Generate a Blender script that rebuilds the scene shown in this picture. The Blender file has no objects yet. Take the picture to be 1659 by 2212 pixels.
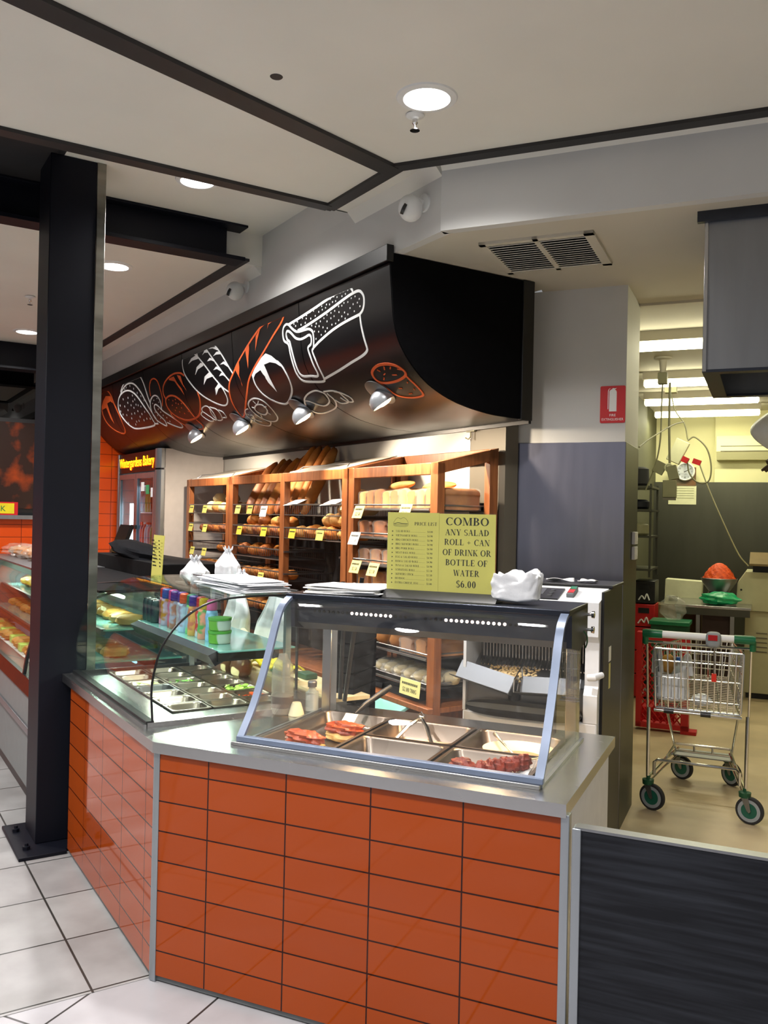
import bpy, math, random
from mathutils import Vector, Matrix
R = math.radians
SC = bpy.context.scene
COL = SC.collection
random.seed(7)

# ------------------------------------------------------------------ camera, world, exposure
PITCH, ROLL = R(0.2867), R(1.2152)
cam_data = bpy.data.cameras.new('camera')
cam = bpy.data.objects.new('camera', cam_data)
COL.objects.link(cam)
f_ = Vector((0, math.cos(PITCH), math.sin(PITCH)))
u_ = Vector((0, -math.sin(PITCH), math.cos(PITCH)))
r_ = Vector((1, 0, 0))
rr = math.cos(ROLL) * r_ + math.sin(ROLL) * u_
uu = -math.sin(ROLL) * r_ + math.cos(ROLL) * u_
cam.matrix_world = Matrix(((rr.x, uu.x, -f_.x, 0), (rr.y, uu.y, -f_.y, 0), (rr.z, uu.z, -f_.z, 1.70), (0, 0, 0, 1)))
cam_data.sensor_fit = 'VERTICAL'
cam_data.sensor_height = 24.0
cam_data.lens = 24.0 * 1884.86 / 2212
cam_data.clip_start = 0.05
SC.camera = cam
SC.view_settings.view_transform = 'Standard'
SC.view_settings.look = 'None'
SC.view_settings.gamma = 1.0
SC.view_settings.exposure = 0.0
SC.view_settings.use_curve_mapping = False
SC.cycles.max_bounces = 9
SC.cycles.transparent_max_bounces = 24
SC.cycles.sample_clamp_indirect = 6.0
world = bpy.data.worlds.new('mall_ambient')
SC.world = world
world.use_nodes = True
world.node_tree.nodes['Background'].inputs[0].default_value = (0.97, 0.98, 1.0, 1)
world.node_tree.nodes['Background'].inputs[1].default_value = 0.26

# ------------------------------------------------------------------ the two building grids
# "A" grid runs along the shop front / bread racks, "B" grid along the orange end counter.
AA, BB = R(32.00972), R(66.2952)
C0 = Vector((-0.81, 3.175, 0))
DIR = {'A': (Vector((math.sin(AA), -math.cos(AA), 0)), Vector((math.cos(AA), math.sin(AA), 0))),
       'B': (Vector((math.sin(BB), -math.cos(BB), 0)), Vector((math.cos(BB), math.sin(BB), 0)))}
ROT = {'A': AA - math.pi / 2, 'B': BB - math.pi / 2}
def P(fr, x, y, z=0.0):
    a, b = DIR[fr]
    return C0 + a * x + b * y + Vector((0, 0, z))

def lamp(name, kind, loc, energy, color, size=0.1, spot=None, target=None, blend=0.5):
    d = bpy.data.lights.new(name, kind)
    d.energy = energy
    d.color = color
    if kind == 'AREA':
        d.shape = 'DISK'
        d.size = size
    else:
        d.shadow_soft_size = size
    if kind == 'SPOT':
        d.spot_size = spot
        d.spot_blend = blend
    o = bpy.data.objects.new(name, d)
    COL.objects.link(o)
    o.location = loc
    if target is not None:
        o.rotation_euler = (Vector(target) - Vector(loc)).to_track_quat('-Z', 'Y').to_euler()
    return o

# mall ceiling lamps: four downlights in view, the rest unseen and added as fill
DOWN = [(0.378, 0.872, 3.3), (-1.442, 0.617, 3.5), (-2.658, 0.499, 3.3), (-5.275, 0.412, 3.3)]
FILL_BACK = [(1.9, -0.6), (0.6, -1.3), (-1.2, -1.5), (-3.0, -1.4), (3.2, 0.6), (2.6, -2.4), (0.2, -3.2), (-2.2, -3.4), (-4.8, -1.6)]
for x, y, z in DOWN + [(x, y, 3.3) for x, y in FILL_BACK]:
    lamp('downlight_or_fill_lamp', 'SPOT', P('A', x, y, z - 0.02), 225, (1.0, 0.965, 0.93), 0.08, R(146), P('A', x, y, 0), 0.75)

# ------------------------------------------------------------------ object helpers
LABELS = set()
def tag(o, label, cat, group=None, kind=None):
    o['label'] = label
    o['category'] = cat
    if group: o['group'] = group
    if kind: o['kind'] = kind
    return o

class T:
    """a top-level thing: an Empty at its base that parents its parts"""
    def __init__(s, name, label, cat, fr, pos, rz=0.0, group=None):
        s.fr, s.pos, s.rz = fr, Vector(pos), rz
        s.o = bpy.data.objects.new(name, None)
        s.o.empty_display_size = 0.1
        COL.objects.link(s.o)
        s.o.location = P(fr, *pos)
        s.o.rotation_euler = (0, 0, ROT[fr] + rz)
        tag(s.o, label, cat, group)

class MB:
    def __init__(s):
        s.v, s.f, s.uv = [], [], {}
    def add(s, vs, fs):
        n = len(s.v)
        s.v += [Vector(v) for v in vs]
        s.f += [tuple(i + n for i in f) for f in fs]
        return s
    def box(s, x0, x1, y0, y1, z0, z1):
        return s.add([(x0, y0, z0), (x1, y0, z0), (x1, y1, z0), (x0, y1, z0), (x0, y0, z1), (x1, y0, z1), (x1, y1, z1), (x0, y1, z1)],
                     [(3, 2, 1, 0), (4, 5, 6, 7), (0, 1, 5, 4), (1, 2, 6, 5), (2, 3, 7, 6), (3, 0, 4, 7)])
    def rbox(s, c, size, M):
        h = [q / 2 for q in size]
        vs = [Vector(c) + M @ Vector((sx * h[0], sy * h[1], sz * h[2])) for sz in (-1, 1) for sx, sy in ((-1, -1), (1, -1), (1, 1), (-1, 1))]
        return s.add(vs, [(3, 2, 1, 0), (4, 5, 6, 7), (0, 1, 5, 4), (1, 2, 6, 5), (2, 3, 7, 6), (3, 0, 4, 7)])
    def prism(s, poly, ax, a, b):
        """poly: 2D outline in the two other axes, extruded along axis ax from a to b"""
        n = len(poly)
        def mk(q, t):
            return (t, q[0], q[1]) if ax == 'x' else (q[0], t, q[1]) if ax == 'y' else (q[0], q[1], t)
        vs = [mk(q, a) for q in poly] + [mk(q, b) for q in poly]
        fs = [tuple(range(n))[::-1], tuple(range(n, 2 * n))] + [(i, (i + 1) % n, n + (i + 1) % n, n + i) for i in range(n)]
        return s.add(vs, fs)
    def strip(s, prof, ax, a, b, th):
        """open profile (2D polyline) thickened by th and extruded"""
        q = [Vector(p) for p in prof]
        off = []
        for i in range(len(q)):
            d = (q[min(i + 1, len(q) - 1)] - q[max(i - 1, 0)]).normalized()
            off.append(q[i] + Vector((-d.y, d.x)) * th)
        n = len(q)
        def mk(p, t):
            return (t, p[0], p[1]) if ax == 'x' else (p[0], t, p[1]) if ax == 'y' else (p[0], p[1], t)
        vs = [mk(p, t) for t in (a, b) for p in q + off]
        fs = []
        m = 2 * n
        for i in range(n - 1):
            fs += [(i, i + 1, m + i + 1, m + i), (n + i + 1, n + i, m + n + i, m + n + i + 1),
                   (i + 1, i, n + i, n + i + 1), (m + i, m + i + 1, m + n + i + 1, m + n + i)]
        fs += [(0, m, m + n, n), (n - 1, 2 * n - 1, m + 2 * n - 1, m + n - 1)]
        return s.add(vs, fs)
    def tube(s, pts, r, n=8, closed=False, caps=True):
        pts = [Vector(p) for p in pts]
        rs = r if isinstance(r, (list, tuple)) else [r] * len(pts)
        N = len(pts)
        base = len(s.v)
        prev = None
        for i, p in enumerate(pts):
            if closed: d = pts[(i + 1) % N] - pts[i - 1]
            else: d = pts[min(i + 1, N - 1)] - pts[max(i - 1, 0)]
            d = d.normalized() if d.length > 1e-9 else Vector((0, 0, 1))
            if prev is None:
                a = d.orthogonal().normalized()
            else:
                a = prev - d * prev.dot(d)
                a = a.normalized() if a.length > 1e-6 else d.orthogonal().normalized()
            prev = a
            b = d.cross(a)
            for k in range(n):
                t = 2 * math.pi * (k + 0.5) / n
                s.v.append(p + (a * math.cos(t) + b * math.sin(t)) * rs[i])
        for i in range(N if closed else N - 1):
            j = (i + 1) % N
            for k in range(n):
                s.f.append((base + i * n + k, base + i * n + (k + 1) % n, base + j * n + (k + 1) % n, base + j * n + k))
        if caps and not closed:
            s.f.append(tuple(base + k for k in range(n))[::-1])
            s.f.append(tuple(base + (N - 1) * n + k for k in range(n)))
        return s
    def lathe(s, prof, c=(0, 0, 0), n=24, M=None, sx=1.0, sy=1.0):
        base = len(s.v)
        c = Vector(c)
        for r, z in prof:
            for k in range(n):
                t = 2 * math.pi * k / n
                q = Vector((r * math.cos(t) * sx, r * math.sin(t) * sy, z))
                s.v.append(c + (M @ q if M else q))
        for i in range(len(prof) - 1):
            for k in range(n):
                s.f.append((base + i * n + k, base + i * n + (k + 1) % n, base + (i + 1) * n + (k + 1) % n, base + (i + 1) * n + k))
        if prof[0][0] > 1e-6: s.f.append(tuple(base + k for k in range(n))[::-1])
        if prof[-1][0] > 1e-6: s.f.append(tuple(base + (len(prof) - 1) * n + k for k in range(n)))
        return s
    def blob(s, c, rad, M=None, nu=14, nv=9, amp=0.0, fr=3.0, seed=0, pw=2.0, flat=None):
        """lumpy super-ellipsoid"""
        base = len(s.v)
        rnd = random.Random(seed)
        ph = [rnd.uniform(0, 6.28) for _ in range(9)]
        c = Vector(c)
        e = 2.0 / pw
        sg = lambda q: math.copysign(abs(q) ** e, q)
        for i in range(nv + 1):
            th = math.pi * i / nv
            for k in range(nu):
                a = 2 * math.pi * k / nu
                q = Vector((sg(math.sin(th)) * sg(math.cos(a)), sg(math.sin(th)) * sg(math.sin(a)), sg(math.cos(th))))
                m = 1 + amp * (math.sin(fr * q.x * 2 + ph[0]) * math.cos(fr * q.y * 2.3 + ph[1]) + 0.7 * math.sin(fr * q.z * 2.7 + ph[2] + q.x * 3) + 0.5 * math.sin(fr * 4.1 * q.x + ph[3]) * math.sin(fr * 3.7 * q.y + ph[4]))
                q = Vector((q.x * rad[0], q.y * rad[1], q.z * rad[2])) * m
                if flat is not None and q.z < flat: q.z = flat + (q.z - flat) * 0.15
                s.v.append(c + (M @ q if M else q))
        for i in range(nv):
            for k in range(nu):
                s.f.append((base + i * nu + k, base + (i + 1) * nu + k, base + (i + 1) * nu + (k + 1) % nu, base + i * nu + (k + 1) % nu))
        return s
    def grid(s, fn, nu, nv):
        base = len(s.v)
        for i in range(nu + 1):
            for j in range(nv + 1):
                s.v.append(Vector(fn(i / nu, j / nv)))
        for i in range(nu):
            for j in range(nv):
                q = base + i * (nv + 1) + j
                s.f.append((q, q + nv + 1, q + nv + 2, q + 1))
        return s
    def build(s, name, mat, parent=None, fr=None, bev=0.0, uvs=None, solid=0.0, ang=38, sub=0, flat=False):
        """vertices are in grid coordinates; parts are stored relative to their thing"""
        me = bpy.data.meshes.new(name)
        if isinstance(parent, T):
            off = parent.pos
            vs = [v - off for v in s.v]
            if parent.rz:
                Rm = Matrix.Rotation(-parent.rz, 3, 'Z')
                vs = [Rm @ v for v in vs]
        elif isinstance(parent, bpy.types.Object):
            vs = [v - Vector(parent['_o']) for v in s.v] if '_o' in parent else s.v
        else:
            xs, ys, zs = [v.x for v in s.v], [v.y for v in s.v], [v.z for v in s.v]
            off = Vector(((min(xs) + max(xs)) / 2, (min(ys) + max(ys)) / 2, min(zs)))
            vs = [v - off for v in s.v]
        me.from_pydata([tuple(v) for v in vs], [], s.f)
        me.update()
        for p in me.polygons: p.use_smooth = not flat
        if not flat: me.set_sharp_from_angle(angle=R(ang))
        if uvs:
            lay = me.uv_layers.new(name='metres')
            for p in me.polygons:
                for li in p.loop_indices:
                    lay.data[li].uv = uvs(s.v[me.loops[li].vertex_index], p.normal)
        if mat: me.materials.append(mat)
        o = bpy.data.objects.new(name, me)
        COL.objects.link(o)
        if isinstance(parent, T):
            o.parent = parent.o
        elif isinstance(parent, bpy.types.Object):
            o.parent = parent
        elif fr:
            o.location = P(fr, *off)
            o.rotation_euler = (0, 0, ROT[fr])
        if bev:
            m = o.modifiers.new('bevel', 'BEVEL')
            m.width = bev
            m.segments = 2
            m.limit_method = 'ANGLE'
            m.angle_limit = R(40)
        if solid:
            m = o.modifiers.new('solid', 'SOLIDIFY')
            m.thickness = solid
            m.offset = 0
        if sub:
            m = o.modifiers.new('sub', 'SUBSURF')
            m.levels = m.render_levels = sub
        return o

def part(t, name, mb, mat, **k):
    return mb.build(name, mat, t, **k)
def subpart(po, t, name, mb, mat, **k):
    """a piece of a part: same grid coordinates, parented under the part object"""
    o = mb.build(name, mat, t, **k)
    o.parent = po
    return o
def thing(name, label, cat, fr, mb, mat, group=None, kind=None, **k):
    o = mb.build(name, mat, None, fr=fr, **k)
    return tag(o, label, cat, group, kind)
def struct(name, fr, mb, mat, **k):
    o = mb.build(name, mat, None, fr=fr, **k)
    o['kind'] = 'structure'
    return o
def dup(root, fr, pos, label, rz=0.0, group=None):
    r = root.copy()
    COL.objects.link(r)
    r.location = P(fr, *pos)
    r.rotation_euler = (0, 0, ROT[fr] + rz)
    r['label'] = label
    if group: r['group'] = group
    for ch in list(root.children):
        q = ch.copy()
        COL.objects.link(q)
        q.parent = r
        for g in list(ch.children):
            d = g.copy()
            COL.objects.link(d)
            d.parent = q
    return r

def cat_rom(pts, n=5, closed=False):
    P_ = [Vector(p) for p in pts]
    N = len(P_)
    out = []
    for i in range(N if closed else N - 1):
        a = P_[i - 1] if (i or closed) else 2 * P_[0] - P_[1]
        b, c = P_[i], P_[(i + 1) % N]
        d = P_[(i + 2) % N] if (closed or i + 2 < N) else 2 * c - b
        for k in range(n):
            t = k / n
            out.append(0.5 * ((2 * b) + (c - a) * t + (2 * a - 5 * b + 4 * c - d) * t * t + (3 * b - a - 3 * c + d) * t ** 3))
    if not closed: out.append(P_[-1])
    return out
def rotm(ax, deg):
    return Matrix.Rotation(R(deg), 3, ax)

# ------------------------------------------------------------------ materials
def srgb(r, g, b):
    return tuple((q / 255 / 12.92) if q / 255 <= 0.04045 else ((q / 255 + 0.055) / 1.055) ** 2.4 for q in (r, g, b)) + (1,)
MATS = {}
def mat(name, rgb, rough=0.5, metal=0.0, var=0.10, scale=14.0, stretch=(1, 1, 1), bump=0.0, coat=0.0, rgb2=None, emit=0.0, emit_rgb=None, spec=0.5, trans=0.0, detail=3.0, sss=0.0, alpha=1.0, lo=0.35, hi=0.65, rvar=0.0, uv=False):
    """principled material whose colour wanders a little through a noise texture"""
    m = bpy.data.materials.new(name)
    m.use_nodes = True
    nt = m.node_tree
    N, L = nt.nodes, nt.links
    b = N['Principled BSDF']
    tc = N.new('ShaderNodeTexCoord')
    mp = N.new('ShaderNodeMapping')
    mp.inputs['Scale'].default_value = stretch
    L.new(tc.outputs['UV' if uv else 'Object'], mp.inputs[0])
    nz = N.new('ShaderNodeTexNoise')
    nz.inputs['Scale'].default_value = scale
    nz.inputs['Detail'].default_value = detail
    L.new(mp.outputs[0], nz.inputs['Vector'])
    rp = N.new('ShaderNodeValToRGB')
    c1 = srgb(*rgb)
    c2 = srgb(*rgb2) if rgb2 else tuple(min(1, q * (1 + var)) for q in c1[:3]) + (1,)
    c0 = c1 if rgb2 else tuple(q * (1 - var) for q in c1[:3]) + (1,)
    rp.color_ramp.elements[0].color = c0
    rp.color_ramp.elements[1].color = c2
    rp.color_ramp.elements[0].position = lo
    rp.color_ramp.elements[1].position = hi
    L.new(nz.outputs['Fac'], rp.inputs[0])
    L.new(rp.outputs[0], b.inputs['Base Color'])
    b.inputs['Roughness'].default_value = rough
    if rvar:
        mr = N.new('ShaderNodeMapRange')
        mr.inputs['To Min'].default_value = max(0.02, rough - rvar)
        mr.inputs['To Max'].default_value = rough + rvar
        L.new(nz.outputs['Fac'], mr.inputs['Value'])
        L.new(mr.outputs[0], b.inputs['Roughness'])
    b.inputs['Metallic'].default_value = metal
    b.inputs['Specular IOR Level'].default_value = spec
    b.inputs['Coat Weight'].default_value = coat
    b.inputs['Coat Roughness'].default_value = 0.05
    b.inputs['Transmission Weight'].default_value = trans
    b.inputs['Alpha'].default_value = alpha
    if sss:
        b.inputs['Subsurface Weight'].default_value = sss
        b.inputs['Subsurface Radius'].default_value = (0.02, 0.01, 0.006)
    if emit:
        b.inputs['Emission Color'].default_value = srgb(*(emit_rgb or rgb))
        b.inputs['Emission Strength'].default_value = emit
    if bump:
        bp = N.new('ShaderNodeBump')
        bp.inputs['Strength'].default_value = bump
        bp.inputs['Distance'].default_value = 0.01
        L.new(nz.outputs['Fac'], bp.inputs['Height'])
        L.new(bp.outputs[0], b.inputs['Normal'])
    MATS[name] = m
    return m

def brick_mat(name, rgb, rgb2, mortar, bw, bh, gap, off, rough, coat=0.0, rot=0.0, shift=(0, 0), var_scale=2.0, stain=0.0, bump=0.35, spec=0.5):
    """rectangular tiles on a metric UV"""
    m = bpy.data.materials.new(name)
    m.use_nodes = True
    N, L = m.node_tree.nodes, m.node_tree.links
    b = N['Principled BSDF']
    tc = N.new('ShaderNodeTexCoord')
    mp = N.new('ShaderNodeMapping')
    mp.inputs['Location'].default_value = (shift[0], shift[1], 0)
    L.new(tc.outputs['UV'], mp.inputs[0])
    br = N.new('ShaderNodeTexBrick')
    br.offset = off
    br.squash = 1.0
    br.inputs['Scale'].default_value = 1.0
    br.inputs['Brick Width'].default_value = bw
    br.inputs['Row Height'].default_value = bh
    br.inputs['Mortar Size'].default_value = gap
    br.inputs['Mortar Smooth'].default_value = 0.1
    br.inputs['Color1'].default_value = srgb(*rgb)
    br.inputs['Color2'].default_value = srgb(*rgb2)
    br.inputs['Mortar'].default_value = srgb(*mortar)
    L.new(mp.outputs[0], br.inputs['Vector'])
    nz = N.new('ShaderNodeTexNoise')
    nz.inputs['Scale'].default_value = var_scale
    nz.inputs['Detail'].default_value = 6
    L.new(tc.outputs['UV'], nz.inputs['Vector'])
    mx = N.new('ShaderNodeMix')
    mx.data_type = 'RGBA'
    mx.blend_type = 'MULTIPLY'
    mx.inputs['Factor'].default_value = stain
    rp = N.new('ShaderNodeValToRGB')
    rp.color_ramp.elements[0].position = 0.35
    rp.color_ramp.elements[1].position = 0.62
    rp.color_ramp.elements[0].color = (0.62, 0.61, 0.60, 1)
    L.new(nz.outputs['Fac'], rp.inputs[0])
    L.new(br.outputs['Color'], mx.inputs['A'])
    L.new(rp.outputs[0], mx.inputs['B'])
    L.new(mx.outputs['Result'], b.inputs['Base Color'])
    b.inputs['Roughness'].default_value = rough
    b.inputs['Coat Weight'].default_value = coat
    b.inputs['Coat Roughness'].default_value = 0.03
    b.inputs['Specular IOR Level'].default_value = spec
    bp = N.new('ShaderNodeBump')
    bp.invert = True
    bp.inputs['Strength'].default_value = bump
    bp.inputs['Distance'].default_value = 0.003
    L.new(br.outputs['Fac'], bp.inputs['Height'])
    L.new(bp.outputs[0], b.inputs['Normal'])
    MATS[name] = m
    return m

def glass_mat(name, tint, base=0.05, top=0.75, rough=0.01, power=4.0, haze=0.0):
    """thin pane: see-through with a mirror sheen that grows at grazing angles"""
    m = bpy.data.materials.new(name)
    m.use_nodes = True
    N, L = m.node_tree.nodes, m.node_tree.links
    N.remove(N['Principled BSDF'])
    out = N['Material Output']
    tr = N.new('ShaderNodeBsdfTransparent')
    gl = N.new('ShaderNodeBsdfGlossy')
    gl.inputs['Roughness'].default_value = rough
    nz = N.new('ShaderNodeTexNoise')
    nz.inputs['Scale'].default_value = 3.0
    rp = N.new('ShaderNodeValToRGB')
    rp.color_ramp.elements[0].color = tuple(tint) + (1,)
    rp.color_ramp.elements[1].color = tuple(min(1, q * 1.03) for q in tint) + (1,)
    L.new(nz.outputs['Fac'], rp.inputs[0])
    L.new(rp.outputs[0], tr.inputs[0])
    lw = N.new('ShaderNodeLayerWeight')
    lw.inputs['Blend'].default_value = 0.5
    pw = N.new('ShaderNodeMath')
    pw.operation = 'POWER'
    pw.inputs[1].default_value = power
    mr = N.new('ShaderNodeMapRange')
    mr.inputs['To Min'].default_value = base
    mr.inputs['To Max'].default_value = top
    L.new(lw.outputs['Facing'], pw.inputs[0])
    L.new(pw.outputs[0], mr.inputs['Value'])
    mx = N.new('ShaderNodeMixShader')
    L.new(mr.outputs[0], mx.inputs[0])
    L.new(tr.outputs[0], mx.inputs[1])
    L.new(gl.outputs[0], mx.inputs[2])
    last = mx
    if haze:
        df = N.new('ShaderNodeBsdfDiffuse')
        df.inputs[0].default_value = (0.85, 0.87, 0.88, 1)
        m2 = N.new('ShaderNodeMixShader')
        n2 = N.new('ShaderNodeTexNoise')
        n2.inputs['Scale'].default_value = 28
        n2.inputs['Detail'].default_value = 4
        r2 = N.new('ShaderNodeMapRange')
        r2.inputs['From Min'].default_value = 0.45
        r2.inputs['From Max'].default_value = 0.7
        r2.inputs['To Min'].default_value = haze * 0.4
        r2.inputs['To Max'].default_value = haze * 1.6
        L.new(n2.outputs['Fac'], r2.inputs['Value'])
        L.new(r2.outputs[0], m2.inputs[0])
        L.new(mx.outputs[0], m2.inputs[1])
        L.new(df.outputs[0], m2.inputs[2])
        last = m2
    L.new(last.outputs[0], out.inputs['Surface'])
    MATS[name] = m
    return m

mat('ceiling_paint', (224, 222, 214), 0.8, var=0.03, scale=1.5)
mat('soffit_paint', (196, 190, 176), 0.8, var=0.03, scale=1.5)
mat('wall_white', (206, 206, 204), 0.65, var=0.03, scale=2)
mat('wall_cream', (226, 222, 176), 0.7, var=0.03, scale=2)
mat('wall_green', (84, 84, 62), 0.7, var=0.05, scale=2)
mat('grey_brown', (98, 92, 80), 0.6, var=0.06, scale=3)  # also carries the shade on the end of the back wall
mat('black_trim', (38, 36, 37), 0.55, var=0.12, scale=8)
mat('void_black', (20, 20, 23), 0.8, var=0.3, scale=5)
mat('steel_blue_black', (12, 14, 24), 0.5, spec=0.2, var=0.10, scale=4)
mat('post_edge', (150, 148, 140), 0.28, 1.0, var=0.25, scale=3, stretch=(1, 1, 4))
mat('steel', (184, 184, 184), 0.26, 1.0, var=0.02, scale=4, stretch=(1.5, 14, 14), rvar=0.03)
mat('steel_dull', (146, 148, 152), 0.42, 1.0, var=0.03, scale=3, stretch=(8, 8, 1), rvar=0.04)
mat('steel_clad', (140, 141, 158), 0.33, 1.0, var=0.03, scale=2, stretch=(9, 9, 1), rvar=0.04)
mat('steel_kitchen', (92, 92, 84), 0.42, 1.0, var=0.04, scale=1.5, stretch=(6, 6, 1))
mat('steel_dark', (70, 74, 84), 0.33, 1.0, var=0.08, scale=6)
mat('tray_steel', (104, 106, 110), 0.42, 1.0, var=0.04, scale=3)
mat('chrome', (220, 220, 220), 0.14, 1.0, var=0.03)
mat('alu_trim', (160, 166, 172), 0.36, 0.85, var=0.05, scale=20, stretch=(1, 1, 0.1))
mat('edge_strip', (104, 116, 138), 0.35, 0.25, var=0.05)
mat('black_gloss', (13, 13, 15), 0.33, var=0.1, scale=5, rvar=0.04)
mat('black_end', (7, 7, 9), 0.6, var=0.2, scale=30, spec=0.05)
mat('black_plastic', (22, 22, 24), 0.4, var=0.15)
mat('black_cloth', (17, 18, 22), 0.9, var=0.2, scale=60, spec=0.1)
mat('black_matte', (14, 14, 16), 0.75, var=0.2, spec=0.12)
mat('pan_steel', (128, 116, 106), 0.34, 1.0, var=0.03, scale=3, rvar=0.04)
mat('spot_silver', (186, 190, 196), 0.35, 0.5, var=0.03)
mat('paint_white', (226, 228, 228), 0.55, var=0.03)
mat('paint_orange', (214, 92, 40), 0.55, var=0.05)
mat('white_panel', (205, 206, 210), 0.5, var=0.03)
mat('white_enamel', (226, 228, 232), 0.32, var=0.02)
mat('grey_panel', (206, 200, 198), 0.55, var=0.03)
mat('kick_grey', (92, 96, 98), 0.6, var=0.08)
mat('wood', (154, 92, 50), 0.45, rgb2=(126, 72, 38), scale=5, stretch=(9, 9, 1.2), coat=0.1)
mat('back_dark', (46, 42, 40), 0.7, var=0.2, scale=60)
mat('wood_dark', (104, 54, 26), 0.5, rgb2=(78, 40, 20), scale=5, stretch=(9, 9, 1.2))
mat('wire', (150, 150, 152), 0.3, 0.9, var=0.05)
mat('wire_dark', (74, 74, 76), 0.4, 0.9, var=0.05)
mat('mesh_white', (198, 190, 180), 0.6, var=0.08, scale=80)
mat('paper_white', (236, 236, 234), 0.75, var=0.02)
mat('paper_grey', (226, 228, 232), 0.7, var=0.04, scale=40)
mat('paper_green', (206, 199, 98), 0.7, var=0.03, scale=3)
mat('paper_yellow', (214, 206, 136), 0.7, var=0.03, scale=3)
mat('paper_bright', (206, 182, 52), 0.7, var=0.03)
mat('ink', (28, 30, 16), 0.8, var=0.2)
mat('ink_soft', (84, 88, 40), 0.8, var=0.2)
mat('plastic_bag', (232, 234, 238), 0.32, var=0.05, scale=16, bump=0.5, spec=0.6, alpha=0.93, detail=5)
mat('film', (226, 216, 204), 0.18, var=0.1, scale=18, bump=0.7, alpha=0.12, spec=0.9)
mat('film_white', (214, 212, 206), 0.2, var=0.1, scale=18, bump=0.7, alpha=0.24, spec=0.9)
mat('crust', (205, 138, 62), 0.6, rgb2=(168, 92, 34), scale=9, bump=0.25, spec=0.35)
mat('crust_dark', (178, 102, 42), 0.5, rgb2=(126, 64, 24), scale=8, bump=0.3, spec=0.4)
mat('crust_pale', (226, 180, 110), 0.65, rgb2=(196, 132, 66), scale=8, bump=0.2, spec=0.3)
mat('crust_tan', (192, 132, 70), 0.7, rgb2=(150, 92, 42), scale=7, bump=0.2, spec=0.3)
mat('crumb', (238, 214, 164), 0.8, rgb2=(226, 196, 140), scale=30, bump=0.2)
mat('bun_white', (236, 222, 180), 0.7, rgb2=(216, 190, 136), scale=7, bump=0.15)
mat('pastry', (206, 158, 76), 0.5, rgb2=(160, 104, 42), scale=12, bump=0.3)
mat('pork', (206, 92, 46), 0.32, rgb2=(116, 34, 18), scale=22, bump=1.0, spec=0.5, detail=8, lo=0.3, hi=0.75)
mat('pork_fat', (244, 210, 130), 0.5, rgb2=(226, 166, 84), scale=20, bump=0.5)
mat('meat_red', (150, 50, 26), 0.45, rgb2=(96, 26, 16), scale=40, bump=1.0, detail=6)
mat('sauce', (206, 88, 28), 0.15, var=0.1, coat=0.4)
mat('plate_cream', (250, 240, 200), 0.35, var=0.02)
mat('tile_gap', (60, 14, 6), 0.7)
mat('bottle_plastic', (180, 176, 160), 0.2, var=0.05, alpha=0.45)
mat('bottle_label', (96, 82, 74), 0.6, var=0.1)
mat('salt_glass', (190, 200, 196), 0.1, alpha=0.5)
mat('red_plastic', (184, 22, 26), 0.4, var=0.08)
mat('red_sign', (206, 26, 34), 0.45, var=0.02)
mat('sign_white', (244, 244, 244), 0.5, var=0.01)
mat('green_plastic', (14, 110, 70), 0.38, var=0.06)
mat('green_bag', (32, 168, 110), 0.3, var=0.12, scale=14, bump=0.6)
mat('green_lid', (20, 160, 104), 0.35, var=0.05)
mat('green_dark', (18, 78, 48), 0.5, var=0.1)
mat('yellow_plastic', (232, 214, 34), 0.4, var=0.05)
mat('teal_glass', (132, 190, 184), 0.12, var=0.03, coat=0.3)
mat('carrot', (238, 92, 20), 0.6, rgb2=(206, 66, 10), scale=40, bump=0.6)
mat('lettuce', (150, 196, 60), 0.5, rgb2=(196, 222, 120), scale=20, bump=0.5)
mat('herb', (76, 128, 44), 0.5, rgb2=(110, 160, 60), scale=24, bump=0.5)
mat('tomato', (218, 52, 26), 0.25, rgb2=(190, 32, 16), scale=10, spec=0.6)
mat('cucumber', (212, 218, 166), 0.5, rgb2=(176, 196, 120), scale=24, bump=0.4)
mat('cream_machine', (188, 184, 150), 0.5, var=0.03)
mat('cream_box', (214, 214, 180), 0.6, var=0.04)
mat('brown_box', (116, 96, 60), 0.7, var=0.06)
mat('vinyl_floor', (200, 180, 146), 0.42, var=0.10, scale=3.0, bump=0.03, rvar=0.08, detail=7)
mat('rubber', (38, 38, 40), 0.7, var=0.1)
mat('tyre_grey', (150, 156, 160), 0.6, var=0.05)
mat('hub_green', (20, 92, 74), 0.45, var=0.05)
mat('dark_liquid', (92, 56, 30), 0.25, var=0.1)
mat('lamp_lens', (255, 250, 245), 0.5, emit=14.0, emit_rgb=(255, 250, 244))
mat('tube_lens', (255, 250, 210), 0.5, emit=16.0, emit_rgb=(255, 250, 214))
mat('warm_bulb', (255, 224, 176), 0.5, emit=18.0, emit_rgb=(255, 222, 170))
mat('warm_hole_glow', (255, 226, 200), 0.5, emit=6.0, emit_rgb=(255, 224, 205))
mat('led_yellow', (255, 210, 30), 0.5, emit=4.0, emit_rgb=(255, 200, 20))
mat('led_red', (255, 60, 10), 0.5, emit=2.2, emit_rgb=(255, 60, 12))
mat('blue_tube', (170, 210, 255), 0.5, emit=2.5, emit_rgb=(180, 216, 255))
mat('fridge_reflection', (240, 248, 255), 0.5, emit=6.0, emit_rgb=(240, 248, 255))
mat('clock_face', (226, 230, 238), 0.4, var=0.02)
mat('grey_box', (122, 120, 92), 0.55, var=0.05)
mat('skin_brown', (86, 66, 40), 0.7, var=0.1)
brick_mat('orange_tile', (154, 64, 14), (148, 60, 13), (42, 12, 4), 0.3145, 0.108, 0.0028, 0.0, 0.05, coat=0.0, spec=0.30)
brick_mat('orange_wall_tile', (226, 82, 22), (220, 78, 20), (130, 44, 14), 0.30, 0.128, 0.0035, 0.0, 0.2)
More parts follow.
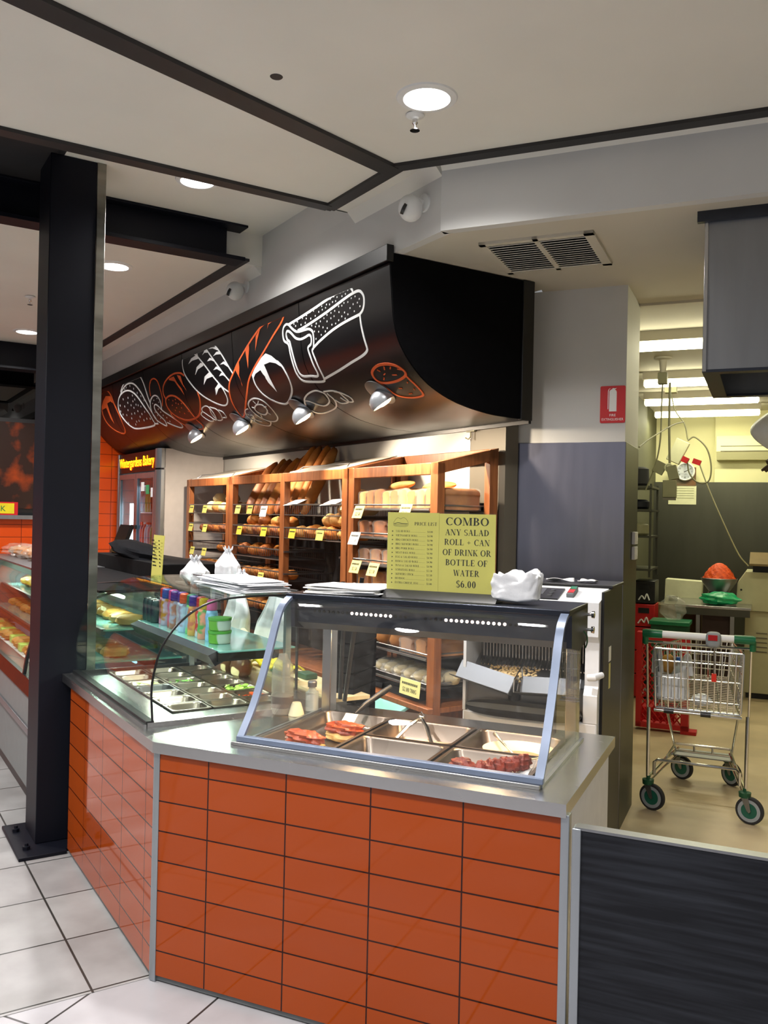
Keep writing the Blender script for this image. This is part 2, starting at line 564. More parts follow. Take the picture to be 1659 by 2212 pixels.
brick_mat('floor_tile_a', (156, 156, 156), (148, 147, 148), (50, 50, 48), 0.4235, 0.42, 0.0045, 0.0, 0.30, shift=(0.036, 0.20), var_scale=3.2, stain=0.75, bump=0.2)
brick_mat('floor_tile_b', (164, 163, 167), (158, 157, 162), (50, 49, 48), 0.42, 0.42, 0.0045, 0.0, 0.30, shift=(0.137, 0.393), var_scale=2.6, stain=0.6, bump=0.2)
glass_mat('pane', (0.90, 0.96, 0.94), 0.05, 0.45)
glass_mat('pane_clear', (0.97, 0.985, 0.99), 0.04, 0.7, haze=0.006)
glass_mat('pane_dark', (0.10, 0.10, 0.11), 0.10, 0.8)
glass_mat('fridge_pane', (0.70, 0.80, 0.82), 0.08, 0.8)
# dark timber-look laminate of the swing gate
def grain_mat(name, rgb, rgb2):
    m = mat(name, rgb, 0.55, rgb2=rgb2, scale=2.2, stretch=(1.3, 1.3, 26), detail=8, lo=0.4, hi=0.72, spec=0.25)
    return m
grain_mat('dark_laminate', (15, 17, 23), (36, 39, 46))
M = MATS
# ================================================================== SETTING
def toA(p):
    d = Vector(p) - C0
    return (d.dot(DIR['A'][0]), d.dot(DIR['A'][1]))
def B2A(x, y): return toA(P('B', x, y))
uvA = lambda v, n: (v.x, v.y)
uv_front = lambda v, n: (v.x, v.z)
uv_side = lambda v, n: (v.y, v.z)

def slab(poly, z0, z1):
    return MB().prism(poly, 'z', z0, z1)

struct('floor', 'A', slab([(-9.5, -12), (-0.02, -12), (-0.02, 0.3), (-9.5, 0.3)], -0.1, 0.0), M['floor_tile_a'], uvs=uvA)
struct('floor_corner', 'B', slab([(-6, -12), (9, -12), (9, 0.3), (-6, 0.3)], -0.12, -0.002), M['floor_tile_b'], uvs=uvA)
kf = [(0, 0.05), (-6.45, 0.05), (-6.45, 2.2), (-0.7, 2.2), B2A(0.25, 8.6), B2A(6, 8.6), B2A(6, 0.05), B2A(0.2, 0.05)]
struct('floor_kitchen', 'A', slab(kf, -0.1, 0.003), M['vinyl_floor'])

ZC, ZS = 3.30, 3.00
YF, BF = 1.296, 1.122                        # fascia planes in the A and B grids
cor = (-0.107, YF)
e1 = B2A(6.0, BF)
XE, XBM, ZR2 = -0.905, -1.975, 3.50          # raised ceiling panel between the strip and the black beam
struct('ceiling', 'A', slab([(XE, -6), (0, -6), B2A(6, -5), e1, cor, (XE, YF)], ZC, ZC + 0.1), M['ceiling_paint'])
struct('ceiling_left', 'A', slab([(-9.5, -6), (-2.10, -6), (-2.10, YF), (-9.5, YF)], ZC, ZR2 + 0.02), M['ceiling_paint'])
struct('ceiling_raised', 'A', slab([(-2.10, -0.06), (XE, -0.06), (XE, YF), (-2.10, YF)], ZR2, ZR2 + 0.1), M['ceiling_paint'])
struct('ceiling_void', 'A', MB().box(-2.10, XE, -6, -0.06, ZR2, ZR2 + 0.1), M['void_black'])
struct('trim_9', 'A', MB().box(XE, XE + 0.012, -6, 1.15, ZC - 0.012, ZR2), M['black_trim'])
struct('trim_11', 'A', MB().box(XE, XE + 0.012, 1.15, YF, ZC, ZR2), M['ceiling_paint'])
struct('wall_fascia_raised', 'A', MB().box(-2.10, XE + 0.01, YF, YF + 0.05, ZC, ZR2), M['wall_white'])
sof = [(-6.6, YF + 0.01), (cor[0] + 0.01, YF + 0.01), B2A(6.0, BF + 0.012), B2A(6, 8.7), B2A(0.1, 8.7), (-0.6, 2.35), (-6.6, 2.35)]
struct('ceiling_shop', 'A', slab(sof, ZS, ZS + 0.06), M['soffit_paint'])
struct('wall_fascia', 'A', MB().box(-9.5, cor[0], YF, YF + 0.05, ZS - 0.002, ZC), M['wall_white'])
struct('wall_fascia_end', 'B', MB().box(0.642, 6.0, BF, BF + 0.05, ZS - 0.002, ZC), M['wall_white'])
# cove along the top of the fascia and the small holes and scuffs in the ceiling
struct('trim_1', 'A', MB().prism([(YF - 0.05, ZC), (YF, ZC), (YF, ZC - 0.05)], 'x', XE + 0.01, cor[0]), M['ceiling_paint'])
struct('trim_12', 'A', MB().prism([(YF - 0.05, ZC), (YF, ZC), (YF, ZC - 0.05)], 'x', -9.5, -2.11), M['ceiling_paint'])
struct('trim_2', 'B', MB().prism([(BF - 0.03, ZC), (BF, ZC), (BF, ZC - 0.03)], 'x', 0.642, 6.0), M['ceiling_paint'])

# black shadow-line strips on the ceiling
def bar(pts, w, z0, z1):
    q = [Vector(p) for p in pts]
    L_, R_ = [], []
    for i in range(len(q)):
        d = (q[min(i + 1, len(q) - 1)] - q[max(i - 1, 0)]).normalized()
        n = Vector((-d.y, d.x)) * w / 2
        L_.append(tuple(q[i] + n))
        R_.append(tuple(q[i] - n))
    return MB().prism(L_ + R_[::-1], 'z', z0, z1)
zt = ZC - 0.014
struct('trim_3', 'A', bar([(XE + 0.02, 1.13), (-0.24, 1.135)], 0.068, zt, ZC + 0.002), M['black_trim'], flat=True)
struct('trim_10', 'A', bar([(-9.5, 1.10), (XBM - 0.02, 1.128)], 0.075, zt, ZC + 0.002), M['black_trim'], flat=True)
struct('trim_4', 'B', bar([(0.425, 1.066), (2.0, 1.079), (6.0, 1.10)], 0.062, zt - 0.001, ZC + 0.002), M['black_trim'], flat=True)
struct('trim_5', 'A', bar([(-0.868, 1.12), (-0.870, -0.45), (-0.872, -5.0)], 0.072, zt - 0.002, ZC + 0.002), M['black_trim'], flat=True)
struct('trim_6', 'A', bar([(-0.272, 1.12), (0.198, -0.512), (0.75, -2.43)], 0.098, zt - 0.003, ZC + 0.002), M['black_trim'], flat=True)
# back wall behind the racks, its end stretch coloured grey-brown for shade, the orange tiled end wall
struct('wall_back', 'A', MB().box(-6.6, -1.04, 2.205, 2.30, 0, ZS), M['wall_white'])
struct('wall_back_shaded', 'A', MB().box(-1.04, -0.715, 2.207, 2.30, 0, ZS), M['grey_brown'])
ow = MB().box(-6.55, -6.45, -4.0, 2.205, 0, 1.60).box(-6.55, -6.45, 0.93, 2.205, 1.60, ZS)
struct('wall_left', 'A', ow, M['orange_wall_tile'], uvs=uv_side)
struct('window_1', 'A', MB().box(-6.53, -6.50, -4.0, 0.93, 1.60, ZC), M['pane_dark'])
struct('wall_beyond', 'A', MB().box(-9.0, -8.9, -4.0, 2.2, 0, ZC), M['grey_brown'])
struct('trim_7', 'A', MB().box(-6.56, -6.39, -4.0, 0.94, 1.592, 1.632), M['alu_trim'])

# steel-clad column between shop and kitchen
colm = struct('wall_column', 'B', MB().box(0.672, 1.298, 2.327, 2.83, 0, ZS), M['wall_white'])
def sub_struct(parent, name, fr, mb, m, **k):
    o = mb.build(name, m, None, fr=fr, **k)
    o['kind'] = 'structure'
    mw = Matrix.Translation(o.location) @ Matrix.Rotation(o.rotation_euler.z, 4, 'Z')
    pw = Matrix.Translation(parent.location) @ Matrix.Rotation(parent.rotation_euler.z, 4, 'Z')
    o.parent = parent
    ml = pw.inverted() @ mw
    o.location = ml.to_translation()
    o.rotation_euler = ml.to_euler()
    return o
sub_struct(colm, 'steel_cladding', 'B', MB().box(0.668, 1.303, 2.321, 2.327, 0, 2.137), M['steel_clad'], bev=0.002)
sub_struct(colm, 'steel_cladding', 'B', MB().box(1.298, 1.304, 2.327, 2.832, 0, 2.137), M['steel_kitchen'], bev=0.002)

# kitchen shell
struct('wall_kitchen_left', 'B', MB().box(0.70, 0.78, 2.84, 8.4, 0, ZS), M['wall_green'])
struct('wall_kitchen_far', 'B', MB().box(0.70, 5.2, 8.35, 8.45, 0, ZS), M['wall_cream'])
struct('wall_kitchen_pier', 'B', MB().box(1.45, 5.2, 8.25, 8.35, 2.17, ZS), M['wall_cream'])
struct('wall_kitchen_cladding', 'B', MB().box(0.78, 5.2, 8.23, 8.35, 0, 2.178), M['steel_kitchen'])
struct('wall_kitchen_right', 'B', MB().box(5.1, 5.2, 1.2, 8.4, 0, ZS), M['wall_cream'])
struct('wall_passage', 'B', MB().box(-0.2, 0.70, 3.55, 3.65, 0, ZS), M['wall_green'])
struct('trim_8', 'B', MB().box(1.30, 5.1, 2.78, 2.83, 2.985, 3.0), M['soffit_paint'])

# ---------------------------------------------------------------- column, beam
t = T('steel_column', 'dark navy steel column standing on a bolted base plate at the left end of the orange counter', 'column', 'A', (-1.64, 0, 0))
part(t, 'shaft', MB().box(-1.78, -1.507, -0.125, 0.105, 0.018, 3.50), M['steel_blue_black'], bev=0.004)
part(t, 'edge_strip', MB().box(-1.512, -1.503, 0.105, 0.150, 0.85, 3.50), M['post_edge'], bev=0.002)
part(t, 'base_plate', MB().prism([(-1.86, -0.228), (-1.352, -0.228), (-1.352, -0.004), (-1.385, -0.004), (-1.385, 0.20), (-1.86, 0.20)], 'z', 0.0, 0.018), M['steel_blue_black'], bev=0.003)
for x, y in ((-1.46, -0.175), (-1.74, -0.178)):
    part(t, 'bolt', MB().lathe([(0.019, 0.018), (0.019, 0.034), (0.010, 0.036), (0.010, 0.048)], (x, y, 0), 6), M['steel_blue_black'])
t = T('steel_beam', 'black steel beam under the ceiling, running behind the dark column to the shop fascia', 'beam', 'A', (-2.04, 0, 3.275))
part(t, 'web', MB().box(-2.06, -2.045, -5.0, 1.03, 3.295, ZR2), M['steel_blue_black'])
part(t, 'flange', MB().box(-2.115, -1.965, -5.0, 1.125, 3.275, 3.299), M['steel_blue_black'], bev=0.002)
part(t, 'flange', MB().box(-2.115, -1.965, -5.0, 1.14, 3.485, ZR2 - 0.001), M['steel_blue_black'], bev=0.002)
t = T('roof_brace', 'slanting dark brace in the ceiling void left of the column', 'brace', 'A', (-1.3, -0.6, 3.3))
part(t, 'bar', MB().rbox((-1.35, -0.62, 3.42), (0.75, 0.10, 0.04), rotm('Z', 38)), M['black_trim'])
t = T('steel_beam', 'second black ceiling beam, farther back, behind the dark column', 'beam', 'A', (-5.9, -0.6, 3.08))
part(t, 'web', MB().box(-5.92, -5.90, -4.0, 0.80, 3.05, ZC), M['steel_blue_black'])
part(t, 'flange', MB().box(-6.0, -5.80, -4.0, 0.85, 3.035, 3.055), M['steel_blue_black'])

# ---------------------------------------------------------------- recessed downlights, sprinklers, cameras, vent
def downlight(x, y, ZC, label, rim=0.118):
    t = T('downlight', label, 'ceiling light', 'A', (x, y, ZC))
    part(t, 'trim_ring', MB().lathe([(0.088, ZC - 0.002), (0.09, ZC - 0.010), (rim - 0.004, ZC - 0.006), (rim, ZC)], (x, y, 0), 40), M['paint_white'])
    part(t, 'lens', MB().lathe([(0.0, ZC - 0.006), (0.06, ZC - 0.006), (0.089, ZC - 0.004), (0.089, ZC)], (x, y, 0), 40), M['lamp_lens'])
DL = ['round recessed downlight nearest the viewer, above the price sign',
      'round recessed downlight beside the black strip, second from the front',
      'round recessed downlight just right of the dark column below the beam',
      'small distant downlight left of the dark column']
for (x, y, z), l in zip(DOWN, DL): downlight(x, y, z, l)
def sprinkler(x, y, label):
    t = T('sprinkler_head', label, 'sprinkler', 'A', (x, y, ZC))
    part(t, 'escutcheon', MB().lathe([(0.030, ZC), (0.038, ZC - 0.004), (0.036, ZC - 0.008), (0.016, ZC - 0.014), (0.012, ZC - 0.02)], (x, y, 0), 24), M['paint_white'])
    part(t, 'nozzle', MB().lathe([(0.010, ZC - 0.02), (0.012, ZC - 0.035), (0.004, ZC - 0.045), (0.004, ZC - 0.06), (0.020, ZC - 0.062), (0.020, ZC - 0.065), (0.0, ZC - 0.065)], (x, y, 0), 16), M['chrome'])
sprinkler(0.235, 0.915, 'chrome ceiling sprinkler right beside the nearest downlight')
sprinkler(-3.87, 0.194, 'small ceiling sprinkler on the left of the dark column')
thing('ceiling_hole', 'small dark round hole in the white ceiling near the diagonal strip', 'hole', 'A', MB().lathe([(0.0, ZC - 0.002), (0.022, ZC - 0.002), (0.024, ZC)], (0.194, 0.33, 0), 16), M['black_trim'])

def camera(x, z, label, dark=False):
    t = T('security_camera', label, 'camera', 'A', (x, YF, z))
    body = M['black_plastic'] if dark else M['paint_white']
    part(t, 'mount', MB().lathe([(0.042, 0.0), (0.042, 0.012), (0.018, 0.02), (0.016, 0.06)], (x, YF, z + 0.03), 20, rotm('X', 90)), body)
    part(t, 'body', MB().blob((x + 0.005, YF - 0.085, z - 0.012), (0.052, 0.060, 0.062), None, 20, 12), body)
    part(t, 'lens', MB().lathe([(0.024, 0.0), (0.026, 0.014), (0.015, 0.016), (0.0, 0.012)], (x + 0.03, YF - 0.13, z - 0.035), 18, rotm('Z', -30) @ rotm('X', 65)), M['black_plastic'])
camera(-0.24, 3.135, 'white dome security camera on the fascia nearest the corner')
camera(-2.34, 3.19, 'white security camera on the fascia above the painted loaves')
camera(-6.15, 3.26, 'small dark security camera at the far left of the fascia', True)

t = T('ceiling_vent', 'two-panel louvred air vent in the low shop ceiling', 'vent', 'B', (1.02, 1.61, ZS))
x0, x1, y0, y1 = 0.75, 1.285, 1.345, 1.875
fm = MB()
for a, b, c, d in ((x0, x1, y0, y0 + 0.035), (x0, x1, y1 - 0.03, y1), (x0, x0 + 0.03, y0, y1), (x1 - 0.045, x1, y0, y1), (1.005, 1.03, y0, y1)):
    fm.box(a, b, c, d, ZS - 0.014, ZS)
part(t, 'frame', fm, M['soffit_paint'])
part(t, 'backing', MB().box(x0 + 0.02, x1 - 0.02, y0 + 0.02, y1 - 0.02, ZS - 0.002, ZS), M['void_black'])
for k in range(14):
    y = y0 + 0.05 + k * 0.0335
    for a, b in ((x0 + 0.03, 1.005), (1.03, x1 - 0.045)):
        part(t, 'louvre', MB().add([(a, y, ZS - 0.012), (b, y, ZS - 0.012), (b, y + 0.022, ZS - 0.003), (a, y + 0.022, ZS - 0.003), (a, y + 0.002, ZS - 0.014), (b, y + 0.002, ZS - 0.014), (b, y + 0.024, ZS - 0.005), (a, y + 0.024, ZS - 0.005)], [(0, 1, 2, 3), (7, 6, 5, 4), (0, 4, 5, 1), (3, 2, 6, 7)]), M['ceiling_paint'])

# ================================================================== PAINTED BULKHEAD
PROF = cat_rom([(1.27, 3.03), (1.275, 2.92), (1.284, 2.827), (1.301, 2.67), (1.336, 2.561), (1.416, 2.455), (1.531, 2.362), (1.694, 2.294), (1.892, 2.255), (2.05, 2.245), (2.2, 2.243)], 8)
ARC = [0.0]
for i in range(1, len(PROF)): ARC.append(ARC[-1] + (PROF[i] - PROF[i - 1]).length)
def surf(s, lift=0.0):
    for i in range(len(ARC) - 1):
        if s <= ARC[i + 1] or i == len(ARC) - 2:
            k = (s - ARC[i]) / (ARC[i + 1] - ARC[i])
            d = (PROF[i + 1] - PROF[i]).normalized()
            q = PROF[i].lerp(PROF[i + 1], k)
            return q + Vector((d.y, -d.x)) * lift
bulk = T('bakery_bulkhead', 'curved black overhead bulkhead painted with white and orange breads', 'bulkhead', 'A', (-3.4, 1.75, 2.243))
cut = [-6.44, -5.62, -4.60, -3.572, -2.54, -1.506, -0.503]
prof2 = [tuple(p) for p in PROF[6:]]
for a, b in zip(cut, cut[1:]):
    part(bulk, 'curved_panel', MB().strip(prof2, 'x', a + 0.004, b - 0.004, 0.012), M['black_gloss'], ang=50)
part(bulk, 'backing', MB().strip([tuple(p + Vector((0.016, 0.012))) for p in PROF[6:]], 'x', -6.44, -0.51, 0.01), M['black_end'])
part(bulk, 'top_rail', MB().box(-6.44, -0.497, 1.252, 1.292, 2.952, 3.035), M['black_gloss'], bev=0.003)
part(bulk, 'end_panel', MB().prism([(p[0] + 0.002, p[1] + 0.002) for p in prof2] + [(2.2, 2.995), (1.28, 2.995)], 'x', -0.515, -0.500), M['black_end'], flat=True)
part(bulk, 'end_trim', MB().box(-0.520, -0.490, 2.125, 2.203, 2.238, 2.997), M['black_plastic'], bev=0.003)
part(bulk, 'bottom_trim', MB().box(-6.44, -0.50, 2.185, 2.203, 2.222, 2.262), M['black_plastic'])

MURAL=[
 [(15,0,'w',[-1652,187,-1525,176,-1372,161,-1234,145,-1088,127,-977,113,-930,105,-892,124,-869,150]),(15,0,'w',[-1534,242,-1461,238,-1320,222,-1169,202,-1026,179,-903,161,-812,158,-769,188,-765,227,-781,261,-814,279]),(15,0,'w',[-1357,370,-1262,343,-1112,310,-972,291,-814,279]),(14,0,'w',[-814,279,-809,332,-800,394,-795,450,-807,472,-868,490,-1002,509,-1165,534,-1370,561]),(14,0,'w',[-1652,187,-1684,180,-1725,195,-1739,234,-1723,274,-1671,302,-1657,365,-1646,434,-1645,493,-1613,540,-1495,563,-1400,574,-1370,561,-1359,509,-1362,441,-1377,385,-1357,370,-1341,324,-1350,280,-1393,257,-1447,253,-1535,249,-1590,229,-1652,187]),(14,0,'w',[-1652,287,-1631,351,-1617,427,-1609,490,-1575,513,-1496,522,-1431,534,-1403,519,-1404,476,-1411,419,-1424,362,-1380,345,-1370,312,-1393,291,-1445,296,-1509,297,-1572,279,-1633,237,-1677,222,-1693,245,-1680,273,-1652,287]),(8,0,'w',[-1534,185,-1533,195]),(8,0,'w',[-1580,191,-1579,201]),(8,0,'w',[-1560,206,-1559,216]),(8,0,'w',[-1465,178,-1463,187]),(8,0,'w',[-1412,170,-1410,179]),(8,0,'w',[-1364,161,-1362,170]),(8,0,'w',[-1322,162,-1321,171]),(8,0,'w',[-1283,152,-1281,161]),(8,0,'w',[-1222,155,-1220,164]),(8,0,'w',[-1179,172,-1178,181]),(8,0,'w',[-1166,156,-1164,165]),(8,0,'w',[-1131,162,-1130,171]),(8,0,'w',[-1118,135,-1117,144]),(8,0,'w',[-1095,156,-1094,165]),(8,0,'w',[-1078,130,-1076,139]),(8,0,'w',[-1060,158,-1059,167]),(8,0,'w',[-1042,140,-1041,149]),(8,0,'w',[-1006,124,-1004,133]),(8,0,'w',[-988,146,-987,155]),(8,0,'w',[-971,123,-969,132]),(8,0,'w',[-950,142,-948,151]),(8,0,'w',[-923,127,-921,136]),(8,0,'w',[-1490,211,-1488,221]),(8,0,'w',[-1419,188,-1417,197]),(8,0,'w',[-1362,198,-1361,208]),(8,0,'w',[-1307,193,-1305,202]),(8,0,'w',[-1261,179,-1259,188]),(8,0,'w',[-1434,210,-1432,220]),(8,0,'w',[-1218,175,-1216,184]),(8,0,'w',[-1031,192,-1030,201]),(8,0,'w',[-997,195,-996,204]),(8,0,'w',[-972,185,-971,194]),(8,0,'w',[-930,189,-928,197]),(8,0,'w',[-892,177,-890,185]),(8,0,'w',[-853,175,-851,183]),(8,0,'w',[-811,196,-810,204]),(8,0,'w',[-832,211,-831,219]),(8,0,'w',[-877,210,-875,219]),(8,0,'w',[-809,234,-808,243]),(8,0,'w',[-911,224,-910,233]),(8,0,'w',[-868,249,-867,257]),(8,0,'w',[-1078,208,-1077,217]),(8,0,'w',[-1032,223,-1030,232]),(8,0,'w',[-972,236,-970,245]),(8,0,'w',[-937,252,-936,261]),(8,0,'w',[-1121,211,-1119,220]),(8,0,'w',[-1088,234,-1087,243]),(8,0,'w',[-1004,251,-1002,260]),(8,0,'w',[-969,269,-967,278]),(8,0,'w',[-1167,213,-1166,222]),(8,0,'w',[-1125,239,-1124,248]),(8,0,'w',[-1040,265,-1038,274]),(8,0,'w',[-1205,225,-1203,234]),(8,0,'w',[-1171,248,-1170,257]),(8,0,'w',[-1076,277,-1074,286]),(8,0,'w',[-1118,276,-1116,285]),(8,0,'w',[-1250,234,-1248,243]),(8,0,'w',[-1222,273,-1220,282]),(8,0,'w',[-1174,285,-1172,294]),(8,0,'w',[-1299,237,-1297,247]),(8,0,'w',[-1268,258,-1266,268]),(8,0,'w',[-1197,299,-1196,309]),(8,0,'w',[-1356,239,-1354,249]),(8,0,'w',[-1312,254,-1310,263]),(8,0,'w',[-1277,288,-1275,297]),(8,0,'w',[-1249,310,-1247,319]),(8,0,'w',[-1326,278,-1325,287]),(8,0,'w',[-1313,322,-1312,331])],
 [(15,0,'o',[-1961,111,-1861,86,-1766,82,-1715,100,-1714,131,-1765,166,-1880,218,-2046,302,-2205,374,-2322,436,-2481,541,-2768,691,-2792,644,-2765,561,-2715,484,-2644,412,-2546,358,-2453,301,-2266,212,-2101,149,-1961,111]),(0,1,'o',[-1872,89,-1933,109,-1960,168,-1931,137,-1873,106]),(0,1,'o',[-2054,139,-2135,176,-2156,269,-2117,207,-2081,166]),(0,1,'o',[-2253,205,-2319,238,-2297,366,-2271,288,-2252,238]),(0,1,'o',[-2440,298,-2515,342,-2457,468,-2463,389,-2437,338])],
 [(11,0,'w',[-3211,159,-3305,112,-3417,87,-3519,103,-3563,160,-3530,243,-3401,338,-3257,427,-3109,502,-3000,549,-2911,566,-2833,546,-2793,503,-2813,428,-2950,328,-3108,222,-3211,159]),(11,0,'w',[-3211,159,-3234,112,-3191,72,-3114,81,-3042,119,-2952,185,-2799,295,-2648,406]),(11,0,'w',[-3042,119,-3055,96,-2979,83,-2894,105,-2815,153,-2731,217,-2636,301,-2567,363]),(11,0,'w',[-2850,398,-2783,443,-2721,477]),(0,1,'w',[-3254,141,-3352,149,-3426,184,-3332,169,-3206,173,-3217,152]),(0,1,'w',[-3160,209,-3249,230,-3291,285,-3221,250,-3104,238,-3116,221]),(0,1,'w',[-3002,300,-3097,320,-3136,377,-3057,341,-2909,338,-2975,311]),(0,1,'w',[-2851,400,-2931,425,-2957,475,-2876,437,-2819,428]),(0,1,'w',[-3064,115,-3084,145,-3123,160,-3062,148,-2983,159,-3000,136]),(0,1,'w',[-2969,198,-3025,217,-2944,220,-2855,246,-2886,221]),(0,1,'w',[-2853,277,-2913,295,-2842,297,-2764,325,-2799,290]),(0,1,'w',[-2766,333,-2815,352,-2745,353,-2669,383,-2704,353]),(0,1,'w',[-2939,119,-2985,133,-2899,140,-2798,171,-2827,141]),(0,1,'w',[-2834,176,-2903,197,-2838,194,-2743,205,-2779,179]),(0,1,'w',[-2710,261,-2779,274,-2713,278,-2632,312,-2671,271])],
 [(13,0,'w',[-2246,411,-2255,480,-2228,555,-2157,618,-2072,658,-1997,659,-1878,613,-1804,566,-1771,503,-1789,429,-1849,380]),(0,1,'w',[-2002,308,-1920,334,-1847,376,-1813,417,-1874,388,-1953,370,-2043,374,-2011,466,-2016,566,-2057,490,-2111,400,-2199,413,-2257,444,-2260,415,-2195,380,-2073,326])],
 [(10,1,'w',[-2459,573,-2371,572,-2291,607,-2269,675,-2309,753,-2406,793,-2499,778,-2548,719,-2568,651,-2539,601]),(10,1,'w',[-2433,621,-2352,631,-2345,679,-2426,712,-2484,697,-2507,652]),(8,0,'w',[-2592,634,-2653,640,-2703,677,-2702,740,-2669,802,-2589,831,-2500,798,-2499,778]),(8,0,'w',[-2650,691,-2618,695,-2648,739,-2599,773]),(7,0,'w',[-2353,593,-2404,618]),(7,0,'w',[-2435,583,-2426,609]),(7,0,'w',[-2309,650,-2353,651]),(7,0,'w',[-2375,697,-2358,721]),(7,0,'w',[-2521,630,-2493,643]),(7,0,'w',[-2495,703,-2521,731]),(7,0,'w',[-2681,672,-2660,689]),(7,0,'w',[-2685,751,-2656,729])],
 [(9,1,'w',[-3357,544,-3273,531,-3220,546,-3207,602,-3245,657,-3288,663,-3324,625,-3362,585,-3381,569]),(9,0,'w',[-3194,549,-3107,579,-3104,629,-3158,675,-3244,672,-3253,611,-3218,560]),(9,0,'w',[-3079,589,-3036,615,-3051,664,-3117,660]),(9,0,'w',[-3388,568,-3449,589,-3439,627,-3395,663,-3331,670,-3309,642])],
 [(10,0,'w',[-1490,642,-1556,619,-1670,630,-1765,665,-1716,686,-1620,740,-1510,717,-1477,664,-1490,642]),(10,0,'w',[-1765,665,-1811,711,-1807,773,-1745,803,-1621,795,-1503,768,-1440,712,-1453,654]),(10,0,'w',[-1473,638,-1379,645,-1326,666,-1315,702,-1320,747,-1404,750,-1432,713]),(10,0,'w',[-1366,651,-1300,677,-1259,718,-1280,754,-1332,742,-1356,703])],
 [(15,1,'o',[-870,596,-795,565,-703,565,-629,587,-591,626,-611,656,-708,675,-820,672,-876,647]),(13,0,'o',[-873,660,-848,722,-823,779,-751,811,-680,817,-623,803,-596,739,-606,651]),(6,0,'o',[-806,585,-788,599]),(6,0,'o',[-730,576,-742,595]),(6,0,'o',[-675,585,-692,598]),(6,0,'o',[-634,607,-599,619]),(6,0,'o',[-780,622,-755,615]),(6,0,'o',[-710,634,-670,640]),(6,0,'o',[-813,652,-793,637]),(6,0,'o',[-752,725,-726,730]),(6,0,'o',[-634,693,-644,704]),(6,0,'o',[-723,778,-694,780]),(6,0,'o',[-635,746,-647,758])],
 [(14,0,'w',[-5341,187,-5240,134,-5087,88,-4925,72,-4827,78,-4716,109,-4649,147,-4576,221,-4495,333,-4454,391]),(13,0,'w',[-5397,234,-5274,176,-5139,145,-4996,145,-4866,174,-4730,242,-4618,320,-4532,400,-4475,491,-4477,556]),(14,0,'w',[-4571,564,-4648,584,-4891,585,-5171,570,-5276,532,-5357,459,-5433,385,-5460,310,-5409,238,-5260,201,-5094,202,-4941,236,-4799,296,-4666,381,-4569,470,-4571,564,-4495,574]),(7,0,'w',[-5278,258,-5269,276]),(7,0,'w',[-5112,261,-5104,278]),(7,0,'w',[-4969,253,-4961,270]),(7,0,'w',[-4900,297,-4893,314]),(7,0,'w',[-5398,305,-5390,323]),(7,0,'w',[-5245,329,-5240,346]),(7,0,'w',[-5133,305,-5126,322]),(7,0,'w',[-5033,338,-5029,354]),(7,0,'w',[-4879,347,-4875,363]),(7,0,'w',[-4817,359,-4815,375]),(7,0,'w',[-4742,377,-4741,393]),(7,0,'w',[-4958,368,-4957,384]),(7,0,'w',[-5153,372,-5152,389]),(7,0,'w',[-5400,361,-5398,378]),(7,0,'w',[-4859,408,-4862,424]),(7,0,'w',[-4672,432,-4678,447]),(7,0,'w',[-5338,397,-5339,414]),(7,0,'w',[-5225,413,-5228,429]),(7,0,'w',[-5063,416,-5067,432]),(7,0,'w',[-4966,419,-4970,435]),(7,0,'w',[-4769,443,-4777,458]),(7,0,'w',[-4850,462,-4862,478]),(7,0,'w',[-5105,454,-5116,470]),(7,0,'w',[-5012,497,-5029,513]),(7,0,'w',[-4930,495,-4947,511]),(7,0,'w',[-4788,501,-4806,518]),(7,0,'w',[-4693,495,-4709,511]),(7,0,'w',[-4606,503,-4623,519]),(7,0,'w',[-4962,308,-4956,324]),(7,0,'w',[-5259,487,-5277,504]),(7,0,'w',[-5083,519,-5104,536]),(7,0,'w',[-5147,159,-5140,176]),(7,0,'w',[-5024,159,-5017,176]),(7,0,'w',[-4916,197,-4908,214]),(7,0,'w',[-4811,248,-4803,264]),(7,0,'w',[-4706,287,-4698,303]),(7,0,'w',[-4626,334,-4622,349]),(7,0,'w',[-5202,170,-5195,187])],
 [(11,0,'w',[-4477,422,-4450,370,-4372,335,-4285,334,-4213,362,-4186,412,-4214,464]),(11,0,'w',[-4477,422,-4483,472,-4473,540,-4405,594,-4345,614,-4296,564,-4340,504,-4381,448,-4367,416,-4325,407,-4261,432,-4191,483,-4089,541,-4008,607,-4013,655,-4082,665,-4182,630,-4273,587]),(6,0,'w',[-4351,364,-4349,374]),(6,0,'w',[-4261,358,-4260,367]),(6,0,'w',[-4230,393,-4230,402]),(6,0,'w',[-4398,386,-4398,396]),(6,0,'w',[-4400,463,-4407,473]),(6,0,'w',[-4293,446,-4297,455]),(6,0,'w',[-4264,477,-4272,486]),(6,0,'w',[-4245,508,-4255,518]),(6,0,'w',[-4196,537,-4207,547]),(6,0,'w',[-4186,576,-4200,587]),(6,0,'w',[-4377,495,-4386,505]),(6,0,'w',[-4347,528,-4359,538])],
 [(11,0,'o',[-4421,325,-4438,248,-4390,195,-4293,188,-4208,222,-4154,285,-4118,372,-4165,436])],
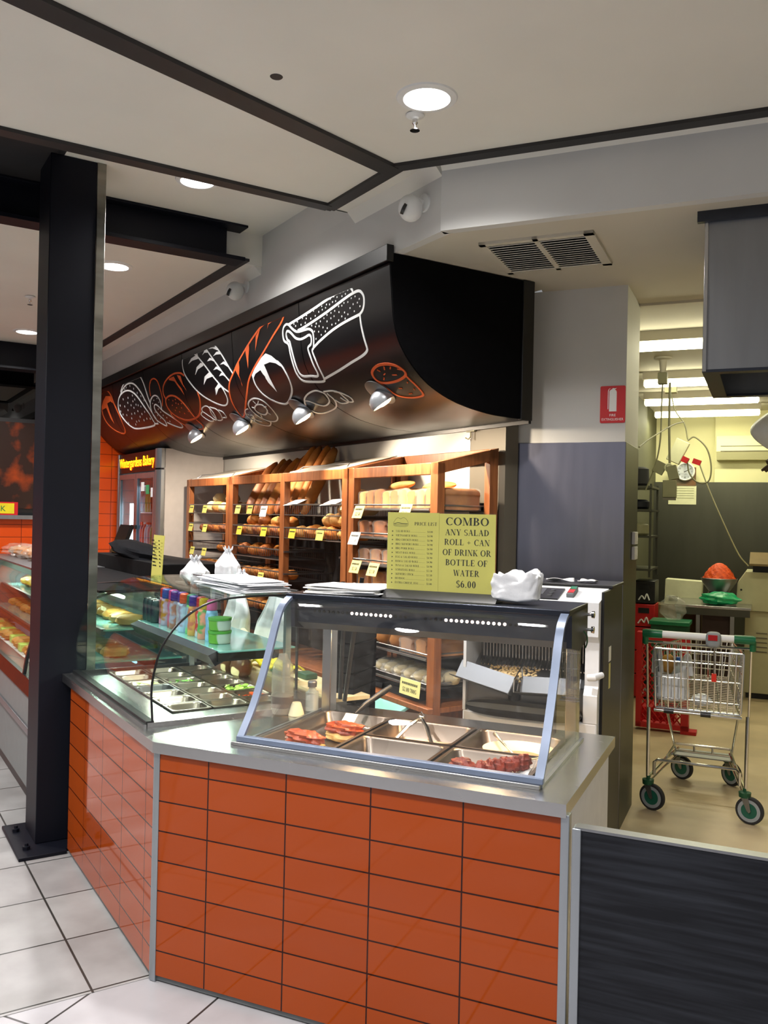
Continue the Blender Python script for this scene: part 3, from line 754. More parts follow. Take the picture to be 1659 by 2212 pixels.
 [(14,0,'o',[-4032,391,-4077,335,-4053,276,-3948,233,-3788,213,-3626,226,-3531,260]),(14,0,'o',[-3294,411,-3294,470,-3372,535,-3486,587,-3625,609,-3800,609,-3936,569,-4029,505,-4056,441,-4032,391,-3926,374,-3798,393,-3687,443,-3631,513,-3617,597]),(10,0,'o',[-4035,499,-4048,545,-3979,624,-3843,702,-3670,722,-3605,685,-3622,622]),(0,1,'o',[-3886,235,-3777,234,-3699,298,-3612,351,-3576,407,-3667,340,-3770,274,-3904,248]),(0,1,'o',[-3701,231,-3616,249,-3572,317,-3506,385,-3600,314,-3676,256]),(6,0,'o',[-3969,399,-3963,408]),(6,0,'o',[-3880,416,-3874,425]),(6,0,'o',[-3815,412,-3810,421]),(6,0,'o',[-3826,442,-3823,451]),(6,0,'o',[-3707,457,-3705,466]),(6,0,'o',[-3927,450,-3925,459]),(6,0,'o',[-3855,479,-3855,488]),(6,0,'o',[-3749,490,-3750,499]),(6,0,'o',[-3909,496,-3911,505]),(6,0,'o',[-3836,518,-3838,527]),(6,0,'o',[-3754,541,-3758,550]),(6,0,'o',[-3650,532,-3653,540]),(6,0,'o',[-3779,455,-3777,463])],
 [(13,0,'o',[-6026,130,-5961,112,-5853,115,-5755,147,-5678,198,-5606,272,-5519,347,-5460,419,-5463,508,-5531,567,-5635,588,-5754,562,-5868,508,-5965,439,-6042,362,-6074,296]),(0,1,'o',[-5880,171,-5699,190,-5628,270,-5713,241,-5843,249,-5770,348,-5722,466,-5785,403,-5889,288,-6062,297,-6064,259,-5990,210])],
]

def ribbon(mb, pts, w, closed, lift):
    q = [Vector(p) for p in pts]
    if len(q) > 2: q = cat_rom(q, 4, closed)
    else: q = [q[0].lerp(q[1], k / 3) for k in range(4)]
    n = len(q)
    base = len(mb.v)
    for i in range(n):
        d = (q[(i + 1) % n] - q[i - 1]) if closed else (q[min(i + 1, n - 1)] - q[max(i - 1, 0)])
        d = d.normalized() if d.length > 1e-9 else Vector((1, 0))
        nn = Vector((-d.y, d.x)) * w / 2
        for sgn in (1, -1):
            e = q[i] + nn * sgn
            for lf in (lift, 0.0):
                y, z = surf(max(0.13, e.y), lf)
                mb.v.append(Vector((e.x, y, z)))
    for i in range(n if closed else n - 1):
        a, b = base + 4 * i, base + 4 * ((i + 1) % n)
        mb.f += [(a, b, b + 2, a + 2), (a, a + 1, b + 1, b), (a + 2, b + 2, b + 3, a + 3)]
def filled(mb, pts, lift):
    q = [Vector(p) for p in pts]
    from mathutils.geometry import tessellate_polygon
    tri = tessellate_polygon([[Vector((p.x, p.y, 0)) for p in q]])
    base = len(mb.v)
    for p in q:
        y, z = surf(max(0.13, p.y), lift)
        mb.v.append(Vector((p.x, y, z)))
    for tr in tri: mb.f.append(tuple(base + i for i in tr))
for gi, strokes in enumerate(MURAL):
    for colr in ('w', 'o'):
        mb = MB()
        for w, cl, cc, d in strokes:
            if cc != colr: continue
            pts = [(d[i] / 1000, d[i + 1] / 1000) for i in range(0, len(d), 2)]
            if w: ribbon(mb, pts, w / 1000, bool(cl), 0.0022 + 0.0002 * gi)
            else: filled(mb, pts, 0.0026 + 0.0002 * gi)
        if mb.v:
            o = part(bulk, 'painted_bread', mb, M['paint_white' if colr == 'w' else 'paint_orange'])
            o['label'] = ('white' if colr == 'w' else 'orange') + ' painted outline of a bread'

# gooseneck-free eyeball spotlights under the curve
for k, x in enumerate((-0.94, -1.897, -2.892, -3.859)):
    s0 = 0.725
    y, z = surf(s0)
    y2, z2 = surf(s0 + 0.02)
    tang = Vector((0, y2 - y, z2 - z)).normalized()
    nrm = Vector((0, tang.z, -tang.y))
    if nrm.z > 0: nrm = -nrm
    Mx = Matrix((Vector((1, 0, 0)), tang, nrm)).transposed()
    t = T('eyeball_spotlight', ['silver half-round spotlight at the right end under the painted bulkhead', 'silver spotlight under the painted bulkhead, second from its right end', 'silver spotlight under the painted bulkhead, third from its right end', 'silver spotlight at the left, nearest the drinks fridge'][k], 'spotlight', 'A', (x, y, z), group='bulkhead spotlights')
    c = Vector((x, y, z))
    part(t, 'flange', MB().lathe([(0.072, 0.0), (0.094, 0.0), (0.096, 0.006), (0.072, 0.012)], c, 32, Mx), M['steel_dull'])
    # hood: half dome opened downwards and towards the racks
    mb = MB()
    nu, nv = 20, 10
    ax = Vector((0.30, 0.50, -0.81)).normalized()
    side = Vector((0, 1, 0)).cross(ax).normalized()
    up = ax.cross(side)
    def dome(r):
        pts = []
        for i in range(nv + 1):
            for j in range(nu + 1):
                th, ph = math.pi * 0.56 * i / nv, 2 * math.pi * j / nu
                pts.append(c + nrm * 0.018 - ax * (r * math.cos(th)) * 0.9 + (side * math.cos(ph) + up * math.sin(ph)) * r * math.sin(th) + ax * 0.045)
        return pts
    for r in (0.079, 0.074):
        b0 = len(mb.v)
        mb.v += dome(r)
        for i in range(nv):
            for j in range(nu):
                q = b0 + i * (nu + 1) + j
                mb.f.append((q, q + nu + 1, q + nu + 2, q + 1))
    part(t, 'hood', mb, M['spot_silver'])
    part(t, 'bulb', MB().blob(c + nrm * 0.018 + ax * 0.040, (0.058, 0.058, 0.028), Matrix((side, up, ax)).transposed(), 16, 8), M['warm_bulb'])
    part(t, 'screw', MB().blob(c + nrm * 0.02 + Vector((-0.055, -0.02, -0.05)), (0.008, 0.008, 0.008), None, 8, 6), M['chrome'])
    lamp('spotlight_lamp', 'SPOT', P('A', *(c + nrm * 0.04 + ax * 0.13)), (80, 60, 46, 64)[k], (1.0, 0.83, 0.62), 0.03, R((112, 124, 110, 155)[k]), P('A', x + (0.1, 0.35, 0.35, -0.25)[k], 2.0 if k < 2 else 1.85, 1.72 if k < 2 else 1.35), 0.6)
thing('wall_hook', 'small brass hook under the lower edge of the bulkhead', 'hook', 'A', MB().tube([(-1.02, 2.19, 2.225), (-1.02, 2.19, 2.185), (-1.03, 2.18, 2.17), (-1.05, 2.175, 2.18)], 0.004).box(-1.06, -0.98, 2.185, 2.2, 2.215, 2.225), M['grey_box'])
# ================================================================== FRONT COUNTER
def meet(ya, yb):
    """point (A grid) where the A line y=ya crosses the B line y=yb"""
    p0, d0 = Vector(B2A(0, yb)), Vector(B2A(1, yb)) - Vector(B2A(0, yb))
    k = (ya - p0[1]) / d0[1]
    return (p0[0] + k * d0[0], ya)
t = T('tiled_counter', 'serving counter faced with glossy orange tiles, turning a corner at the front', 'counter', 'A', (-0.3, 0.3, 0))
part(t, 'tile_panel', MB().box(-1.368, -0.012, 0.0, 0.018, 0.022, 0.832), M['orange_tile'], uvs=lambda v, n: (v.x + 0.11, v.z - 0.004))
def toAv(mb):
    mb.v = [Vector((*B2A(v.x, v.y), v.z)) for v in mb.v]
    return mb
part(t, 'tile_panel', toAv(MB().box(0.018, 1.478, 0.0, 0.018, 0.022, 0.832)), M['orange_tile'],
     uvs=lambda v, n: ((P('A', v.x, v.y) - C0).dot(DIR['B'][0]) + 0.0845, v.z - 0.004))
part(t, 'corner_trim', MB().prism([(-0.014, -0.003), (0.0, -0.003), B2A(0.02, -0.003), B2A(0.02, 0.012), (0.0, 0.02), (-0.014, 0.012)], 'z', 0.0, 0.832), M['alu_trim'])
part(t, 'end_trim', toAv(MB().box(1.476, 1.502, -0.004, 0.03, 0.0, 0.832)), M['alu_trim'], bev=0.002)
part(t, 'plinth', MB().prism([(-1.36, 0.006), meet(0.006, 0.006), B2A(1.47, 0.006), B2A(1.47, 0.1), meet(0.1, 0.1), (-1.36, 0.1)], 'z', 0.003, 0.03), M['kick_grey'])
part(t, 'side_panel', toAv(MB().box(1.455, 1.472, 0.03, 0.875, 0.003, 0.830)), M['white_panel'])
part(t, 'back_panel', MB().prism([(-1.40, 0.72), B2A(0.2, 0.80), B2A(1.455, 0.80), B2A(1.455, 0.82), B2A(0.2, 0.82), (-1.40, 0.74)], 'z', 0.003, 0.83), M['white_panel'])

ZB0, ZB = 0.826, 0.866
t = T('steel_benchtop', 'folded stainless steel benchtop lying on the orange tiled counter', 'benchtop', 'A', (-0.3, 0.3, ZB0))
K = meet(-0.014, -0.014)
bt = MB()
bt.prism([(-0.40, -0.014), K, B2A(0.30, -0.014), B2A(0.30, 0.885), (-0.40, 0.90)], 'z', ZB0, ZB)
bt.prism([(-1.503, -0.014), (-0.40, -0.014), (-0.40, 0.19), (-1.503, 0.19)], 'z', ZB0, ZB)
bt.prism([(-1.503, 0.725), (-0.40, 0.725), (-0.40, 0.90), (-1.503, 0.90)], 'z', ZB0, ZB)
bt.prism([(-1.503, 0.19), (-1.42, 0.19), (-1.42, 0.725), (-1.503, 0.725)], 'z', ZB0, ZB)
for r in ((0.30, 1.345, -0.014, 0.115), (0.30, 1.345, 0.735, 0.885), (1.345, 1.494, -0.014, 0.885)):
    bt.prism([B2A(r[0], r[2]), B2A(r[1], r[2]), B2A(r[1], r[3]), B2A(r[0], r[3])], 'z', ZB0, ZB)
part(t, 'bench_sheet', bt, M['steel'], ang=30)
part(t, 'salad_well', MB().box(-1.43, -0.39, 0.18, 0.735, 0.70, 0.71).box(-1.425, -1.42, 0.19, 0.725, 0.70, 0.83).box(-0.40, -0.395, 0.19, 0.725, 0.70, 0.83).box(-1.42, -0.40, 0.185, 0.19, 0.70, 0.83).box(-1.42, -0.40, 0.725, 0.73, 0.70, 0.83), M['steel_dull'])
part(t, 'hot_well', toAv(MB().box(0.29, 1.355, 0.105, 0.745, 0.70, 0.71).box(0.295, 0.30, 0.115, 0.735, 0.70, 0.83).box(1.345, 1.35, 0.115, 0.735, 0.70, 0.83).box(0.30, 1.345, 0.11, 0.115, 0.70, 0.83).box(0.30, 1.345, 0.735, 0.74, 0.70, 0.83)), M['steel_dull'])

t = T('swing_gate', 'low dark timber-look swing gate with a grey metal edge, right of the orange counter', 'gate', 'B', (1.95, 0.01, 0.02))
part(t, 'panel', MB().box(1.535, 2.75, -0.008, 0.024, 0.02, 0.796), M['dark_laminate'])
part(t, 'edge_channel', MB().box(1.512, 1.538, -0.014, 0.030, 0.02, 0.800), M['alu_trim'], bev=0.002)
part(t, 'top_cap', MB().box(1.520, 2.75, -0.010, 0.030, 0.796, 0.804), M['steel_dull'])

# ================================================================== FOOD PANS
def rrect(x0, x1, y0, y1, r, n=4):
    out = []
    for cx, cy, a0 in ((x1 - r, y1 - r, 0), (x0 + r, y1 - r, 90), (x0 + r, y0 + r, 180), (x1 - r, y0 + r, 270)):
        for k in range(n + 1):
            a = R(a0 + 90 * k / n)
            out.append((cx + r * math.cos(a), cy + r * math.sin(a)))
    return out
def pan_mb(x0, x1, y0, y1, zr, depth, rim=0.012):
    mb = MB()
    loops = []
    def loop(ins, r, z):
        loops.append([(x, y, z) for x, y in rrect(x0 + ins, x1 - ins, y0 + ins, y1 - ins, r)])
    loop(0.0, 0.006, zr - 0.006)
    loop(0.0, 0.006, zr)
    loop(rim, 0.028, zr)
    loop(rim + 0.004, 0.028, zr - 0.006)
    loop(rim + 0.014, 0.03, zr - depth + 0.012)
    loop(rim + 0.026, 0.03, zr - depth)
    n = len(loops[0])
    base = 0
    for l in loops: mb.v += [Vector(q) for q in l]
    for i in range(len(loops) - 1):
        for k in range(n):
            mb.f.append((i * n + k, i * n + (k + 1) % n, (i + 1) * n + (k + 1) % n, (i + 1) * n + k))
    mb.f.append(tuple((len(loops) - 1) * n + k for k in range(n)))
    return mb
ZR = 0.874
# hot pans (B grid)
hp = [((0.312, 0.628, 0.122, 0.728), 'full-length steel pan at the left of the hot case holding the roast pork', 0.05),
      ((0.640, 0.985, 0.425, 0.728), 'steel hot pan at the back middle with tongs leaning in it', 0.075),
      ((0.640, 0.985, 0.122, 0.412), 'empty steel hot pan at the front middle of the hot case', 0.075),
      ((0.997, 1.338, 0.425, 0.728), 'steel hot pan at the back right holding the sauce dish', 0.060),
      ((0.997, 1.338, 0.122, 0.412), 'steel hot pan at the front right holding the meat skewers', 0.055)]
for (x0, x1, y0, y1), l, d in hp:
    thing('hot_pan', l, 'food pan', 'B', pan_mb(x0, x1, y0, y1, ZR, d), M['pan_steel'], group='hot case pans', ang=50)
# salad pans (A grid): seven along the case, three deep
rows = ['front', 'middle', 'back']
ordn = ['first', 'second', 'third', 'fourth', 'fifth', 'sixth', 'seventh', 'eighth', 'ninth', 'tenth', 'eleventh', 'twelfth']
PX = [-1.418 + 0.1455 * k for k in range(8)]
PY = [0.192, 0.370, 0.548, 0.724]
fill = {(2, 0): ('cucumber', 'shredded pale cucumber'), (3, 0): ('tomato', 'sliced tomato'), (2, 1): ('herb', 'green herbs'), (4, 2): ('lettuce', 'chopped lettuce'), (5, 2): ('carrot', 'grated carrot')}
for i in range(7):
    for j in range(3):
        b = (PX[i] + 0.003, PX[i + 1] - 0.003, PY[j] + 0.003, PY[j + 1] - 0.003)
        what = fill.get((i, j))
        l = 'small steel salad pan, %s from the right in the %s row of the salad case' % (ordn[6 - i], rows[j])
        if what: l = 'small steel salad pan with %s in the %s row' % (what[1], rows[j])
        thing('salad_pan', l, 'salad pan', 'A', pan_mb(b[0], b[1], b[2], b[3], ZR, 0.07, 0.009), M['pan_steel' if (i, j) != (3, 0) else 'black_plastic'], group='salad pans', ang=50)
        if what:
            rnd = random.Random(i * 10 + j)
            mb = MB()
            cx, cy = (b[0] + b[1]) / 2, (b[2] + b[3]) / 2
            if what[0] == 'tomato':
                continue
            for k in range(46):
                px, py = cx + rnd.uniform(-0.04, 0.04), cy + rnd.uniform(-0.055, 0.055)
                z = ZR - 0.05 + rnd.uniform(0, 0.045)
                Mr = rotm('Z', rnd.uniform(0, 360)) @ rotm('X', rnd.uniform(-50, 50))
                if what[0] == 'lettuce': mb.blob((px, py, z + 0.012), (0.018, 0.013, 0.004), Mr, 7, 5, 0.2, 3, k)
                elif what[0] == 'herb': mb.blob((px, py, z), (0.017, 0.006, 0.003), Mr, 6, 4, 0.2, 3, k)
                else: mb.blob((px, py, z), (0.022, 0.004, 0.003), Mr, 6, 4)
            mb.blob((cx, cy, ZR - 0.052), (0.046, 0.060, 0.022), None, 14, 8, 0.08)
            thing(what[0] + '_salad', 'heap of %s in a small salad pan' % what[1], 'salad', 'A', mb, M[what[0]], kind='stuff')
for k, (dx, dy, rz) in enumerate(((-0.025, -0.04, 20), (0.02, -0.02, 70), (-0.02, 0.02, 130), (0.022, 0.035, 10), (0.0, 0.0, 50))):
    cx, cy = (PX[3] + PX[4]) / 2 + dx, (PY[0] + PY[1]) / 2 + dy
    thing('tomato_slice', ['tomato wedge at the front left of the black salad pan', 'tomato wedge at the front right of the black salad pan', 'tomato wedge at the back left of the black salad pan', 'tomato wedge at the back right of the black salad pan', 'tomato wedge on top in the middle of the black salad pan'][k], 'tomato', 'A',
          MB().blob((cx, cy, ZR - 0.050 + 0.010 * (k == 4)), (0.032, 0.020, 0.013), rotm('Z', rz), 14, 8, 0.05), M['tomato'], group='tomato wedges')

# ================================================================== SALAD GLASS CASE
gp = cat_rom([(0.052, 0.888), (0.046, 1.0), (0.056, 1.081), (0.083, 1.17), (0.145, 1.256), (0.228, 1.317), (0.325, 1.348), (0.487, 1.358), (0.66, 1.356)], 4)
gp = [tuple(p) for p in gp]
t = T('salad_case', 'curved glass salad case on the left wing of the steel benchtop', 'display case', 'A', (-0.83, 0.36, ZB))
XL, XR = -1.452, -0.212
part(t, 'front_glass', MB().strip(gp, 'x', XL, XR, 0.006), M['pane'], ang=60)
part(t, 'end_glass', MB().prism(gp + [(0.66, 0.888)], 'x', XR - 0.003, XR + 0.003), M['pane'], flat=True)
part(t, 'end_glass', MB().prism(gp + [(0.66, 0.888)], 'x', XL - 0.003, XL + 0.003), M['pane'], flat=True)
part(t, 'edge_trim', MB().tube([(XR + 0.002, p[0] - 0.002, p[1] + 0.002) for p in gp], 0.0045, 6), M['black_gloss'])
part(t, 'base_sill', MB().box(XL, XR, 0.026, 0.058, ZB, 0.889).box(XL, XL + 0.02, 0.03, 0.70, ZB, 0.886), M['black_plastic'])
part(t, 'base_sill', MB().box(XL, XR + 0.004, 0.016, 0.027, ZB, 0.878).box(XR - 0.01, XR + 0.006, 0.03, 0.68, ZB, 0.884), M['steel'])
part(t, 'post', MB().box(XL + 0.01, XL + 0.028, 0.63, 0.655, ZB, 1.352), M['alu_trim'])
part(t, 'post', MB().box(XR - 0.06, XR - 0.035, 0.63, 0.655, ZB, 1.352), M['alu_trim'])
part(t, 'top_rail', MB().box(XL, XR, 0.645, 0.675, 1.335, 1.366), M['steel_dull'], bev=0.002)
part(t, 'glass_shelf', MB().box(-1.43, -0.275, 0.345, 0.69, 1.122, 1.130), M['teal_glass'], bev=0.002)
part(t, 'lamp_housing', MB().prism([(0.305, 1.112), (0.345, 1.128), (0.372, 1.118), (0.372, 1.082), (0.335, 1.066)], 'x', -1.43, -0.30), M['steel_dark'])
part(t, 'bracket', MB().box(-0.34, -0.29, 0.345, 0.62, 1.085, 1.121), M['black_plastic'])
part(t, 'lamp_tube', MB().tube([(-1.40, 0.40, 1.095), (-0.36, 0.40, 1.095)], 0.012), M['tube_lens'])
for x in (-1.2, -0.85, -0.5):
    lamp('salad_lamp', 'AREA', P('A', x, 0.42, 1.07), 2.2, (0.93, 1.0, 0.90), 0.12)

# bottles and tubs on the glass shelf
cols = [('red', (206, 60, 48)), ('blue', (44, 84, 168)), ('pink', (214, 74, 150)), ('purple', (72, 40, 136)), ('violet', (92, 56, 150)), ('orange', (226, 84, 40)), ('green', (16, 124, 92)), ('indigo', (70, 44, 150)), ('crimson', (200, 34, 50)), ('yellow', (222, 186, 40)), ('rose', (222, 96, 160))]
bodies = [(150, 90, 70), (196, 140, 52), (206, 120, 160), (190, 190, 214), (182, 176, 186), (168, 150, 176), (150, 176, 206), (206, 120, 90), (190, 60, 50), (90, 170, 90), (128, 176, 222)]
for k, (cn, c) in enumerate(cols):
    x, y = -1.24 + 0.066 * k, 0.425 - 0.012 * (k % 2)
    t = T('drink_bottle', 'small character-free juice bottle with a %s cap on the glass shelf' % cn, 'bottle', 'A', (x, y, 1.130), group='juice bottles on the glass shelf')
    bm = mat('juice_' + cn, bodies[k], 0.35, rgb2=tuple(min(255, q + 40) for q in bodies[(k * 3 + 2) % 11]), scale=26, lo=0.45, hi=0.55, detail=1)
    part(t, 'body', MB().lathe([(0.026, 1.130), (0.029, 1.134), (0.029, 1.175), (0.026, 1.20), (0.030, 1.235), (0.024, 1.262), (0.014, 1.268)], (x, y, 0), 18), bm)
    part(t, 'cap', MB().lathe([(0.022, 1.266), (0.024, 1.270), (0.023, 1.308), (0.015, 1.314), (0.0, 1.314)], (x, y, 0), 14), mat('cap_' + cn, c, 0.4, var=0.04))
for k in range(6):
    x, y = -1.425 + 0.066 * (k // 2), 0.40 + 0.07 * (k % 2)
    t = T('drink_can', 'dark drink can, %s of six at the left end of the glass shelf' % ordn[k], 'can', 'A', (x, y, 1.130), group='dark cans on the glass shelf')
    part(t, 'body', MB().lathe([(0.026, 1.130), (0.032, 1.136), (0.032, 1.232), (0.027, 1.243)], (x, y, 0), 20), mat('can_dark', (44, 42, 66), 0.35, 0.3, rgb2=(70, 100, 92), scale=18) if k == 0 else M['can_dark'])
    part(t, 'lid', MB().lathe([(0.027, 1.243), (0.0255, 1.247), (0.024, 1.243), (0.0, 1.242)], (x, y, 0), 20), M['chrome'])
for k in range(2):
    z = 1.130 + 0.057 * k
    x, y = -0.495, 0.43
    t = T('dip_tub', ['lower of two round green and white tubs stacked on the glass shelf', 'upper of two round green and white tubs stacked on the glass shelf'][k], 'tub', 'A', (x, y, z), group='stacked tubs')
    part(t, 'body', MB().lathe([(0.043, z), (0.047, z + 0.004), (0.049, z + 0.046)], (x, y, 0), 28), mat('tub_label', (216, 224, 214), 0.4, rgb2=(110, 176, 60), scale=9, lo=0.5, hi=0.54, detail=0) if k == 0 else M['tub_label'])
    part(t, 'lid', MB().lathe([(0.051, z + 0.045), (0.052, z + 0.056), (0.044, z + 0.0565), (0.0, z + 0.054)], (x, y, 0), 28), mat('tub_lid', (96, 176, 70), 0.35) if k == 0 else M['tub_lid'])
# sauce bottles standing behind the salad pans
def sauce_bottle(x, y, z, tilt, label, s, capm):
    t = T('sauce_bottle', label, 'bottle', 'A', (x, y, z))
    Mx = rotm('Y', tilt)
    c = (x, y, z)
    q = [(0.030, 0.0), (0.044, 0.012), (0.050, 0.045), (0.040, 0.09), (0.024, 0.12), (0.020, 0.15), (0.020, 0.165)]
    part(t, 'body', MB().lathe([(r * s, h * s) for r, h in q], c, 22, Mx), mat('sauce_brown', (82, 50, 30), 0.3, rgb2=(224, 208, 160), scale=9, lo=0.56, hi=0.58, detail=1) if 'sauce_brown' not in M else M['sauce_brown'])
    part(t, 'cap', MB().lathe([(0.024 * s, 0.163 * s), (0.023 * s, 0.20 * s), (0.008 * s, 0.215 * s), (0.0, 0.215 * s)], c, 16, Mx), M[capm])
sauce_bottle(-1.055, 0.77, ZB, 4, 'brown and cream squeeze bottle standing upright behind the salad pans', 1.15, 'plate_cream')
sauce_bottle(-1.235, 0.77, ZB, 16, 'brown squeeze bottle with a green cap leaning behind the salad pans', 0.85, 'green_lid')
t = T('lidded_tub', 'clear tub with a bright green lid behind the salad pans', 'tub', 'A', (-1.30, 0.87, ZB))
part(t, 'tub', MB().prism(rrect(-1.40, -1.20, 0.80, 0.89, 0.02), 'z', ZB, ZB + 0.10), M['salt_glass'])
part(t, 'lid', MB().prism(rrect(-1.41, -1.19, 0.79, 0.897, 0.02), 'z', ZB + 0.10, ZB + 0.118), M['green_lid'], bev=0.003)
# work ledge behind the salad case
t = T('cutting_ledge', 'pale cutting ledge on the staff side of the salad case', 'shelf', 'A', (-0.9, 1.0, 0.84))
part(t, 'board', MB().box(-1.50, -0.32, 0.905, 1.10, 0.858, 0.876), M['bun_white'])
part(t, 'bracket', MB().box(-1.46, -1.42, 0.91, 1.06, 0.80, 0.858).box(-0.42, -0.38, 0.91, 1.06, 0.80, 0.858), M['steel_dull'])
thing('scrubbing_cloth', 'folded bright yellow cloth on the cutting ledge', 'cloth', 'A', MB().grid(lambda u, v: (-1.30 + 0.36 * u, 0.93 + 0.15 * v, 0.884 + 0.022 * abs(math.sin(u * 9 + v * 3)) + 0.01 * math.sin(v * 11)), 26, 12), M['yellow_plastic'], solid=0.008)
t = T('knife', 'knife with a bright green handle on the cutting ledge', 'knife', 'A', (-1.0, 0.94, 0.88))
part(t, 'handle', MB().tube([(-1.05, 0.94, 0.888), (-1.0, 0.935, 0.890), (-0.93, 0.93, 0.888)], [0.010, 0.012, 0.011], 10), M['green_plastic'])
part(t, 'blade', MB().box(-0.93, -0.72, 0.915, 0.940, 0.886, 0.889), M['chrome'])
thing('scourer', 'dark green scouring pad beside the yellow cloth', 'scourer', 'A', MB().box(-0.86, -0.76, 0.99, 1.06, 0.876, 0.906), M['green_dark'], bev=0.006)

# items between the salad case and the hot case (B grid)
t = T('squeeze_bottle', 'tall clear plastic squeeze bottle with a brown label beside the hot case', 'bottle', 'B', (0.175, 0.60, ZB))
part(t, 'body', MB().lathe([(0.040, ZB), (0.046, ZB + 0.006), (0.046, ZB + 0.17), (0.040, ZB + 0.21), (0.022, ZB + 0.235), (0.018, ZB + 0.25)], (0.175, 0.60, 0), 28), M['bottle_plastic'])
part(t, 'label', MB().lathe([(0.0465, ZB + 0.03), (0.0468, ZB + 0.032), (0.0468, ZB + 0.075), (0.0465, ZB + 0.077)], (0.175, 0.60, 0), 28), M['bottle_label'])
part(t, 'contents', MB().lathe([(0.0, ZB + 0.004), (0.042, ZB + 0.004), (0.044, ZB + 0.028), (0.0, ZB + 0.028)], (0.175, 0.60, 0), 24), M['dark_liquid'])
t = T('salt_shaker', 'small square glass salt shaker beside the hot case', 'salt shaker', 'B', (0.262, 0.70, ZB))
part(t, 'body', MB().prism(rrect(0.238, 0.286, 0.678, 0.722, 0.01), 'z', ZB, ZB + 0.085), M['salt_glass'], bev=0.004)
part(t, 'neck', MB().lathe([(0.02, ZB + 0.085), (0.014, ZB + 0.098), (0.014, ZB + 0.106)], (0.262, 0.70, 0), 16), M['salt_glass'])
part(t, 'cap', MB().lathe([(0.019, ZB + 0.104), (0.02, ZB + 0.124), (0.016, ZB + 0.129), (0.0, ZB + 0.130)], (0.262, 0.70, 0), 18), M['steel_dull'])
part(t, 'contents', MB().prism(rrect(0.242, 0.282, 0.682, 0.718, 0.008), 'z', ZB + 0.003, ZB + 0.065), M['paper_white'])
t = T('reflection_cone', 'little white cone added for a lamp reflection on the benchtop beside the hot case', 'cone', 'B', (0.243, 0.60, ZB))  # white cone added where the benchtop shows a glowing lamp reflection
part(t, 'body', MB().lathe([(0.032, ZB), (0.034, ZB + 0.003), (0.020, ZB + 0.050), (0.017, ZB + 0.055), (0.0, ZB + 0.056)], (0.243, 0.60, 0), 24), M['plate_cream'])

# ================================================================== HOT CASE
hx0, hx1 = 0.288, 1.386
hg = [tuple(p) for p in cat_rom([(0.118, 0.886), (0.205, 0.995), (0.290, 1.145), (0.348, 1.27), (0.385, 1.328), (0.44, 1.360), (0.49, 1.370)], 5)]
t = T('hot_food_case', 'heated glass food case with a grey edged slanting front on the benchtop', 'display case', 'B', (0.84, 0.43, ZB))
part(t, 'front_glass', MB().strip(hg, 'x', hx0 + 0.006, hx1 - 0.006, 0.006), M['pane_clear'], ang=60)
for x in (hx0, hx1 - 0.006):
    part(t, 'edge_trim', MB().strip([(p[0] - 0.006, p[1] + 0.003) for p in hg], 'x', x - 0.010, x + 0.018, 0.012), M['edge_strip'], ang=60)
    part(t, 'end_glass', MB().prism(hg + [(0.735, 1.37), (0.735, 0.872), (0.13, 0.872)], 'x', x, x + 0.005), M['pane_clear'], flat=True)
part(t, 'bottom_trim', MB().box(hx0 - 0.01, hx1 + 0.012, 0.096, 0.122, 0.878, 0.898), M['edge_strip'], bev=0.003)
part(t, 'sill', MB().box(hx0 - 0.025, hx1 + 0.004, 0.084, 0.116, ZB, 0.879), M['steel'], bev=0.002)
for x in (hx1, hx0 - 0.004):
    part(t, 'side_sill', MB().box(x - 0.004, x + 0.008, 0.11, 0.775, ZB, 0.874), M['alu_trim'])
for x in (hx0 + 0.012, hx1 - 0.052):
    part(t, 'post', MB().box(x, x + 0.042, 0.712, 0.772, ZB, 1.255), M['steel'], bev=0.003)
cap = [(0.44, 1.374), (0.775, 1.380), (0.775, 1.250), (0.632, 1.224), (0.490, 1.250), (0.490, 1.362)]
part(t, 'canopy_end', MB().prism([(0.478, 1.376), (0.775, 1.380), (0.775, 1.250), (0.632, 1.224), (0.486, 1.250)], 'x', hx1 - 0.004, hx1 + 0.014), M['steel_dark'], flat=True)
part(t, 'canopy_end', MB().prism([(0.478, 1.376), (0.775, 1.380), (0.775, 1.250), (0.632, 1.224), (0.486, 1.250)], 'x', hx0 - 0.014, hx0 + 0.004), M['steel_dark'], flat=True)
part(t, 'canopy_top', MB().box(hx0 - 0.014, hx1 + 0.014, 0.438, 0.778, 1.366, 1.388), M['steel_dark'], bev=0.003)
part(t, 'canopy_fascia', MB().strip([(0.497, 1.360), (0.500, 1.270), (0.56, 1.238)], 'x', hx0 + 0.006, hx1 - 0.006, 0.008), M['steel_dark'])
part(t, 'canopy_back', MB().box(hx0 + 0.006, hx1 - 0.006, 0.765, 0.772, 1.252, 1.366), M['steel_dark'])
part(t, 'reflector', MB().strip([(0.56, 1.238), (0.60, 1.30), (0.70, 1.30), (0.765, 1.252)], 'x', hx0 + 0.02, hx1 - 0.02, 0.004), M['steel_dull'])
for x in (0.56, 1.06):
    part(t, 'heat_lamp', MB().tube([(x - 0.16, 0.65, 1.272), (x + 0.16, 0.65, 1.272)], 0.010), M['warm_bulb'])
    lamp('heat_lamp_light', 'AREA', P('B', x, 0.62, 1.22), 3.6, (1.0, 0.66, 0.36), 0.16)
for k in range(44):
    x = 0.375 + k * 0.0205
    if 19 < k < 23: continue
    lit = (8 <= k <= 16) or (27 <= k <= 38)  # these discs glow themselves, as heat lamp light through the perforations
    part(t, 'vent_hole', MB().lathe([(0.0, -0.003), (0.0055, -0.002), (0.006, 0.0)], (x, 0.4965, 1.318), 10, rotm('X', 90) @ rotm('X', 180)), M['warm_hole_glow' if lit else 'void_black'])
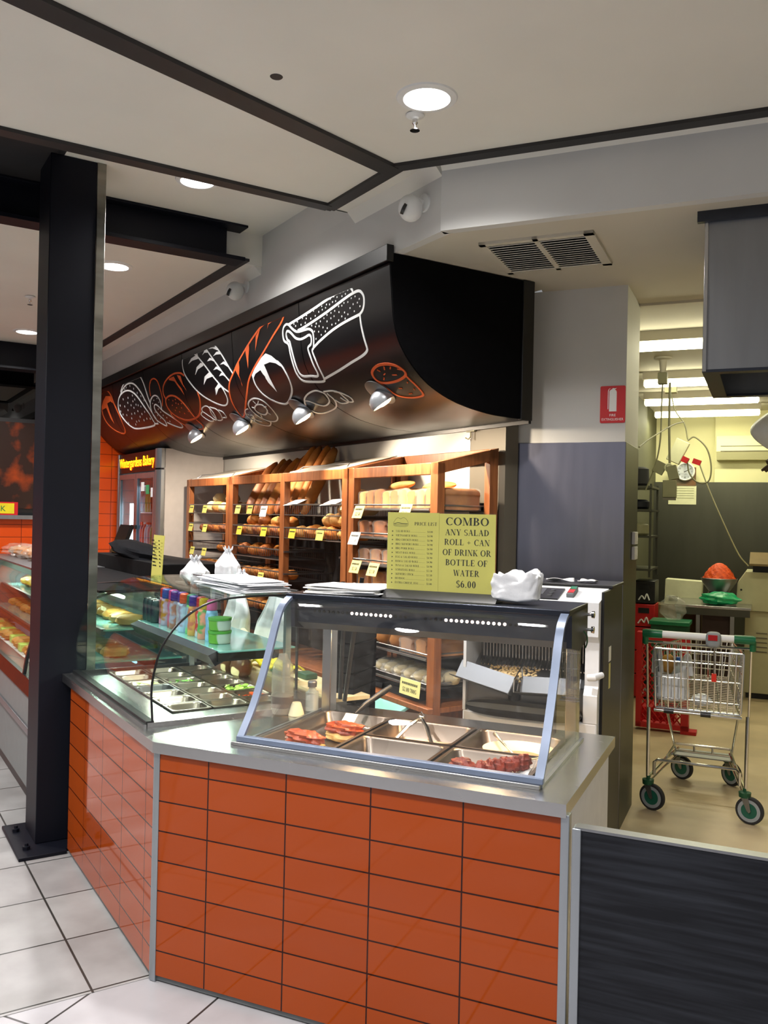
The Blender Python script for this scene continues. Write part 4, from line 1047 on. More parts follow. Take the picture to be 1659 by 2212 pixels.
for x, y, z in ((hx1 + 0.012, 0.76, 1.345), (hx1 + 0.012, 0.757, 1.288)):
    part(t, 'knob', MB().lathe([(0.006, 0.0), (0.006, 0.018), (0.013, 0.020), (0.014, 0.03), (0.0, 0.033)], (x, y, z), 14, rotm('Y', 90)), M['chrome'])
part(t, 'wiring', MB().tube(cat_rom([(hx1 + 0.012, 0.70, 1.29), (hx1 + 0.022, 0.72, 1.27), (hx1 + 0.02, 0.74, 1.24), (hx1 + 0.012, 0.75, 1.22)], 4), 0.003), M['green_dark'])

# food in the hot case
def pork(x, y, rz, label, seed):
    z = ZR - 0.05
    t = T('roast_pork', label, 'roast pork', 'B', (x, y, z))
    Mz = rotm('Z', rz)
    part(t, 'meat', MB().blob((x, y, z + 0.018), (0.082, 0.048, 0.020), Mz, 22, 10, 0.07, 3, seed, pw=2.6), M['pork_fat'])
    part(t, 'crackling', MB().blob((x - 0.004, y + 0.003, z + 0.046), (0.078, 0.047, 0.026), Mz @ rotm('X', -8), 30, 16, 0.13, 3.4, seed + 3, pw=2.4), M['pork'])
pork(0.455, 0.29, -12, 'red glazed roast pork piece nearest the front glass', 3)
pork(0.530, 0.475, -4, 'red glazed roast pork piece behind the front one', 8)
t = T('spatula', 'black handled spatula leaning at the back of the pork pan', 'spatula', 'B', (0.485, 0.66, ZR - 0.04))
part(t, 'blade', MB().rbox((0.475, 0.62, 0.868), (0.055, 0.075, 0.003), rotm('X', 32)), M['paper_white'])
part(t, 'handle', MB().tube([(0.485, 0.66, 0.888), (0.51, 0.70, 0.92), (0.56, 0.775, 0.965), (0.585, 0.80, 0.985)], [0.008, 0.011, 0.013, 0.011], 10), M['black_plastic'])
t = T('tongs', 'steel tongs standing open in the back middle hot pan', 'tongs', 'B', (0.81, 0.55, ZR - 0.07))
ap = Vector((0.775, 0.66, 0.905))
for e in ((0.70, 0.46, 0.81), (0.90, 0.50, 0.81)):
    e = Vector(e)
    part(t, 'arm', MB().tube([ap, ap.lerp(e, 0.35) + Vector((0, 0, 0.012)), e.lerp(ap, 0.2), e], [0.006, 0.009, 0.008, 0.012], 8), M['chrome'])
part(t, 'hinge', MB().blob(ap, (0.014, 0.010, 0.010), None, 12, 8).tube([ap + Vector((-0.012, 0, 0.006)), ap + Vector((0, 0, 0.022)), ap + Vector((0.012, 0, 0.006))], 0.003), M['chrome'])
thing('napkin', 'white paper lining in the back middle hot pan', 'paper', 'B', MB().grid(lambda u, v: (0.70 + 0.22 * u, 0.46 + 0.12 * v, 0.803 + 0.006 * math.sin(u * 9 + v * 4)), 14, 8), M['paper_white'], solid=0.002)
for k, (x, y, r) in enumerate(((0.74, 0.50, 0.032), (0.90, 0.49, 0.022))):
    thing('meat_piece', ['red roast meat scrap left of the tongs tips', 'small red meat scrap at the right tongs tip'][k], 'meat', 'B', MB().blob((x, y, 0.818), (r * 1.4, r, 0.013), rotm('Z', 15), 16, 9, 0.2, 3, k), M['pork'])
t = T('sauce_dish', 'wide cream dish with leftover orange sauce in the back right hot pan', 'dish', 'B', (1.20, 0.565, 0.80))
part(t, 'dish', MB().lathe([(0.0, 0.822), (0.06, 0.822), (0.085, 0.828), (0.126, 0.853), (0.130, 0.855), (0.128, 0.850), (0.09, 0.822), (0.06, 0.816), (0.0, 0.816)], (1.20, 0.565, 0), 36, None, 1.05, 0.95), M['plate_cream'])
part(t, 'sauce', MB().lathe([(0.0, 0.8325), (0.06, 0.8325), (0.086, 0.8305), (0.0, 0.823)], (1.205, 0.553, 0), 28), M['sauce'])
t = T('spoon', 'steel spoon resting in the cream sauce dish', 'spoon', 'B', (1.14, 0.60, 0.82))
part(t, 'handle', MB().tube([(1.185, 0.545, 0.838), (1.12, 0.60, 0.868), (1.085, 0.635, 0.884)], [0.004, 0.005, 0.009], 8), M['chrome'])
part(t, 'bowl', MB().blob((1.20, 0.53, 0.834), (0.022, 0.015, 0.005), rotm('Z', -40), 14, 8), M['chrome'])
thing('paper_liner', 'crumpled white paper under the skewers in the front right pan', 'paper', 'B', MB().grid(lambda u, v: (1.05 + 0.25 * u, 0.17 + 0.20 * v, 0.824 + 0.012 * abs(math.sin(u * 7 + v * 5)) + 0.02 * u * v), 20, 14), M['paper_white'], solid=0.002)
thing('meat_ball', 'browned meat ball at the left of the front right hot pan', 'meat', 'B', MB().blob((1.080, 0.265, 0.852), (0.046, 0.036, 0.030), None, 26, 14, 0.10, 4, 4), M['meat_red'])
t = T('meat_skewer', 'red spiced meat skewer lying in the front right hot pan', 'skewer', 'B', (1.215, 0.26, 0.83))
part(t, 'stick', MB().tube([(1.13, 0.235, 0.858), (1.325, 0.37, 0.888)], 0.003, 6), M['crumb'])
for k in range(6):
    f = k / 5
    part(t, 'meat_cube', MB().blob((1.150 + 0.125 * f, 0.250 + 0.085 * f, 0.856 + 0.020 * f), (0.023, 0.030, 0.027), rotm('Z', 30 * k), 18, 11, 0.13, 4, 20 + k), M['meat_red'])
# ================================================================== LETTERING
def glyphs():
    G = {}
    W, Tn, S = 0.175, 0.07, 0.06
    V = lambda x, y0=0.0, y1=1.0, w=W: [('p', [(x, y0), (x + w, y0), (x + w, y1), (x, y1)])]
    Hh = lambda x0, x1, y, t=Tn: [('p', [(x0, y), (x1, y), (x1, y + t), (x0, y + t)])]
    D = lambda x0, y0, x1, y1, w: [('p', [(x0, y0), (x0 + w, y0), (x1 + w, y1), (x1, y1)])]
    A_ = lambda cx, cy, rx, ry, a0, a1, w=W, t=Tn: [('a', (cx, cy, rx, ry, a0, a1, w, t))]
    def sf(x, w=W, top=True, bot=True):
        o = []
        if bot: o += Hh(x - 0.07, x + w + 0.07, 0, S)
        if top: o += Hh(x - 0.07, x + w + 0.07, 1 - S, S)
        return o
    G['A'] = (0.74, D(0.06, 0, 0.34, 1, 0.05) + D(0.53, 0, 0.28, 1, 0.16) + Hh(0.16, 0.5, 0.33) + Hh(0, 0.22, 0, S) + Hh(0.46, 0.76, 0, S))
    G['B'] = (0.68, V(0.08) + sf(0.08) + A_(0.30, 0.745, 0.28, 0.255, -90, 90) + A_(0.30, 0.265, 0.34, 0.265, -90, 90) + Hh(0.1, 0.32, 0.49) + Hh(0.1, 0.32, 0.955) + Hh(0.1, 0.32, 0))
    G['C'] = (0.74, A_(0.42, 0.5, 0.40, 0.52, 48, 312) + V(0.66, 0.68, 1.0, 0.04) + V(0.66, 0.04, 0.24, 0.03))
    G['D'] = (0.76, V(0.08) + sf(0.08, top=True) + A_(0.30, 0.5, 0.42, 0.5, -90, 90) + Hh(0.1, 0.32, 0.955) + Hh(0.1, 0.32, 0))
    G['E'] = (0.66, V(0.08) + sf(0.08) + Hh(0.1, 0.58, 0.955) + Hh(0.1, 0.6, 0) + Hh(0.2, 0.46, 0.48) + V(0.55, 0.72, 1.0, 0.04) + V(0.57, 0, 0.28, 0.04) + V(0.43, 0.38, 0.62, 0.035))
    G['F'] = (0.62, V(0.08) + sf(0.08) + Hh(0.1, 0.56, 0.955) + Hh(0.2, 0.44, 0.48) + V(0.53, 0.72, 1.0, 0.04) + V(0.41, 0.38, 0.62, 0.035))
    G['G'] = (0.78, A_(0.42, 0.5, 0.40, 0.52, 48, 312) + V(0.56, 0.06, 0.42, 0.14) + Hh(0.48, 0.78, 0.40, S) + V(0.66, 0.70, 1.0, 0.04))
    G['H'] = (0.80, V(0.08) + sf(0.08) + V(0.54) + sf(0.54) + Hh(0.1, 0.6, 0.49))
    G['I'] = (0.38, V(0.10) + sf(0.10))
    G['K'] = (0.78, V(0.08) + sf(0.08) + D(0.20, 0.42, 0.56, 0.98, 0.06) + D(0.54, 0, 0.28, 0.55, 0.17) + Hh(0.46, 0.80, 0, S) + Hh(0.46, 0.74, 0.96, S))
    G['L'] = (0.66, V(0.08) + sf(0.08) + Hh(0.1, 0.6, 0) + V(0.57, 0, 0.32, 0.04))
    G['M'] = (0.98, V(0.10, w=0.05) + Hh(0, 0.22, 0, S) + Hh(0, 0.22, 0.96, S) + D(0.42, 0, 0.09, 1, 0.16) + D(0.44, 0, 0.74, 1, 0.05) + V(0.73) + sf(0.73))
    G['N'] = (0.80, V(0.10, w=0.05) + Hh(0.02, 0.22, 0, S) + Hh(0.0, 0.16, 0.96, S) + D(0.56, 0, 0.09, 1, 0.17) + V(0.66, w=0.05) + Hh(0.58, 0.80, 0.96, S))
    G['O'] = (0.84, A_(0.42, 0.5, 0.41, 0.52, 0, 360))
    G['P'] = (0.66, V(0.08) + sf(0.08) + A_(0.30, 0.72, 0.33, 0.28, -90, 90) + Hh(0.1, 0.32, 0.955) + Hh(0.1, 0.32, 0.44))
    G['Q'] = (0.84, A_(0.42, 0.5, 0.41, 0.52, 0, 360) + D(0.62, -0.2, 0.40, 0.05, 0.16))
    G['R'] = (0.76, V(0.08) + sf(0.08) + A_(0.30, 0.73, 0.31, 0.27, -90, 90) + Hh(0.1, 0.32, 0.955) + Hh(0.1, 0.32, 0.46) + D(0.56, 0, 0.30, 0.48, 0.16) + Hh(0.56, 0.80, 0, S))
    G['S'] = (0.60, A_(0.31, 0.745, 0.26, 0.27, 40, 270, 0.13) + A_(0.31, 0.255, 0.27, 0.27, -140, 90, 0.13) + V(0.50, 0.74, 1.0, 0.035) + V(0.06, 0.0, 0.26, 0.035))
    G['T'] = (0.70, V(0.28) + sf(0.28, top=False) + Hh(0.04, 0.67, 0.955) + V(0.04, 0.72, 1.0, 0.04) + V(0.63, 0.72, 1.0, 0.04))
    G['U'] = (0.78, V(0.08, 0.28, 1.0) + A_(0.37, 0.30, 0.29, 0.31, 180, 360) + V(0.61, 0.28, 1.0, 0.05) + sf(0.08, bot=False) + Hh(0.54, 0.74, 0.96, S))
    G['V'] = (0.74, D(0.32, 0, 0.06, 1, 0.17) + D(0.36, 0, 0.60, 1, 0.05) + Hh(0, 0.3, 0.96, S) + Hh(0.5, 0.74, 0.96, S))
    G['W'] = (1.04, D(0.26, 0, 0.05, 1, 0.16) + D(0.30, 0, 0.52, 1, 0.05) + D(0.66, 0, 0.45, 1, 0.16) + D(0.70, 0, 0.90, 1, 0.05) + Hh(0, 0.26, 0.96, S) + Hh(0.80, 1.04, 0.96, S))
    G['X'] = (0.76, D(0.52, 0, 0.08, 1, 0.17) + D(0.08, 0, 0.56, 1, 0.05) + Hh(0, 0.24, 0, S) + Hh(0.44, 0.74, 0, S) + Hh(0.02, 0.32, 0.96, S) + Hh(0.5, 0.72, 0.96, S))
    G['Y'] = (0.74, V(0.30, 0, 0.45) + sf(0.30, top=False) + D(0.30, 0.42, 0.06, 1, 0.16) + D(0.38, 0.42, 0.60, 1, 0.05) + Hh(0, 0.28, 0.96, S) + Hh(0.5, 0.74, 0.96, S))
    G['+'] = (0.74, Hh(0.08, 0.62, 0.42, 0.07) + V(0.315, 0.18, 0.72, 0.07))
    G['&'] = (0.80, A_(0.36, 0.76, 0.18, 0.25, 0, 360, 0.07) + A_(0.30, 0.26, 0.28, 0.27, 60, 330) + D(0.58, 0, 0.22, 0.68, 0.15))
    G['.'] = (0.26, [('p', [(0.05, 0), (0.19, 0), (0.19, 0.14), (0.05, 0.14)])])
    G[','] = (0.26, [('p', [(0.02, -0.16), (0.10, -0.16), (0.19, 0.13), (0.05, 0.13)])])
    G['/'] = (0.34, D(0.0, 0, 0.26, 1, 0.06))
    G['$'] = (0.58, G['S'][1] + V(0.28, -0.10, 1.10, 0.05))
    G['0'] = (0.58, A_(0.28, 0.5, 0.26, 0.51, 0, 360))
    G['1'] = (0.50, V(0.17, 0, 1.0) + sf(0.17, top=False) + D(0.08, 0.84, 0.2, 0.97, 0.08))
    G['2'] = (0.58, A_(0.28, 0.72, 0.25, 0.29, -25, 160) + D(0.04, 0.04, 0.36, 0.58, 0.14) + Hh(0.04, 0.53, 0, 0.13))
    G['3'] = (0.58, A_(0.25, 0.74, 0.24, 0.27, -80, 150, 0.13) + A_(0.25, 0.27, 0.27, 0.28, -150, 85, 0.13))
    G['4'] = (0.58, V(0.32, 0, 1, 0.14) + D(0.02, 0.28, 0.32, 1, 0.07) + Hh(0.02, 0.56, 0.24, 0.12))
    G['5'] = (0.58, A_(0.25, 0.32, 0.27, 0.33, -150, 110, 0.14) + Hh(0.1, 0.5, 0.88, 0.12) + V(0.09, 0.55, 1, 0.05))
    G['6'] = (0.58, A_(0.28, 0.32, 0.26, 0.33, 0, 360) + A_(0.42, 0.42, 0.40, 0.60, 95, 190, 0.15))
    G['7'] = (0.56, Hh(0.04, 0.54, 0.87, 0.13) + D(0.16, 0, 0.40, 0.9, 0.13))
    G['8'] = (0.58, A_(0.28, 0.75, 0.23, 0.26, 0, 360, 0.13) + A_(0.28, 0.26, 0.26, 0.27, 0, 360, 0.14))
    G['9'] = (0.58, A_(0.28, 0.68, 0.26, 0.33, 0, 360) + A_(0.14, 0.58, 0.40, 0.60, -85, 10, 0.15))
    G[' '] = (0.30, [])
    return G
GL = glyphs()
def serif(mb, s, x, z, h, y, align='l', sx=1.0, bold=1.0):
    """serif capitals facing -y, cap height h, baseline z"""
    wd = sum(GL[c][0] for c in s) * h * sx + 0.06 * h * sx * (len(s) - 1)
    if align == 'c': x -= wd / 2
    if align == 'r': x -= wd
    for c in s:
        w, prim = GL[c]
        for kind, d in prim:
            if kind == 'p':
                base = len(mb.v)
                mb.v += [Vector((x + p[0] * h * sx, y, z + p[1] * h)) for p in d]
                mb.f.append(tuple(base + i for i in range(len(d))))
            else:
                cx, cy, rx, ry, a0, a1, ww, tt = d
                n = max(6, int(abs(a1 - a0) / 18))
                base = len(mb.v)
                for i in range(n + 1):
                    a = R(a0 + (a1 - a0) * i / n)
                    for ex, ey in ((rx, ry), (rx - ww * bold, ry - tt)):
                        mb.v.append(Vector((x + (cx + ex * math.cos(a)) * h * sx, y, z + (cy + ey * math.sin(a)) * h)))
                for i in range(n):
                    q = base + 2 * i
                    mb.f.append((q, q + 1, q + 3, q + 2))
        x += (w + 0.06) * h * sx
    return wd
def sans(mb, s, x, z, h, y, align='c', xf=None, sx=1.0):
    """plain built-in lettering facing -y; xf maps (x, z) to a 3D point when the face is not in the xz plane"""
    cu = bpy.data.curves.new('lettering', 'FONT')
    cu.body = s
    cu.size = h / 0.7
    cu.align_x = {'c': 'CENTER', 'l': 'LEFT', 'r': 'RIGHT'}[align]
    cu.resolution_u = 3
    ob = bpy.data.objects.new('lettering', cu)
    COL.objects.link(ob)
    dg = bpy.context.evaluated_depsgraph_get()
    me = bpy.data.meshes.new_from_object(ob.evaluated_get(dg))
    base = len(mb.v)
    for v in me.vertices:
        px, pz = x + v.co.x * sx, z + v.co.y
        mb.v.append(Vector(xf(px, pz)) if xf else Vector((px, y, pz)))
    for p in me.polygons: mb.f.append(tuple(base + i for i in p.vertices))
    bpy.data.objects.remove(ob)
    bpy.data.curves.remove(cu)
    bpy.data.meshes.remove(me)

# ================================================================== BREAD RACKS (A grid)
YR, YB_ = 1.75, 2.17
def top_z(y): return 2.0 + (y - YR) * 0.10 / 0.42
def rack(x0, x1, mids, label, mesh_top, back=1.70):
    t = T('bread_rack', label, 'bread rack', 'A', ((x0 + x1) / 2, 1.96, 0), group='timber bread racks')
    pw = 0.068
    part(t, 'post', MB().box(x0, x0 + pw, YR, YR + 0.05, 0.62, 2.0), M['wood'], bev=0.003)
    part(t, 'post', MB().box(x1 - pw, x1, YR, YR + 0.05, 0.62, 2.0), M['wood'], bev=0.003)
    for x in mids: part(t, 'post', MB().box(x - 0.035, x + 0.035, YR, YR + 0.05, 0.62, 1.94), M['wood'], bev=0.003)
    for x in (x0, x1 - 0.05):
        part(t, 'back_post', MB().box(x, x + 0.05, YB_ - 0.06, YB_, 0.62, 2.09), M['wood'], bev=0.003)
        part(t, 'sloping_rail', MB().prism([(YR, 1.935), (YB_, 2.035), (YB_, 2.10), (YR, 2.0)], 'x', x, x + 0.05), M['wood'], flat=True)
    part(t, 'top_rail', MB().box(x0 + pw, x1 - pw, YR, YR + 0.035, 1.935, 2.0), M['wood'], bev=0.003)
    part(t, 'back_rail', MB().box(x0 + 0.05, x1 - 0.05, YB_ - 0.035, YB_, 2.03, 2.095), M['wood'], bev=0.003)
    part(t, 'bottom_board', MB().box(x0, x1, YR - 0.035, YB_, 0.635, 0.665), M['wood'], bev=0.004)
    part(t, 'back_board', MB().box(x0 + 0.05, x1 - 0.05, YB_ - 0.012, YB_ - 0.004, 0.665, back), M['back_dark'])
    part(t, 'cabinet', MB().box(x0 + 0.02, x1 - 0.02, YR + 0.03, YB_, 0.004, 0.635), M['wood_dark'])
    for z in (0.78, 0.94, 1.11):
        part(t, 'side_slat', MB().box(x0 + 0.005, x0 + 0.02, YR + 0.05, YB_ - 0.05, z - 0.03, z), M['wire_dark'])
    if mesh_top:
        a, b = mesh_top
        part(t, 'wire_lid', MB().prism([(YR + 0.03, 2.004), (YB_, 2.103), (YB_, 2.108), (YR + 0.03, 2.009)], 'x', a, b), M['mesh_white'], flat=True)
        part(t, 'lid_handle', MB().tube([(a + 0.05, YR + 0.06, 2.012), (a + 0.08, YR + 0.10, 2.045), (b - 0.08, YR + 0.10, 2.045), (b - 0.05, YR + 0.06, 2.012)], 0.004, 6), M['wire'])
    return t
def basket(t, x0, x1, z, dark=False, fence=0.075, n=26):
    """wire basket: rim, floor wires and a front fence"""
    m = M['wire_dark' if dark else 'wire']
    y0, y1 = YR + 0.005, YB_ - 0.04
    mb = MB()
    mb.tube([(x0, y0, z), (x1, y0, z), (x1, y1, z), (x0, y1, z)], 0.0055, 6, True)
    mb.tube([(x0, y0, z - fence), (x1, y0, z - fence), (x1, y1, z - fence), (x0, y1, z - fence)], 0.0035, 6, True)
    for k in range(n + 1):
        x = x0 + (x1 - x0) * k / n
        mb.tube([(x, y0, z), (x, y0, z - fence), (x, y1, z - fence), (x, y1, z)], 0.0017, 4)
    o = part(t, 'wire_basket', mb, m)
    return o
def runner(t, x, z):
    part(t, 'runner', MB().box(x - 0.006, x + 0.006, YR + 0.0, YB_ - 0.02, z - 0.016, z - 0.004), M['wire'])
def sheet_tray(t, x0, x1, z):
    y0, y1 = YR + 0.004, YB_ - 0.04
    part(t, 'tray', MB().box(x0, x1, y0, y1, z - 0.030, z - 0.024).box(x0, x1, y1 - 0.005, y1, z - 0.03, z + 0.02), M['wire_dark'])
    part(t, 'tray_rail', MB().tube([(x0, y1, z), (x0, y0, z), (x1, y0, z), (x1, y1, z)], 0.005, 6).tube([(x0, y0 - 0.004, z - 0.028), (x1, y0 - 0.004, z - 0.028)], 0.007, 6), M['wire'])

bay = {1: (-4.665, -3.775), 2: (-3.615, -2.72), 3: (-2.64, -1.795), 4: (-1.625, -0.80)}
r1 = rack(-4.742, -3.702, [], 'timber bread rack at the left, beside the drinks fridge', (-4.69, -3.75))
r2 = rack(-3.692, -1.722, [-2.68], 'wide two-bay timber bread rack with baguettes standing in it', (-2.62, -1.79))
r3 = rack(-1.702, -0.730, [], 'timber bread rack at the right end holding bagged loaves', None, 1.62)
ROWZ = {'top': 1.770, 'second': 1.603, 'third': 1.437, 'fourth': 1.275}
for b, rk in ((1, r1), (2, r2), (3, r2)):
    for lv, z in ROWZ.items():
        if b == 3 and lv in ('third', 'fourth'):
            runner(rk, bay[b][0] + 0.01, z)
            runner(rk, bay[b][1] - 0.01, z)
            continue
        basket(rk, *bay[b], z, dark=(b == 1 and lv == 'third'))
for b, rk in ((1, r1), (2, r2), (3, r2)):
    basket(rk, *bay[b], 1.02, dark=True, n=18)
for z in (1.768, 1.595, 1.432, 1.275, 0.945, 0.782): sheet_tray(r3, *bay[4], z)
sheet_tray(r3, *bay[4], 1.11)

BAYN = {1: 'fridge-side rack', 2: 'baguette bay', 3: 'bay right of baguettes', 4: 'end rack'}
rnd = random.Random(11)
def roll(x, y, z, r, m, label, group, sq=0.78, long=1.0, rz=0):
    mb = MB().blob((x, y, z + r * sq * 0.9), (r * long, r, r * sq), rotm('Z', rz), 18, 11, 0.045, 2.5, rnd.randint(0, 9999), flat=-r * sq * 0.8)
    return thing('bread_roll', label, 'bread roll', 'A', mb, M[m], group=group)
def fill_rolls(b, lv, z, xs, rows, r, mats, desc, group, layers=1, long=1.0, jit=0.012):
    n = 0
    for l in range(layers):
        for j in range(rows):
            for i, x in enumerate(xs):
                if l and (i % 2 or j == rows - 1): continue
                y = YR + 0.025 + r + j * r * 1.85 + l * r
                lab = '%s, %s along the %s, %s basket, %s' % (desc, ordn[i], ('upper layer' if l else 'front row' if j == 0 else 'back row'), lv, BAYN[b])
                roll(x + rnd.uniform(-jit, jit), y + rnd.uniform(-jit, jit) * 0.5, z - 0.07 + l * r * 1.25, r * rnd.uniform(0.92, 1.06), mats[(i + j) % len(mats)], lab, group, long=long, rz=rnd.uniform(-30, 30))
span = lambda a, b, n: [a + (b - a) * k / (n - 1) for k in range(n)]
fill_rolls(1, 'top', 1.770, span(-4.30, -3.84, 4), 2, 0.066, ['bun_white', 'crust_pale'], 'pale floury roll', 'pale rolls beside the fridge', 2)
fill_rolls(1, 'second', 1.603, span(-4.48, -3.84, 6), 2, 0.052, ['crust_dark', 'crust'], 'brown crusty roll', 'brown rolls beside the fridge')
fill_rolls(1, 'third', 1.437, span(-4.02, -3.84, 2), 2, 0.056, ['crust'], 'brown crusty roll', 'rolls on the dark basket')
fill_rolls(1, 'fourth', 1.275, span(-4.56, -3.84, 7), 2, 0.050, ['crust_tan', 'crust'], 'tan crusty roll', 'tan rolls low beside the fridge')
fill_rolls(2, 'second', 1.603, span(-3.50, -2.80, 7), 2, 0.056, ['crust', 'crust_pale', 'crust_dark'], 'golden crusty roll', 'golden rolls under the baguettes', 2)
fill_rolls(2, 'third', 1.437, span(-3.54, -3.16, 3), 2, 0.064, ['crust_dark', 'crust'], 'round brown roll', 'round rolls low in the baguette bay')
fill_rolls(2, 'fourth', 1.275, span(-3.44, -2.82, 6), 2, 0.050, ['crust', 'crust_tan'], 'small brown roll', 'small rolls low in the baguette bay')
fill_rolls(3, 'second', 1.603, span(-2.52, -1.87, 5), 2, 0.062, ['crust_pale', 'crust'], 'golden round roll', 'golden rolls right of the baguettes')
for k, (x, y, z) in enumerate(((-2.12, 1.86, 1.645), (-2.0, 1.86, 1.650), (-1.88, 1.86, 1.645), (-1.96, 1.90, 1.72), (-1.86, 1.92, 1.725))):
    roll(x, y, z - 0.03, 0.064, 'crust_pale', 'golden round roll, %s of the heap right of the baguettes' % ordn[k], 'golden rolls heaped at the right', long=1.12, rz=20 * k)
for k, (x, y, z, s) in enumerate(((-1.88, 1.88, 1.70, 1.0), (-1.83, 1.97, 1.70, 1.0), (-1.86, 1.92, 1.78, 1.05))):
    roll(x, y, z, 0.062 * s, 'bun_white', ['pale loaf at the front of the little heap at top right of the two-bay rack', 'pale loaf at the back of the little heap at top right of the two-bay rack', 'pale loaf on top of the little heap at top right of the two-bay rack'][k], 'pale loaves at the right of the baguettes', long=1.25, rz=60)
for b, z in ((2, 1.02), (3, 1.02)):
    fill_rolls(b, 'lowest', z, span(bay[b][0] + 0.1, bay[b][1] - 0.1, 6), 2, 0.058, ['crust_dark', 'crust'], 'dark crusty roll', 'rolls in the lowest baskets')
thing('brown_loaf', 'short brown loaf lying left of the baguettes in the top basket', 'bread', 'A', MB().blob((-3.50, 2.0, 1.775), (0.075, 0.15, 0.065), None, 18, 11, 0.05), M['crust_tan'])

def baguette(xb, yb, zb, xt, yt, zt, r, m, label, i):
    a, b = Vector((xb, yb, zb)), Vector((xt, yt, zt))
    ax = (b - a).normalized()
    s1 = ax.cross(Vector((0, 0, 1))).normalized()
    Mx = Matrix((s1, s1.cross(ax) * -1, ax)).transposed()
    L_ = (b - a).length / 2
    return thing('baguette', label, 'baguette', 'A', MB().blob((a + b) / 2, (r, r * 0.9, L_), Mx, 18, 26, 0.03, 2.2, 40 + i, pw=2.5), M[m], group='baguettes standing in the rack')
bags = [(-3.47, -3.585, 2.13, 0.062, 'crust_dark', 'thick dark shiny baguette, leftmost in the rack'),
        (-3.335, -3.43, 2.150, 0.044, 'crust', 'slim orange-brown baguette, second from the left in the rack'),
        (-3.225, -3.31, 2.140, 0.055, 'crust_dark', 'dark ridged baguette, third from the left in the rack'),
        (-3.09, -3.16, 2.145, 0.058, 'crust', 'thick golden baguette just left of the middle rack post'),
        (-2.955, -3.01, 2.17, 0.046, 'crust_dark', 'brown baguette half hidden behind the thick golden one'),
        (-2.83, -2.905, 2.225, 0.050, 'crust', 'tall pale-tipped baguette, fourth from the right in the rack'),
        (-2.71, -2.79, 2.225, 0.050, 'crust_tan', 'tall floury baguette, third from the right in the rack'),
        (-2.60, -2.665, 2.215, 0.046, 'crust', 'tall baguette, second from the right in the rack'),
        (-2.49, -2.555, 2.205, 0.046, 'crust_tan', 'tall tan baguette, rightmost in the rack')]
for i, (xb, xt, zt_, r, m, l) in enumerate(bags): baguette(xb, 1.825, 1.70, xt, 2.12, zt_, r, m, l, i)

def loaf(x, y0, y1, z, w, h, m, label, group, film='film', rz=0.0, name='sliced_loaf'):
    t = T(name, label, 'loaf', 'A', (x, (y0 + y1) / 2, z), rz, group)
    pr = cat_rom([(-0.46, 0.02), (-0.44, 0.0), (0.44, 0.0), (0.46, 0.02), (0.46, 0.58), (0.52, 0.72), (0.47, 0.90), (0.25, 1.0), (-0.25, 1.0), (-0.47, 0.90), (-0.52, 0.72), (-0.46, 0.58)], 3, True)
    def ring(s, y): return [(x + p.x * w * s, y, z + 0.004 + p.y * h * s + (1 - s) * h * 0.4) for p in pr]
    n = len(pr)
    def body(mul, ends):
        mb = MB()
        rings = [ring(s * mul, y) for s, y in ends]
        for q in rings: mb.v += [Vector(v) for v in q]
        for i in range(len(rings) - 1):
            for k in range(n): mb.f.append((i * n + k, i * n + (k + 1) % n, (i + 1) * n + (k + 1) % n, (i + 1) * n + k))
        mb.f.append(tuple(range(n))[::-1])
        mb.f.append(tuple((len(rings) - 1) * n + k for k in range(n)))
        return mb
    part(t, 'bread', body(1.0, [(0.90, y0), (1.0, y0 + 0.02), (1.02, (y0 + y1) / 2), (1.0, y1 - 0.02), (0.88, y1)]), M[m])
    if film: part(t, 'plastic_wrap', body(1.05, [(0.93, y0 - 0.008), (1.0, y0 + 0.02), (1.03, (y0 + y1) / 2), (1.0, y1), (0.3, y1 + 0.03)]), M[film])
    return t
for k in range(9):
    loaf(-1.575 + 0.0915 * k, YR + 0.03, YB_ - 0.07, 1.744, 0.090, 0.105 + 0.006 * (k % 3), ['crust_pale', 'crust_tan', 'crust_tan', 'crust_pale', 'crust_tan', 'crust_pale', 'crust', 'crust_pale', 'crust_tan'][k],
         'bagged sliced loaf, %s from the left on the top shelf of the end rack' % ordn[k], 'bagged loaves on the top shelf')
for k, (a, b) in enumerate((((-1.62, 2.0, 1.885), (-1.28, 1.97, 1.905)), ((-1.30, 2.05, 1.885), (-0.90, 2.0, 1.89)))):
    a, b = Vector(a), Vector(b)
    ax = (b - a).normalized(); s1 = ax.cross(Vector((0, 0, 1))).normalized()
    thing('baguette', ['short floury baguette lying on the bagged loaves at the left of the end rack', 'short floury baguette lying on the bagged loaves at the middle of the end rack'][k], 'baguette', 'A', MB().blob((a + b) / 2, (0.03, 0.026, (b - a).length / 2), Matrix((s1, s1.cross(ax) * -1, ax)).transposed(), 14, 16, 0.03, 2, k), M['crust_pale'], group='loose short baguettes')
for lv, z, n, m, w, h in (('second', 1.571, 5, 'crust_dark', 0.14, 0.10), ('third', 1.408, 6, 'crust', 0.12, 0.09), ('fourth', 1.251, 5, 'crust', 0.15, 0.115), ('fifth', 1.086, 5, 'crust_tan', 0.14, 0.09)):
    for k in range(n):
        x = -1.545 + 0.70 * k / (n - 1)
        loaf(x, YR + 0.03, YR + 0.26, z, w, h, m, 'bagged loaf, %s from the left on the %s shelf of the end rack' % (ordn[k], lv), 'bagged loaves on the %s shelf' % lv, 'film_white' if lv == 'third' else 'film')
for k, x in enumerate((-1.50, -1.35, -1.20)):
    roll(x, YR + 0.10, 0.922, 0.074, 'crust_tan', 'plain round roll, %s from the left in the sixth shelf of the end rack' % ordn[k], 'round rolls behind the hot case')
